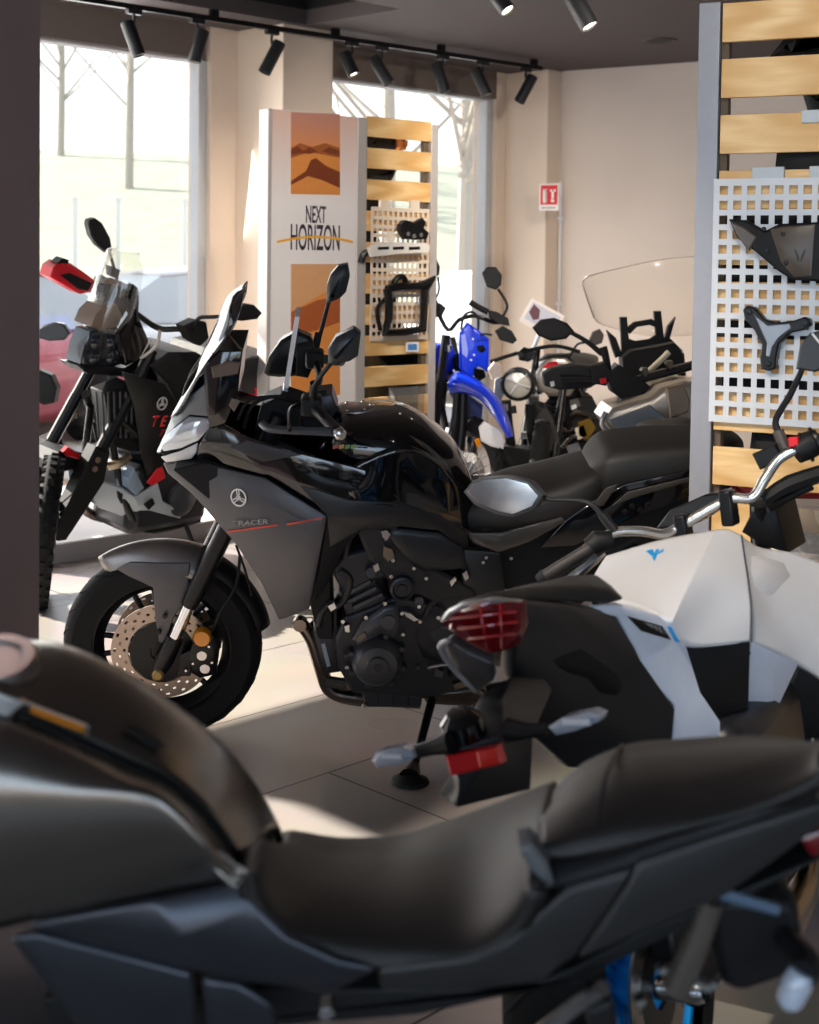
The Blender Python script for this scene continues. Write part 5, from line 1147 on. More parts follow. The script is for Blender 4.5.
# wheels: cyan rims, tyre, right-hand rear disc
wheel(WH, -WBW, .3, .3, .18, .215, CYAN, 10, (-1,), disc_r=.122)
st = Matrix.Translation((-.1, 0, .6)) @ Matrix.Rotation(math.radians(30), 4, 'Z') @ Matrix.Translation((.1, 0, -.6))
wheel(WH, 0, .3, .3, .12, .215, CYAN, 10, (1, -1), M=st)
b = new(); tube(b, [(-WBW, -.14, .3), (-.95, -.13, .36)], [.03, .045], 10); tube(b, [(-WBW, .14, .3), (-.95, .13, .36)], [.03, .045], 10); WH.add('swingarm', b, BLKS)
b = new(); lathe(b, [(0, -.16), (.016, -.16), (.02, -.15), (.02, .15), (0, .16)], (-WBW, 0, .3), (0, 1, 0), 12); WH.add('axle', b, ALU)
b = new(); box(b, -WBW - .04, -WBW + .06, -.135, -.085, .36, .42); WH.add('brake_caliper', b, BLKS, bevel=.01)
b = new(); box(b, -.95, -.5, -.12, .17, .22, .62); WH.add('engine', b, ENG, bevel=.05)
for sy in (1, -1):
    b = new(); tube(b, [st @ V((0, sy * .1, .3)), st @ V((-.3, sy * .1, .98))], [.028, .024], 12); WH.add('fork', b, BLKS)
b = new(); fender_arc(b, 0, .3, .33, 60, 130, .07)
for v in b.verts: v.co = st @ v.co
WH.add('front_fender', b, BLK, solid=.006)
# tail lamp, tail body, pillion pad
lens = wsolid('tail_lamp', [(441, 621, -1.62), (450, 612, -1.64), (463, 606, -1.66), (480, 602, -1.67), (492, 600, -1.66), (520, 603, -1.60), (523, 626, -1.59), (514, 648, -1.58), (490, 654, -1.61), (468, 643, -1.63), (450, 630, -1.63)], (.02, 0, 0), REDL, ((.006, .006), (.012, .003)))
for (a0, b0), (a1, b1) in (((450, 619), (516, 612)), ((458, 629), (518, 622)), ((468, 639), (516, 634)), ((480, 607), (486, 648)), ((500, 604), (502, 648))):
    b = new(); tube(b, [wq((a0, b0, -1.678)), wq(((a0 + a1) / 2, (b0 + b1) / 2, -1.69)), wq((a1, b1, -1.645))], .0022, 6, 3); WH.add('lamp_rib', b, mat('lens_rib', '#8e121a', .2, coat=.5), parent=lens)
wmesh('tail_trim', {0: (438, 620, -1.60), 1: (447, 609, -1.635), 2: (463, 602, -1.655), 3: (492, 596, -1.655), 4: (523, 599, -1.59), 5: (523, 603, -1.59), 6: (492, 600, -1.665), 7: (463, 606, -1.665), 8: (449, 613, -1.645), 9: (441, 622, -1.625)},
      [[0, 1, 8, 9], [1, 2, 7, 8], [2, 3, 6, 7], [3, 4, 5, 6]], mat('trim_grey', '#6e6a6a', .25, coat=.5), .01, .002)
wmesh('pillion_seat', {0: (440, 616, -1.6), 1: (463, 598, -1.62), 2: (496, 589, -1.6), 3: (530, 586, -1.52), 4: (558, 585, -1.45), 5: (590, 586, -1.35), 6: (612, 590, -1.28), 7: (627, 601, -1.22), 8: (610, 605, -1.26), 9: (570, 602, -1.4), 10: (523, 600, -1.56), 11: (492, 598, -1.63), 12: (460, 605, -1.64)},
      [[0, 1, 12], [1, 2, 11, 12], [2, 3, 10, 11], [3, 4, 9, 10], [4, 5, 8, 9], [5, 6, 7, 8]], mat('seat_vinyl_dark', '#332f2d'), .05, .012)
WH.body  # tail side, black
TS = {0: (523, 601, -1.575), 1: (570, 604, -1.40), 2: (619, 613, -1.20), 3: (641, 660, -1.13), 4: (676, 710, -1.04), 5: (673, 742, -1.02), 6: (612, 772, -1.15), 7: (569, 768, -1.25), 8: (536, 738, -1.38), 9: (512, 676, -1.52), 10: (515, 648, -1.565), 11: (524, 626, -1.575), 12: (580, 650, -1.30), 13: (600, 690, -1.2)}
wmesh('tail_panel', TS, [[0, 1, 12, 11], [1, 2, 3, 12], [3, 4, 13, 12], [4, 5, 6, 13], [6, 7, 8, 13], [12, 13, 8, 9], [9, 10, 11, 12]], mat('satin_black_panel', '#1d1d20'), .03, .006)
b = new(); rings = []
for x, yc, hw, zt, zb in ((-1.58, .12, .06, .975, .93), (-1.45, .11, .06, .965, .86), (-1.25, .10, .07, .94, .78), (-1.08, .09, .07, .86, .66), (-.9, .09, .07, .82, .5)):
    rings.append([q + V((0, yc, 0)) for q in WH.ring(x, zt - .02, zb, hw, 16, .6)])
loft(b, rings); WH.add('tail_core', b, BLK, smooth=50)
wmesh('tail_beak', {0: (440, 646, -1.60), 1: (447, 640, -1.62), 2: (470, 655, -1.62), 3: (492, 665, -1.60), 4: (494, 681, -1.56), 5: (477, 693, -1.56), 6: (452, 668, -1.58), 7: (466, 668, -1.6)}, [[0, 1, 2, 7, 6], [2, 3, 4, 7], [4, 5, 6, 7]], mat('beak_grey', '#3b3737', .35, coat=.3), .02, .004)
b = new(); tube(b, [wq((449, 641, -1.63)), wq((441, 647, -1.625)), wq((453, 668, -1.6)), wq((476, 692, -1.575))], [.004, .007, .005, .003], 8, 4); WH.add('beak_edge', b, mat('edge_silver', '#b9b7b8', .3, metal=.7))
# white side cover with dark label and blue flash
CV = {0: (592, 606, -1.30), 1: (619, 604, -1.22), 2: (659, 615, -1.08), 3: (683, 632, -1.0), 4: (688, 650, -.99), 5: (701, 692, -.97), 6: (721, 722, -.94), 7: (721, 742, -.93), 8: (673, 742, -1.02), 9: (674, 705, -1.03), 10: (638, 668, -1.13), 11: (641, 659, -1.13), 12: (619, 617, -1.22), 13: (592, 612, -1.30), 14: (650, 650, -1.11), 15: (692, 704, -.99)}
cov = wmesh('side_cover', CV, [[0, 1, 12, 13], [1, 2, 14, 11, 12], [2, 3, 4, 14], [4, 5, 15, 14], [14, 15, 9, 10, 11], [5, 6, 7, 15], [15, 7, 8, 9]], PALEB, .014, .005)
def on_cov(px, py, add=.003):
    from mathutils.bvhtree import BVHTree
    me = cov.data; bv = BVHTree.FromPolygons([v.co for v in me.vertices], [p.vertices[:] for p in me.polygons])
    o = WH.inv @ CAMP; d = (WH.inv.to_3x3() @ ray(px, py)).normalized(); h = bv.ray_cast(o, d)
    return (h[0] - d * add) if h[0] is not None else wq((px, py, -1.1)) - d * .01
def skin_patch(name, pts, m, add, f=on_cov):
    b = new(); b.faces.new([b.verts.new(f(x, y, add)) for x, y in pts]); return WH.add(name, b, m, solid=.0008, smooth=0)
skin_patch('label_field', [(627, 616), (662, 626), (671, 640), (641, 631)], BLK, .004)
skin_patch('label_marks', [(643, 622), (661, 627), (665, 634), (648, 629)], mat('label_grey', '#8d8b8b', .4), .006)
for k in range(5): skin_patch('label_marks', [(644 + 4 * k, 622.4 + 1.2 * k), (645.2 + 4 * k, 622.8 + 1.2 * k), (648.4 + 4 * k, 629.3 + 1.2 * k), (647.2 + 4 * k, 629 + 1.2 * k)], BLK, .008)
skin_patch('blue_flash', [(667, 626), (674, 628), (682, 643), (675, 641)], CYAN, .004)
# number plate bracket, lamps
BR = {0: (484, 692, -1.58), 1: (512, 676, -1.56), 2: (545, 679, -1.48), 3: (553, 690, -1.46), 4: (533, 735, -1.56), 5: (531, 790, -1.58), 6: (457, 808, -1.74), 7: (459, 780, -1.75), 8: (444, 752, -1.75), 9: (448, 735, -1.73), 10: (470, 712, -1.66), 11: (505, 735, -1.70), 12: (500, 700, -1.62)}
wmesh('plate_bracket', BR, [[0, 1, 12, 10], [1, 2, 3, 12], [3, 4, 11, 12], [10, 12, 11, 9], [9, 11, 8], [8, 11, 6, 7], [11, 4, 5, 6]], mat('bracket_black', '#222225', .4), .05, .01)
b = new(); q = wq((462, 724, -1.72)); lathe(b, [(0, .025), (.02, .022), (.034, .008), (.036, -.02), (0, -.02)], q, (-.3, 0, 1), 18); WH.add('plate_lamp', b, BLKG)
wsolid('rear_reflector', [(445, 756, -1.77), (496, 746, -1.73), (501, 764, -1.73), (451, 776, -1.77)], (.02, 0, 0), REDR, ((.003, .003),))
wsolid('rear_reflector', [(476, 751, -1.76), (496, 747, -1.745), (500, 763, -1.745), (480, 768, -1.76)], (.01, 0, 0), mat('red_bright', '#ff2a26', .15, coat=.6), ((.002, .002),))
for pts, stem in ((((371, 760), (376, 752), (395, 748), (411, 750), (414, 758), (400, 765), (378, 768)), ((412, 753), (430, 748), (452, 742))), (((548, 727), (562, 718), (590, 712), (600, 716), (598, 722), (575, 731), (556, 735)), ((548, 729), (530, 731), (508, 730)))):
    xx = -1.78 if pts[0][0] < 500 else -1.72
    s_ = wsolid('turn_signal', [(a, c, xx) for a, c in pts], (.03, 0, 0), CLRL, ((.004, .004), (.004, .002)))
    b = new(); tube(b, [wq((a, c, xx + .02)) for a, c in stem], [.010, .012, .02], 10, 3); WH.add('signal_stem', b, BLK, parent=s_)
    b = new(); c0, c1 = wq((*[(pts[0][0] * .7 + pts[3][0] * .3), pts[0][1] * .6 + pts[3][1] * .4], xx - .008)), wq((pts[3][0] * .8 + pts[0][0] * .2, pts[3][1] * .6 + pts[6][1] * .3 + pts[0][1] * .1, xx - .008)); tube(b, [c0, c1], .005, 8); WH.add('lamp_insert', b, mat('lamp_insert', '#e2e6ee', .2), parent=s_)
# tank
PT = mat('pale_grey_tank_paint', '#eeebeb', .34, noise=.02)
def tank_skin(rows, name):
    tk = [[wq(q) for q in r] for r in rows]; b = new(); grid(b, dense(tk, 20, 24)); bmesh.ops.recalc_face_normals(b, faces=b.faces); cp = WH.inv @ CAMP
    if sum(f.normal.dot(cp - f.calc_center_median()) for f in b.faces) < 0: bmesh.ops.reverse_faces(b, faces=b.faces)
    return WH.add(name, b, PT, solid=.02, recalc=False, smooth=60)
tank = tank_skin([[(606, 556, -.82), (660, 540, -.74), (719, 529, -.70)], [(593, 580, -.90), (650, 562, -.84), (708, 548, -.80)], [(606, 595, -.97), (650, 582, -.93), (696, 570, -.90)], [(634, 603, -1.02), (660, 599, -1.0), (684, 594, -.98)], [(660, 613, -1.05), (666, 617, -1.05), (672, 621, -1.05)]], 'tank_top')
tank_skin([[(719, 529, -.70), (730, 530, -.68), (741, 535, -.66)], [(708, 548, -.80), (724, 548, -.755), (744, 556, -.72)], [(696, 570, -.90), (722, 574, -.84), (748, 582, -.78)], [(684, 594, -.98), (717, 603, -.89), (751, 610, -.82)], [(672, 621, -1.05), (690, 646, -1.0), (751, 642, -.84)]], 'tank_side')
tank_skin([[(741, 535, -.66), (759, 547, -.59), (793, 553, -.51), (838, 570, -.42)], [(744, 556, -.72), (766, 568, -.645), (797, 578, -.56), (838, 594, -.47)], [(748, 582, -.78), (768, 594, -.70), (800, 604, -.61), (838, 620, -.52)], [(751, 610, -.82), (772, 622, -.735), (802, 634, -.645), (838, 650, -.56)], [(751, 642, -.84), (776, 651, -.76), (800, 664, -.67), (830, 684, -.59)]], 'tank_cowl')
def on_tank(px, py, add=.003):
    from mathutils.bvhtree import BVHTree
    me = tank.data; bv = BVHTree.FromPolygons([v.co for v in me.vertices], [p.vertices[:] for p in me.polygons])
    o = WH.inv @ CAMP; d = (WH.inv.to_3x3() @ ray(px, py)).normalized(); h = bv.ray_cast(o, d)
    return (h[0] - d * add) if h[0] is not None else wq((px, py, -.9)) - d * .01
b = new(); tube(b, [wq(q) + V((-.002, -.002, 0)) for q in ((741, 535, -.66), (744, 556, -.72), (748, 582, -.78), (751, 610, -.82), (751, 642, -.84))], .0022, 6, 4); WH.add('tank_seam', b, mat('seam_grey', '#55565c', .6))
for pts in ([(646, 551), (653, 549.5), (655, 556), (652, 556)], [(653.5, 557), (655.5, 550), (659, 549), (658, 553), (654.5, 561)], [(659.5, 551), (664, 548.5), (663, 551.5), (658, 554)], [(654, 560.5), (652, 557), (654, 556.5)]): skin_patch('tank_logo', pts, CYAN, .003, on_tank)
# far (left) half of the tank and its underside so that it is a closed body
b = new(); rings = []
for x, hw, zt, zb in ((-.88, .09, .90, .78), (-.78, .13, .93, .74), (-.68, .15, .955, .70), (-.55, .17, .93, .66), (-.42, .13, .86, .66)):
    rings.append(WH.ring(x, zt - .03, zb, hw * .9, 18, .6))
loft(b, rings); WH.add('tank_underside', b, PT, smooth=60)
wmesh('side_wing', {0: (751, 641, -.84), 1: (776, 648, -.75), 2: (799, 664, -.66), 3: (773, 719, -.66), 4: (767, 738, -.66), 5: (752, 738, -.70), 6: (746, 719, -.73), 7: (772, 690, -.72)}, [[0, 1, 7, 6], [1, 2, 3, 7], [3, 4, 5, 7], [5, 6, 7]], PALEB, .014, .004)
wsolid('frame_cover', [(683, 646, -.98), (750, 642, -.85), (748, 720, -.78), (757, 745, -.74), (715, 745, -.9), (700, 690, -.96)], (.05, .05, 0), BLK, ((.006, .004),))
b = new(); tube(b, [wq((693, 728, -.88)), wq((720, 670, -.86)), wq((748, 650, -.82))], .010, 8, 3); WH.add('frame_tube', b, BLKS)
wsolid('radiator_side', [(778, 720, -.5), (800, 668, -.5), (835, 650, -.45), (840, 760, -.4), (790, 770, -.45)], (.05, .06, 0), BLK, ((.006, .004),))
for k, (px, py) in enumerate(((806, 666), (793, 712), (796, 727), (811, 740))): b = new(); lathe(b, [(0, .006), (.006, .005), (.007, 0), (0, 0)], wq((px, py, -.51)), (-.5, -.85, 0), 8); WH.add('bolt', b, ALU)
# handlebars
BAR = [(600, 545, -.60), (612, 533, -.57), (640, 531, -.53), (664, 534, -.49), (683, 525, -.46), (728, 500, -.42), (752, 498, -.40), (764, 480, -.38), (778, 460, -.35), (795, 450, -.33)]
b = new(); tube(b, [wq(q) for q in BAR], .0125, 12, 5); bar = WH.add('handlebar', b, mat('bar_silver', '#d3d1ce', .25, metal=.9))
b = new(); tube(b, [wq((545, 577, -.64)), wq((556, 570, -.635)), wq((595, 546, -.605))], [.0165, .0165, .016], 14); WH.add('grip', b, mat('grip_rubber', '#2a2623', .5), parent=bar)
b = new(); g0, g1 = wq((539, 581, -.645)), wq((546, 576, -.64)); tube(b, [g0, g1], [.015, .019], 12); WH.add('bar_end', b, BLK, parent=bar)
b = new(); tube(b, [wq((590, 548, -.61)), wq((597, 542, -.6)), wq((612, 540, -.58))], [.024, .028, .022], 12); WH.add('switchgear', b, BLK, parent=bar)
b = new(); tube(b, [wq((604, 552, -.57)), wq((580, 572, -.60)), wq((556, 590, -.63))], [.009, .012, .012], 8, 3); WH.add('lever', b, ALU, parent=bar)
b = new(); tube(b, [wq((600, 535, -.56)), wq((575, 556, -.6)), wq((562, 562, -.62))], [.010, .008, .006], 8, 3); WH.add('lever', b, mat('lever_tan', '#8b7f76', .4), parent=bar)
for (px, py, x) in ((683, 524, -.455), (728, 500, -.415)):
    b = new(); q = wq((px, py, x)); box(b, q.x - .025, q.x + .025, q.y - .016, q.y + .016, q.z - .06, q.z + .024); WH.add('bar_clamp', b, BLKS, bevel=.006)
b = new(); tube(b, [wq((795, 452, -.33)), wq((806, 446, -.315)), wq((819, 441, -.30))], [.030, .034, .030], 14); WH.add('switchgear', b, BLK, parent=bar)
b = new(); tube(b, [wq((819, 441, -.30)), wq((870, 420, -.24))], .018, 14); WH.add('grip', b, mat('grip_rubber', '#2a2623'), parent=bar)
for px, py in ((806, 447), (816, 442)): b = new(); q = wq((px, py, -.31)); a_ = (wq((820, 441, -.3)) - wq((800, 450, -.32))).normalized(); lathe(b, [(.030, -.003), (.038, -.003), (.038, .003), (.030, .003)], q, a_, 18, closed=True); WH.add('throttle_ring', b, BLKS, parent=bar)
wsolid('kill_switch', [(788, 438, -.35), (798, 437, -.35), (798, 447, -.35), (789, 447, -.35)], (.02, 0, 0), mat('switch_red', '#e3202a', .4), ((.002, .002),), parent=bar)
wsolid('brake_reservoir', [(752, 454, -.36), (775, 444, -.35), (781, 457, -.35), (760, 470, -.36)], (.05, 0, 0), BLK, ((.003, .003),))
b = new(); tube(b, [wq((768, 510, -.38)), wq((790, 497, -.33)), wq((812, 486, -.3))], [.008, .010, .010], 8, 3); WH.add('lever', b, BLKS, parent=bar)
b = new(); tube(b, [wq((764, 500, -.36)), wq((790, 484, -.33)), wq((840, 468, -.27))], [.016, .022, .02], 8, 3); WH.add('hose', b, BLK)
wsolid('instrument_panel', [(655, 530, -.40), (670, 510, -.39), (704, 495, -.37), (724, 493, -.36), (735, 501, -.36), (700, 522, -.39)], (.04, 0, 0), BLKS, ((.004, .004),))
wsolid('headlight_shell', [(742, 532, -.34), (752, 512, -.34), (776, 505, -.32), (782, 530, -.3), (788, 553, -.28), (765, 546, -.32)], (.16, 0, 0), BLK, ((.006, .004),))
# mirrors
MG = mat('mirror_glass', '#c9cdd2', .22, metal=1., noise=.2, nscale=40)
mh = wsolid('mirror', [(464, 492, -.60), (470, 484, -.60), (482, 478, -.60), (506, 476, -.60), (529, 482, -.60), (542, 496, -.60), (535, 508, -.60), (513, 517, -.60), (496, 514, -.60), (474, 504, -.60)], (.03, 0, 0), mat('mirror_housing', '#2b2e31'), ((.003, .001),))
wsolid('mirror_glass', [(467, 492, -.604), (472, 485, -.604), (483, 480, -.604), (506, 478.5, -.604), (527, 484, -.604), (538, 496, -.604), (532, 506, -.604), (513, 514, -.604), (497, 511, -.604), (476, 502, -.604)], (.002, 0, 0), MG, ((.003, .0005),), parent=mh)
b = new(); tube(b, [wq((544, 498, -.575)), wq((556, 500, -.575)), wq((583, 501, -.575)), wq((595, 507, -.575)), wq((603, 517, -.57))], [.006, .005, .006, .007, .009], 8, 4); WH.add('mirror_stalk', b, BLK, parent=mh)
b = new(); tube(b, [wq((602, 515, -.57)), wq((615, 531, -.57))], [.012, .012], 10); WH.add('mirror_base', b, BLK, parent=mh)
mh = wsolid('mirror', [(796, 369, -.32), (800, 345, -.32), (810, 333, -.32), (830, 328, -.32), (852, 332, -.32), (848, 360, -.32), (815, 372, -.32)], (.035, 0, 0), mat('mirror_housing', '#2b2e31'), ((.005, .004),))
wsolid('mirror_mark', [(811, 334, -.326), (813, 333, -.326), (822, 344, -.326), (820, 345, -.326)], (.002, 0, 0), mat('mark_pale', '#c9c9c9', .4), ((.0005, .0003),), parent=mh)
b = new(); tube(b, [wq((802, 370, -.31)), wq((790, 395, -.31)), wq((776, 419, -.315)), wq((778, 432, -.32))], [.007, .008, .008, .009], 8, 4); WH.add('mirror_stalk', b, BLK, parent=mh)
b = new(); tube(b, [wq((778, 431, -.325)), wq((785, 449, -.33))], [.014, .014], 10); WH.add('mirror_base', b, mat('base_brown', '#4b4340', .5), parent=mh)
b = new(); g = WH.M @ V((-.85, .16, .26)); h_ = g + (WH.M.to_3x3() @ V((.03, .2, 0))); h_.z = .006; tube(b, [WH.inv @ g, WH.inv @ h_], .013, 8); WH.add('side_stand', b, BLKS)
# ------------------------------------------------------------------ motorcycles further back
def chassis(B, wb=1.45, R=.32, rim=.215, tw=.13, knob=False, wire=False, steer=0, fork_top=(-.32, 1.0), body=BLK, seat_z=.84, rim_m=BLKS, front_disc=(1,), fork_m=BLKS):
    """running gear shared by the machines behind: wheels, fork, engine, frame, swingarm, seat"""
    M = Matrix.Translation((-.12, 0, .6)) @ Matrix.Rotation(math.radians(steer), 4, 'Z') @ Matrix.Translation((.12, 0, -.6))
    wheel(B, 0, R, R, tw * .85, rim, rim_m, 10, front_disc, knob, .14, wire, M); wheel(B, -wb, R * .98, R * .98, tw * 1.2, rim * .94, rim_m, 10, (-1,), knob, .11, wire)
    for sy in (1, -1):
        b = new(); tube(b, [M @ V((.0, sy * .095, R)), M @ V((-.1, sy * .095, R + .26)), M @ V((fork_top[0], sy * .095, fork_top[1]))], [.028, .026, .021], 12); B.add('fork', b, fork_m)
    b = new(); box(b, -.98, -.48, -.15, .15, .26, .60); e = B.add('engine', b, ENG, bevel=.05)
    b = new(); tube(b, [(-.72, 0, .5), (-.58, 0, .8)], [.11, .10], 14); B.add('cylinder', b, ENGL, parent=e)
    for k in range(6):
        b = new(); tube(b, [(-.70 + .02 * k, 0, .56 + .035 * k), (-.697 + .02 * k, 0, .566 + .035 * k)], .128, 14); B.add('cooling_fin', b, ENG, parent=e)
    b = new(); lathe(b, [(0, .03), (.06, .03), (.085, .015), (.09, -.02), (0, -.02)], (-.78, .155, .42), (0, 1, 0), 22); B.add('clutch_cover', b, ENGL, parent=e)
    for sy in (1, -1):
        b = new(); tube(b, [(-.3, sy * .06, .92), (-.5, sy * .15, .74), (-.9, sy * .14, .62), (-1.0, sy * .13, .40)], .022, 10, 5); tube(b, [(-.34, sy * .06, .86), (-.42, sy * .13, .5), (-.6, sy * .12, .28), (-.95, sy * .12, .28)], .018, 10, 5); B.add('frame', b, BLKS)
        b = new(); tube(b, [(-wb, sy * .11, R), (-.98, sy * .10, .42)], [.024, .034], 10); B.add('swingarm', b, BLKS)
    b = new(); rr = []
    for x, zt, hw in ((-.72, seat_z + .03, .09), (-.9, seat_z, .13), (-1.1, seat_z + .01, .14), (-1.3, seat_z + .07, .13), (-1.55, seat_z + .09, .11), (-1.68, seat_z + .08, .06)): rr.append(B.ring(x, zt, zt - .09, hw, 16, .55))
    loft(b, rr); B.add('seat', b, SEATM, smooth=60)
    b = new(); rr = []
    for x, zt, hw in ((-.9, seat_z - .06, .12), (-1.3, seat_z, .12), (-1.7, seat_z + .04, .07)): rr.append(B.ring(x, zt, zt - .12, hw, 12, .6))
    loft(b, rr); B.add('tail', b, body, smooth=60)
    b = new(); tube(b, [(-.5, -.1, .5), (-.42, -.12, .34), (-.7, -.15, .24), (-1.1, -.17, .34), (-1.5, -.2, .5)], [.022, .022, .024, .04, .05], 12, 5); B.add('exhaust', b, mat('dark_steel_pipe', '#7a7068'))
    g = B.M @ V((-.85, .14, .27)); h_ = B.M @ V((-.82, .36, 0)); h_.z = .006
    b = new(); tube(b, [B.inv @ g, B.inv @ h_], .012, 8); B.add('side_stand', b, BLKS)
    return M
def bars(B, x, z, hw, M, rise=.05, sweep=.10, m=BLKS):
    b = new(); tube(b, [M @ V(q) for q in ((x - sweep, -hw, z + rise), (x - .02, -hw * .5, z + rise), (x, -.06, z), (x, .06, z), (x - .02, hw * .5, z + rise), (x - sweep, hw, z + rise))], .012, 10, 5); hb = B.add('handlebar', b, m)
    for sy in (1, -1):
        b = new(); tube(b, [M @ V((x - sweep * .75, sy * hw * .82, z + rise)), M @ V((x - sweep * 1.1, sy * (hw + .03), z + rise))], .018, 12); B.add('grip', b, RUB, parent=hb)
    return hb
# ---- adventure motorcycle at the left window
N_ = Bike('adventure_motorcycle', on_z(17, 600, 0), 232, 10, 'black and red adventure motorcycle at the left window, red hand guard and grey skid plate')
A_ = N_
A_M = chassis(A_, 1.59, .345, .265, .12, True, True, 50, (-.40, 1.12), BLK, .88)
for o_ in [o for o in A_.root.children if o.name.split('.')[0] == 'fork']: bpy.data.objects.remove(o_)
def ap(L_, y): return [(a, c, y) for a, c in L_]
for pts, y in (([(123, 404), (131, 404), (106, 452), (98, 448)], .12),):
    A_.pipe('fork_tube', [A_.p(127, 400, y=.12), A_.p(100, 452, y=.12)], .03, BLKS, sm=0); A_.pipe('fork_tube', [A_.p(77, 395, y=-.12), A_.p(50, 445, y=-.12)], .03, BLKS, sm=0)
    A_.pipe('fork_tube', [A_.p(152, 350, y=.12), A_.p(126, 402, y=.12)], .028, BLKS, sm=0); A_.pipe('fork_tube', [A_.p(100, 352, y=-.12), A_.p(76, 397, y=-.12)], .028, BLKS, sm=0)
A_.pill('fork_guard', [(96, 446), (110, 452), (104, 482), (74, 528), (66, 540), (58, 541), (53, 534), (72, 495), (84, 470)], .16, .06, BLK, ((.008, .006),))
A_.pill('fork_guard', [(46, 440), (60, 434), (64, 446), (50, 480), (38, 500), (30, 510), (30, 480)], -.12, .06, BLK, ((.008, .006),))
for q in ((98, 460), (95, 469)): A_.bolt(*q, .17, .014, mat('bolt_brown', '#7a6457', .4))
for q in ((55, 437), (50, 445)): A_.bolt(*q, -.11, .014, mat('bolt_brown', '#7a6457'))
A_.pill('front_fender', [(50, 462), (58, 452), (66, 449), (82, 453), (92, 462), (86, 476), (70, 470), (56, 474)], .06, .14, BLK, ((.008, .006),))
A_.pill('fender_trim', [(63, 452), (68, 447), (80, 454), (82, 460), (66, 456)], .075, .02, RED, ((.003, .003),))
A_.slab('radiator', [(104, 392), (130, 382), (152, 402), (150, 440), (132, 452), (114, 446)], .10, BLK, near=.12)
for k in range(9):
    A_.pipe('radiator_fin', [A_.p(96 + 6 * k, 392, y=.13), A_.p(99 + 5.4 * k, 438, y=.13)], .006, mat('fin_grey', '#3a3c40', .4), sm=0, seg=6)
A_.facets('side_shroud', {0: (122, 372, .16), 1: (165, 384, .24), 2: (177, 402, .25), 3: (181, 424, .24), 4: (175, 444, .23), 5: (160, 470, .20), 6: (148, 482, .17), 7: (140, 450, .17), 8: (133, 405, .17), 9: (152, 424, .22)}, [[0, 1, 9, 8], [1, 2, 3, 9], [3, 4, 5, 9], [5, 6, 7, 8, 9]], BLKS, .012, mirror=True)
A_.facets('red_trim', {0: (147, 483, .185), 1: (162, 463, .205), 2: (166, 478, .20), 3: (152, 486, .185)}, [[0, 1, 2, 3]], RED, .01, mirror=True)
e2 = emblem(A_, A_.p(162, 403.5, y=.257), .031)
for s_, px, py in (('T', 156, 421), ('E', 164, 421)): decal_text(A_, s_, A_.p(px, py, y=.262), .042, .05, RED, .0, shear=.3, bold=.02, name='lettering')
decal_text(A_, '7', A_.p(162, 433, y=.258), .03, .032, mat('red_dim', '#a01722', .4), 0, shear=.3, bold=.01)
A_.facets('skid_plate', {0: (92, 496, .08), 1: (99, 481, .12), 2: (121, 488, .16), 3: (134, 497, .18), 4: (146, 491, .19), 5: (158, 483, .19), 6: (163, 502, .19), 7: (183, 514, .17), 8: (179, 521, .14), 9: (146, 524, .12), 10: (134, 521, .10), 11: (113, 513, .08), 12: (98, 508, .06), 13: (138, 506, .17)},
          [[0, 1, 2, 11, 12], [2, 3, 13, 10, 11], [3, 4, 5, 6, 13], [13, 6, 7, 8, 9, 10]], mat('skid_plate_blue_grey', '#b9c3cd', .45, metal=.25), .014, mirror=True)
for pts in ([(118, 491), (123, 494), (122, 504), (119, 498)], [(145, 505), (153, 499), (155, 504), (149, 510)]): A_.pill('vent', [(a, c, .20) for a, c in pts], .2, .012, BLK, ((.001, .001),))
A_.pill('sump_guard', [(129, 478), (134, 468), (140, 480), (144, 488), (136, 495), (129, 488)], .19, .06, mat('skid_blue', '#8fa3b8', .4), ((.006, .004),))
A_.pipe('exhaust_header', [A_.p(108, 466, y=.1), A_.p(120, 463, y=.13), A_.p(128, 456, y=.12)], .022, mat('pale_exhaust', '#b9a68d', .3, metal=.9))
A_.pill('headlight', [(80, 364), (84, 345), (90, 331), (106, 329), (120, 332), (126, 352), (122, 364), (104, 369), (86, 368)], .05, .10, mat('headlight_dark_glass', '#2c3238', .10, metal=.4, coat=1.), ((.006, .006), (.01, .003)))
for px, py in ((96, 342), (112, 342), (95, 357), (112, 357)):
    A_.disc('headlight_lens', A_.p(px, py, y=.055), .034, .02, mat('lens_dark', '#1c2026', .08, coat=1.), prof=[(0, .02), (.018, .018), (.034, .006), (.036, -.01), (0, -.01)])
A_.pill('headlight_frame', [(78, 366), (124, 368), (150, 352), (174, 366), (172, 380), (150, 384), (118, 376), (88, 374)], .07, .14, BLKS, ((.006, .004),))
A_.pill('tower_cover', [(119, 334), (132, 316), (128, 296), (133, 284), (138, 288), (139, 302), (138, 316), (150, 344), (150, 354), (126, 366)], .12, .03, BLKG, ((.006, .004),), mirror=True)
rows = []
for (ax_, ay), wy_ in (((90, 330), .11), ((99, 300), .14), ((107, 270), .13), ((112, 250), .07)):
    c = A_.p(ax_, ay, y=0); rows.append([V((c.x - .10, -wy_, c.z)), V((c.x, -wy_ * .5, c.z)), V((c.x, wy_ * .5, c.z)), V((c.x - .10, wy_, c.z))])
b = new(); grid(b, dense(rows, 12, 14)); A_.add('windscreen', b, SCRC, solid=.004, smooth=60)
A_.pill('dash_cover', [(91, 326), (96, 314), (104, 306), (116, 304), (122, 316), (118, 326), (100, 330)], .06, .12, mat('dash_brown_grey', '#6a5a50'), ((.006, .004),))
A_.pill('instrument_panel', [(105, 286), (112, 279), (131, 287), (129, 305), (122, 318), (112, 306), (103, 296)], .03, .05, BLK, ((.006, .004),))
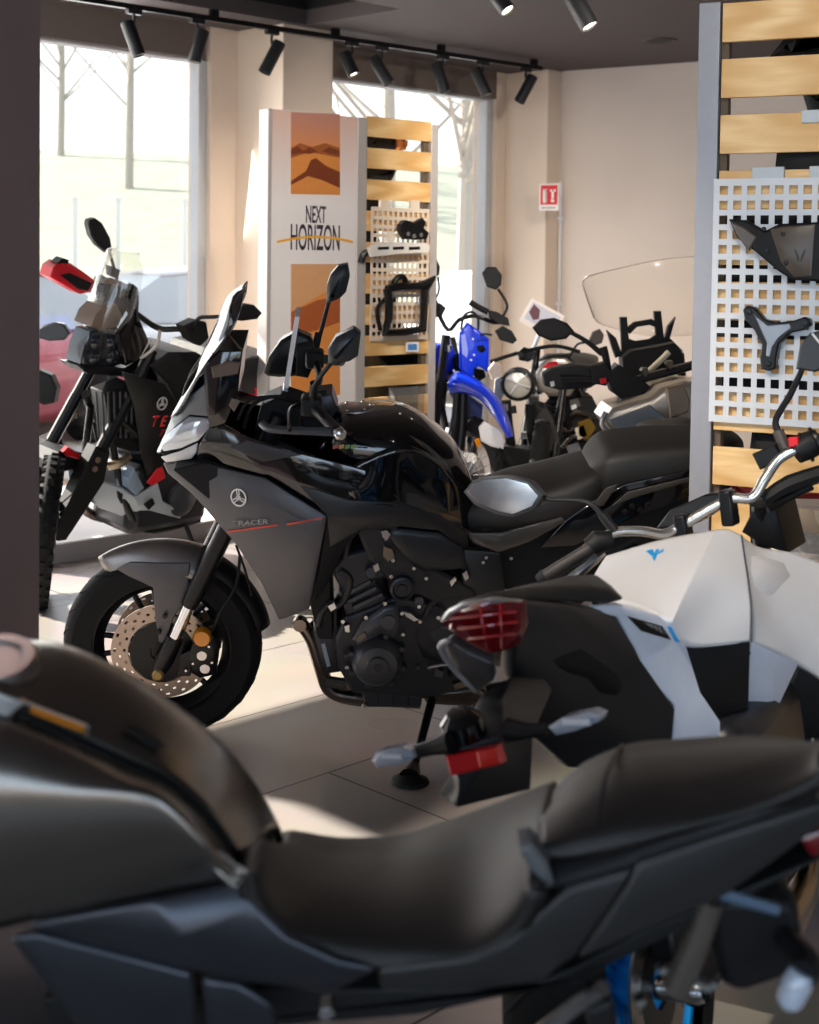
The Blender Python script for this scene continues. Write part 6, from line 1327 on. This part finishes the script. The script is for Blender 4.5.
A_.pill('panel_hood', [(104, 284), (112, 278), (132, 286), (131, 290), (113, 284)], .045, .02, mat('dash_brown_grey', '#6a5a50'), ((.003, .002),))
A_.pipe('handlebar', [A_.p(96, 286, y=-.30), A_.p(112, 300, y=-.12), A_.p(135, 313, y=.02), A_.p(158, 328, y=.16), A_.p(178, 329, y=.24), A_.p(196, 330, y=.36)], .014, BLKS)
A_.pill('hand_guard', [(50, 277), (53, 267), (60, 262), (70, 263), (82, 271), (97, 282), (92, 292), (80, 294), (64, 285)], -.36, .08, RED, ((.010, .008), (.010, .004)))
A_.pill('guard_inset', [(60, 275), (70, 273), (92, 283), (88, 291), (78, 289)], -.345, .02, BLK, ((.003, .003),))
A_.pill('guard_knob', [(57, 263), (63, 258), (69, 260), (68, 265), (60, 266)], -.36, .05, BLK, ((.003, .003),))
A_.pill('mirror', [(88, 225), (89, 220), (95, 218), (102, 223), (110, 238), (112, 250), (107, 253), (97, 245), (91, 236)], -.33, .03, BLK, ((.006, .006),))
A_.pipe('mirror_stalk', [A_.p(109, 251, y=-.33), A_.p(114, 268, y=-.28), A_.p(117, 280, y=-.24)], .008, BLK, sm=3)
A_.pill('switch_box', [(111, 266), (120, 270), (118, 279), (112, 276)], -.22, .04, BLK, ((.003, .002),))
A_.pill('switch_box', [(183, 326), (196, 320), (206, 322), (209, 338), (200, 346), (190, 340)], .34, .05, BLK, ((.005, .004),))
A_.pill('mirror', [(234, 320), (236, 309), (245, 304), (254, 305), (262, 313), (257, 319), (242, 321)], .50, .03, BLK, ((.006, .006),))
A_.pipe('mirror_stalk', [A_.p(237, 315, y=.49), A_.p(214, 317, y=.42), A_.p(199, 318, y=.36), A_.p(194, 328, y=.34)], .009, BLK, sm=4)
A_.pipe('cable', [A_.p(150, 340, y=.12), A_.p(140, 358, y=.12), A_.p(156, 346, y=.16), A_.p(160, 330, y=.18)], .008, mat('cable_pale', '#9a948e', .4))
A_.pill('fuel_tank', [(150, 366), (168, 352), (196, 352), (214, 364), (218, 392), (198, 410), (176, 402), (168, 384)], .16, .32, BLK, ((.012, .010), (.02, .006)))
A_.pill('rear_panel', [(212, 364), (220, 352), (236, 350), (243, 362), (242, 374), (214, 374)], .17, .30, RED, ((.006, .006),))
A_.pill('rear_seat', [(206, 360), (212, 350), (230, 346), (238, 352), (234, 362), (214, 366)], .15, .28, SEATM, ((.006, .006),))
A_.pill('top_case', [(240, 362), (252, 356), (275, 354), (278, 392), (262, 396), (243, 392)], .18, .36, mat('case_black', '#2a2728', .5), ((.008, .006),))
A_.pill('tail_trim', [(255, 388), (275, 388), (275, 396), (256, 396)], .19, .36, RED, ((.003, .003),))
# ---- machine hidden behind the left pillar: mirror and hand guard show
H_ = Bike('motorcycle', on_z(-25, 537, .107), -52, 8, 'dark motorcycle mostly hidden behind the left pillar, one mirror and hand guard showing')
hM = chassis(H_, 1.45, .31, .215, .14)
def hq(px, py, d): return H_.inv @ at_depth(px, py, d)
def hpill(name, pts, d, th, m):
    v = H_.inv.to_3x3() @ V((0, th, 0)); b = new(); pillow(b, [hq(a, c, d) for a, c in pts], v, ((.008, .006),)); return H_.add(name, b, m)
HD = H_.M.translation.y + .25
hpill('mirror', [(38, 329), (44, 325), (55, 322), (64, 324), (70, 333), (64, 340), (50, 341), (38, 338)], HD, .04, mat('mirror_housing', '#2b2e31'))
b = new(); tube(b, [hq(42, 334, HD + .02), hq(25, 340, HD + .03), hq(10, 372, HD + .05)], .008, 8, 4); H_.add('mirror_stalk', b, BLK)
hpill('hand_guard', [(30, 376), (40, 370), (51, 375), (57, 388), (54, 403), (44, 405), (30, 398)], HD, .08, BLK)
b = new(); tube(b, [hq(44, 388, HD + .08), hq(0, 380, HD + .06), hq(-40, 386, HD + .06), hq(-130, 384, HD + .1)], .013, 10, 4); H_.add('handlebar', b, BLKS)
b = new(); rr = [H_.ring(x, zt, .72, hw, 16, .65) for x, zt, hw in ((-.30, .92, .08), (-.45, 1.02, .15), (-.62, 1.03, .17), (-.80, .92, .10))]; loft(b, rr); H_.add('fuel_tank', b, BLKG, smooth=60)
b = new(); lathe(b, [(0, .05), (.06, .045), (.085, .02), (.09, -.04), (0, -.08)], (-.18, 0, .92), (1, 0, -.1), 20); H_.add('headlight', b, BLKG)
# ---- blue off-road machine right of the far display
O_ = Bike('off_road_motorcycle', on_z(456, 538, 0), -52, 8, 'bright blue off-road motorcycle standing right of the far display')
oM = chassis(O_, 1.42, .34, .262, .10, True, True, 0, (-.36, 1.12), BLUE, .92, fork_m=BLKS)
def opill(name, pts, y, th, m, **k): return O_.pill(name, pts, y, th, m, ((.006, .006), (.010, .003)), **k)
def wplane(B, d):  # keep a traced outline at a fixed world depth, given thickness along the view
    return lambda px, py: B.inv @ at_depth(px, py, d)
def dpill(B, name, pts, d, th, m, steps=((.006, .005),), parent=None):
    f = wplane(B, d); v = B.inv.to_3x3() @ V((0, th, 0)); b = new(); pillow(b, [f(*q) for q in pts], v, steps); return B.add(name, b, m, parent=parent)
def dpipe(B, name, pts, d, r, m, sm=4, parent=None):
    f = [B.inv @ at_depth(q[0], q[1], q[2] if len(q) > 2 else d) for q in pts]; b = new(); tube(b, f, r, 10, sm); return B.add(name, b, m, parent=parent)
ob = O_.M.translation.y; print('blue bike depth', ob)
D0 = ob - .02
mk = dpill(O_, 'front_mask', [(459, 333), (467, 322), (478, 330), (489, 339), (489, 358), (488, 372), (478, 366), (472, 379), (466, 376), (460, 369)], D0, .10, BLUE, ((.008, .008), (.012, .004)))
dpill(O_, 'mask_decal', [(461, 335), (465, 334), (468, 352), (467, 358), (462, 354)], D0 - .014, .006, mat('decal_pale', '#8f9ff0', .4), ((.001, .001),), mk)
dpill(O_, 'lamp', [(477, 346), (483, 345), (486, 350), (482, 353), (478, 351)], D0 - .014, .01, BLKG, ((.002, .002),), mk)
dpill(O_, 'lamp', [(474, 368), (484, 370), (486, 377), (480, 381), (474, 377)], D0 - .02, .02, BLKG, ((.002, .002),), mk)
for q in ((473, 339), (474, 355), (471, 360)): dpill(O_, 'rivet', [(q[0] - 1, q[1] - 1), (q[0] + 1, q[1] - 1), (q[0] + 1, q[1] + 1), (q[0] - 1, q[1] + 1)], D0 - .012, .006, WHT, ((.001, .001),), mk)
f = lambda x, y, d: O_.inv @ at_depth(x, y, d)
rowsF = [[f(449, 379, D0 + .04), f(447, 386, D0 + .02), f(449, 392, D0 + .04)], [f(456, 371, D0), f(455, 381, D0 - .08), f(455, 393, D0)], [f(472, 376, D0 - .03), f(470, 384, D0 - .13), f(466, 394, D0 - .06)],
         [f(489, 388, D0 - .08), f(485, 393, D0 - .18), f(480, 400, D0 - .12)], [f(503, 405, D0 - .12), f(498, 408, D0 - .22), f(490, 412, D0 - .17)], [f(511, 424, D0 - .16), f(507, 424, D0 - .25), f(499, 425, D0 - .22)], [f(514, 436, D0 - .2), f(511, 437, D0 - .26), f(507, 438, D0 - .24)]]
b = new(); grid(b, dense(rowsF, 9, 26)); O_.add('front_fender', b, BLUE, solid=.010, smooth=60)
dpill(O_, 'fender_liner', [(449, 392), (468, 394), (483, 405), (481, 425), (472, 444), (468, 428), (454, 402)], D0 + .06, .06, mat('deep_blue_plastic', '#06124a', .4))
for pts in (((446, 335), (441, 380), (434, 432)), ((458, 390), (456, 415), (452, 448)), ((464, 392), (463, 420), (460, 450))): dpipe(O_, 'fork_tube', pts, D0 + .02, .026, BLKS, 3)
dpipe(O_, 'fork_stanchion', ((449, 345), (449, 352)), D0 - .02, .018, CHR, 0); dpipe(O_, 'fork_stanchion', ((449, 428), (447, 438)), D0 - .03, .016, CHR, 0)
dpipe(O_, 'handlebar', ((436, 308), (448, 330), (459, 320), (475, 316), (492, 322), (500, 322)), D0 + .05, .012, BLKS)
dpipe(O_, 'grip', ((470, 302), (478, 307), (488, 312)), D0 - .05, .017, RUB, 2); dpipe(O_, 'grip', ((433, 300), (438, 310)), D0 - .02, .02, RUB, 0)
dpill(O_, 'switch_box', [(488, 310), (497, 312), (508, 318), (510, 326), (498, 324), (489, 318)], D0, .05, BLK)
dpill(O_, 'master_cylinder', [(495, 331), (503, 326), (512, 331), (517, 340), (513, 344), (500, 340)], D0 - .02, .05, BLK)
dpill(O_, 'switch_box', [(433, 304), (440, 303), (446, 308), (442, 316), (434, 318)], D0 - .02, .04, BLK)
dpill(O_, 'mirror', [(482, 273), (487, 267), (496, 267), (502, 275), (501, 285), (496, 290), (487, 287)], D0 + .05, .04, BLK, ((.008, .008),))
dpipe(O_, 'mirror_stalk', ((498, 289), (505, 300), (507, 308), (502, 318)), D0 + .05, .008, BLK)
dpill(O_, 'mirror', [(432, 262), (437, 260), (440, 267), (439, 275), (433, 278)], D0 - .05, .04, BLK, ((.008, .006),))
dpipe(O_, 'mirror_stalk', ((438, 277), (439, 290), (435, 300)), D0 - .05, .006, BLK)
dpipe(O_, 'cable', ((461, 330), (464, 316), (472, 312), (478, 318), (478, 330)), D0 - .06, .007, BLK); dpipe(O_, 'cable', ((492, 335), (484, 334), (480, 336)), D0 - .05, .006, BLK)
dpill(O_, 'side_plate', [(479, 428), (484, 422), (499, 429), (505, 441), (503, 450), (490, 446), (481, 441)], D0 - .16, .05, WHT, ((.006, .005),))
dpill(O_, 'marker_lamp', [(474, 440), (479, 438), (481, 444), (477, 448)], D0 - .16, .03, ORNG, ((.003, .003),))
b = new(); tube(b, [(-.30, .0, .98), (-.62, 0, 1.0)], .10, 12); O_.add('fuel_tank', b, BLUE)
# ---- round-lamp roadster behind
RX = Bike('roadster_motorcycle', at_depth(524, 520, 8.35).xy.to_3d(), 255, 8, 'silver roadster motorcycle with a round headlight behind the tourer seat')
rM = chassis(RX, 1.41, .31, .215, .14, steer=10)
DX = RX.M.translation.y - .1
f = lambda x, y, d: RX.inv @ at_depth(x, y, d)
hc_ = f(518, 384, DX); nv = RX.inv.to_3x3() @ V((-.08, -1, .02))
b = new(); lathe(b, [(.080, 0), (.096, .0), (.102, .012), (.096, .03), (.082, .034), (.078, .02)], hc_, nv, 32, closed=True); hl = RX.add('headlight', b, BLKS)
b = new(); lathe(b, [(0, .026), (.045, .022), (.082, .006), (.082, .0), (0, 0)], hc_, nv, 28); RX.add('headlight_glass', b, mat('lamp_glass_grey', '#d3cec4', .3, metal=.35, coat=1.), parent=hl)
b = new(); lathe(b, [(0, -.14), (.06, -.12), (.096, -.02), (.098, .0), (0, 0)], hc_, nv, 28); RX.add('headlight_shell', b, BLKG, parent=hl)
for pts in (((506, 378), (518, 384), (530, 388)), ((510, 394), (518, 384), (527, 374))): dpipe(RX, 'lens_bar', pts, DX - .03, .004, mat('lens_rib_grey', '#d5d5d2', .2), 0, hl)
dpill(RX, 'fuel_tank', [(534, 376), (541, 364), (552, 357), (566, 357), (577, 366), (582, 378), (570, 396), (546, 396), (537, 390)], DX + .3, .34, mat('silver_tank', '#b3aca4', .3, metal=.7), ((.012, .012), (.016, .006)))
dpill(RX, 'tank_stripe', [(543, 367), (549, 362), (557, 361), (558, 365), (549, 369)], DX + .27, .02, RED, ((.002, .002),))
dpill(RX, 'tank_top', [(538, 362), (548, 355), (566, 354), (576, 364), (566, 358), (550, 358)], DX + .29, .1, BLK)
dpill(RX, 'radiator_cowl', [(527, 396), (540, 396), (552, 416), (560, 440), (556, 462), (546, 458), (536, 428)], DX + .12, .2, mat('cowl_charcoal', '#2c2a29', .45), ((.008, .008),))
dpill(RX, 'engine_side', [(556, 398), (592, 396), (604, 420), (606, 450), (588, 462), (566, 450)], DX + .5, .25, BLK, ((.01, .01),))
dpill(RX, 'side_panel', [(560, 402), (578, 398), (581, 406), (566, 412), (570, 424), (563, 420)], DX + .48, .03, mat('cast_grey', '#6d6a66'), ((.003, .003),))
dpill(RX, 'badge', [(571, 406), (576, 404), (577, 408), (572, 410)], DX + .46, .01, WHT, ((.001, .001),))
for pts in (((556, 420), (566, 430), (580, 426)), ((562, 448), (574, 436), (590, 440)), ((584, 410), (592, 426), (588, 444)), ((566, 418), (578, 412), (596, 418))): dpipe(RX, 'exhaust_pipe', pts, DX + .44, .014, mat('dark_steel_pipe', '#7a7068'))
for pts, m_ in (([(578, 422), (590, 418), (596, 428), (588, 440), (578, 436)], mat('gold_cover', '#b08a3c', .3, metal=.9)), ([(566, 446), (578, 442), (582, 452), (570, 458)], ALU), ([(574, 428), (584, 424), (588, 436), (578, 440)], mat('pale_cover', '#d5cbb5', .3)), ([(544, 446), (552, 444), (556, 456), (548, 462)], ALU)):
    dpill(RX, 'engine_cover', pts, DX + .43, .04, m_, ((.004, .004),))
dpipe(RX, 'handlebar', ((490, 362), (508, 356), (530, 350), (556, 346), (580, 352)), DX + .12, .012, BLKS)
dpill(RX, 'instrument', [(518, 352), (524, 347), (534, 350), (536, 358), (528, 362), (519, 360)], DX + .05, .06, BLKG)
for pts in ([(488, 370), (494, 362), (502, 366), (502, 376), (492, 380)], [(540, 395), (545, 393), (549, 398), (545, 403), (539, 401)]): dpill(RX, 'turn_signal', pts, DX, .05, mat('signal_pale', '#d8c9bd', .25), ((.004, .004),))
dpill(RX, 'lamp_ear', [(495, 380), (502, 376), (505, 392), (500, 402), (494, 396)], DX + .04, .04, ALU, ((.003, .003),))
dpill(RX, 'mirror', [(589, 340), (593, 332), (600, 329), (604, 335), (602, 343), (594, 346)], DX + .35, .04, mat('mirror_brown', '#3c3430', .4), ((.008, .006),))
dpipe(RX, 'mirror_stalk', ((590, 343), (578, 344), (570, 356)), DX + .33, .007, BLK)
dpipe(RX, 'fork_cover', ((506, 400), (508, 424), (512, 452)), DX + .02, .03, BLKS, 2); dpipe(RX, 'fork_cover', ((530, 404), (530, 426), (534, 452)), DX + .04, .03, BLKS, 2)
for q, m_ in (((505, 408), ALU), ((513, 410), BLK), ((500, 418), CHR), ((524, 436), ALU)): dpill(RX, 'hose_joint', [(q[0] - 3, q[1] - 3), (q[0] + 3, q[1] - 4), (q[0] + 4, q[1] + 3), (q[0] - 3, q[1] + 4)], DX - .02, .05, m_, ((.003, .003),))
dpill(RX, 'front_fender', [(488, 452), (504, 446), (530, 450), (540, 470), (500, 474)], DX - .1, .2, BLK)
# price card on a holder by the roadster
cd = DX + .15; pc = empty('price_card', None, 'white tilted price card with a small rider picture above the roadster motorcycle', 'price card')
pts = [at_depth(519, 321, cd), at_depth(532, 298, cd), at_depth(565, 316, cd), at_depth(553, 340, cd)]
b = new(); prism(b, pts, (0, .01, 0)); obj('card', b, mat('card_white', '#efe6df', .5), pc, smooth=0)
b = new(); prism(b, [at_depth(x, y, cd - .003) for x, y in ((524, 318), (533, 302), (561, 317), (552, 333))], (0, .002, 0)); obj('print', b, mat('print_pale_blue', '#c9cbd8', .5), pc, smooth=0)
b = new(); prism(b, [at_depth(x, y, cd - .006) for x, y in ((529, 312), (534, 304), (540, 310), (539, 319), (533, 320))], (0, .002, 0)); obj('print_picture', b, mat('print_dark_red', '#6a3f48', .5), pc, smooth=0)
b = new(); tube(b, [at_depth(541, 330, cd + .02), at_depth(530, 356, cd + .02)], .012, 8); obj('stem', b, CLRL, pc)
# ---- silver adventure tourer behind the tourer pillion, seen from behind
S_ = Bike('adventure_motorcycle', V((1.42, 7.25, 0)), 80, 6, 'silver adventure motorcycle with a tall clear windscreen behind the black pillion seat')
sM = chassis(S_, 1.55, .33, .24, .15, False, False, 0, (-.36, 1.1), BLK, .82)
DS = 6.3
scr = S_.inv
def sp_(x, y, d): return S_.inv @ at_depth(x, y, d)
rowsS = [[sp_(594, 318, DS + .55), sp_(606, 326, DS + .66), sp_(650, 336, DS + .74), sp_(700, 334, DS + .68), sp_(728, 326, DS + .55)],
         [sp_(585, 292, DS + .62), sp_(606, 298, DS + .74), sp_(655, 300, DS + .80), sp_(712, 296, DS + .74), sp_(742, 288, DS + .62)],
         [sp_(583, 282, DS + .66), sp_(608, 274, DS + .78), sp_(660, 266, DS + .84), sp_(716, 262, DS + .78), sp_(744, 266, DS + .66)],
         [sp_(588, 276, DS + .68), sp_(612, 270, DS + .80), sp_(664, 259, DS + .86), sp_(716, 256, DS + .80), sp_(738, 262, DS + .68)]]
den = dense(rowsS, 18, 14); b = new(); grid(b, den); sc_ = S_.add('windscreen', b, SCRC, solid=.004, smooth=60)
b = new(); tube(b, [r[0] for r in den], .004, 6); tube(b, den[-1], .003, 6); S_.add('screen_edge', b, mat('edge_smoke', '#7a726c', .3), parent=sc_)
dpill(S_, 'screen_bracket', [(620, 317), (627, 317), (630, 352), (622, 354)], DS + .5, .03, BLK, ((.003, .003),)); dpill(S_, 'screen_bracket', [(654, 311), (661, 311), (665, 346), (657, 348)], DS + .5, .03, BLK, ((.003, .003),))
dpill(S_, 'screen_bracket', [(627, 328), (634, 322), (652, 319), (658, 323), (657, 328), (650, 325), (637, 327), (630, 334)], DS + .5, .03, BLK, ((.002, .002),)); dpill(S_, 'screen_bracket', [(627, 338), (636, 341), (650, 339), (657, 334), (660, 347), (640, 350), (627, 350)], DS + .5, .03, BLK, ((.002, .002),))
dpill(S_, 'side_deflector', [(607, 330), (616, 338), (622, 354), (616, 358), (611, 344)], DS + .5, .04, BLK); dpill(S_, 'side_deflector', [(676, 317), (668, 326), (663, 346), (672, 348), (684, 352), (670, 338)], DS + .5, .04, BLK)
dpill(S_, 'instrument_hood', [(622, 358), (630, 350), (664, 344), (674, 342), (682, 352), (686, 368), (650, 376), (624, 376)], DS + .42, .12, BLK)
dpipe(S_, 'handlebar', ((560, 378), (600, 378), (632, 380), (648, 377), (690, 366), (740, 352)), DS + .22, [.016, .016, .018, .022, .022, .018], BLKS)
for q in ((645, 373), (670, 366)): dpill(S_, 'bar_clamp', [(q[0] - 4, q[1] - 2), (q[0] - 2, q[1] - 5), (q[0] + 3, q[1] - 5), (q[0] + 4, q[1] + 1), (q[0], q[1] + 4)], DS + .18, .06, mat('clamp_grey', '#5c5550', .35, metal=.7), ((.003, .003),))
dpill(S_, 'steering_cover', [(607, 376), (618, 364), (640, 378), (652, 388), (640, 396), (627, 403), (612, 392)], DS + .20, .12, BLK)
dpill(S_, 'hand_guard', [(543, 374), (552, 368), (572, 364), (600, 366), (603, 380), (590, 388), (560, 390), (545, 386)], DS + .3, .08, BLK, ((.008, .008),))
dpill(S_, 'switch_box', [(590, 366), (606, 362), (612, 374), (606, 386), (594, 384)], DS + .2, .08, BLK)
dpill(S_, 'red_button', [(600, 379), (606, 378), (607, 383), (601, 384)], DS + .18, .02, RED, ((.001, .001),))
dpill(S_, 'guard_badge', [(550, 382), (554, 381), (555, 386), (551, 387)], DS + .28, .01, mat('badge_silver', '#d9d9dc'), ((.001, .001),))
dpill(S_, 'mirror', [(533, 328), (541, 320), (555, 318), (567, 323), (574, 331), (566, 339), (551, 341), (539, 336)], DS + .25, .05, BLK, ((.010, .010),))
dpipe(S_, 'mirror_stalk', ((570, 332), (586, 341), (602, 354)), DS + .25, [.010, .011, .014], BLK, 3); dpipe(S_, 'mirror_mount', ((603, 347), (606, 358), (609, 374)), DS + .23, [.020, .018, .016], BLK, 3)
dpipe(S_, 'pen_tube', ((649, 371), (660, 361), (669, 352)), DS + .3, .014, mat('tube_cream', '#d8d0bb', .4), 0)
dpill(S_, 'fuel_tank', [(604, 420), (612, 408), (650, 397), (660, 388), (684, 381), (720, 384), (730, 410), (724, 434), (640, 436), (612, 432)], DS + .02, .35, mat('silver_tank', '#b3aca4'), ((.014, .012), (.02, .008)))
dpill(S_, 'tank_panel', [(609, 420), (650, 405), (668, 420), (662, 432), (618, 432)], DS - .02, .03, mat('blue_silver', '#a9b4c1', .25, metal=.8), ((.006, .005),))
dpill(S_, 'tank_panel', [(666, 388), (683, 384), (690, 400), (688, 412), (670, 419), (668, 402)], DS - .02, .03, mat('brown_silver', '#8d7f72', .3, metal=.7), ((.006, .005),))
dpipe(S_, 'tank_rail', ((606, 412), (602, 424), (612, 436)), DS, .012, ALU)
# ------------------------------------------------------------------ engine detail on the two naked machines
for B, sgn in ((WH, -1), (G, 1)):
    e = [o for o in B.root.children if o.name.split('.')[0] == 'engine'][0]
    for sy in (1, -1):
        yy = .172 if (B is WH and sy > 0) else .122 if B is WH else .162
        b = new(); lathe(b, [(0, .034), (.04, .034), (.044, .028), (.078, .024), (.092, .008), (.094, -.02), (0, -.02)], (-.80, sy * yy, .42), (0, sy, 0), 26); B.add('clutch_cover', b, ENGL, parent=e)
        b = new(); lathe(b, [(0, .022), (.05, .022), (.066, .012), (.068, -.02), (0, -.02)], (-.60, sy * yy, .40), (0, sy, 0), 22); B.add('generator_cover', b, ENGL, parent=e)
        for k in range(6):
            a = k * math.pi / 3; b = new(); lathe(b, [(0, .014), (.008, .012), (.009, -.01), (0, -.01)], (-.80 + .10 * math.cos(a), sy * yy, .42 + .10 * math.sin(a)), (0, sy, 0), 8); B.add('bolt', b, ALU, parent=e)
    b = new(); tube(b, [(-.46, -.06, .62), (-.40, -.08, .40), (-.60, -.10, .19), (-1.0, -.14, .22), (-1.25, -.18, .34)], [.022, .022, .026, .045, .05], 12, 5); B.add('exhaust', b, mat('dark_steel_pipe', '#7a7068'))
    b = new(); box(b, -.44, -.38, -.15, .15, .34, .72); r = B.add('radiator', b, BLK, bevel=.006)
    for k in range(9):
        b = new(); box(b, -.381, -.374, -.13, .13, .37 + .037 * k, .378 + .037 * k); B.add('radiator_fin', b, mat('fin_grey', '#3a3c40'), parent=r, smooth=0)
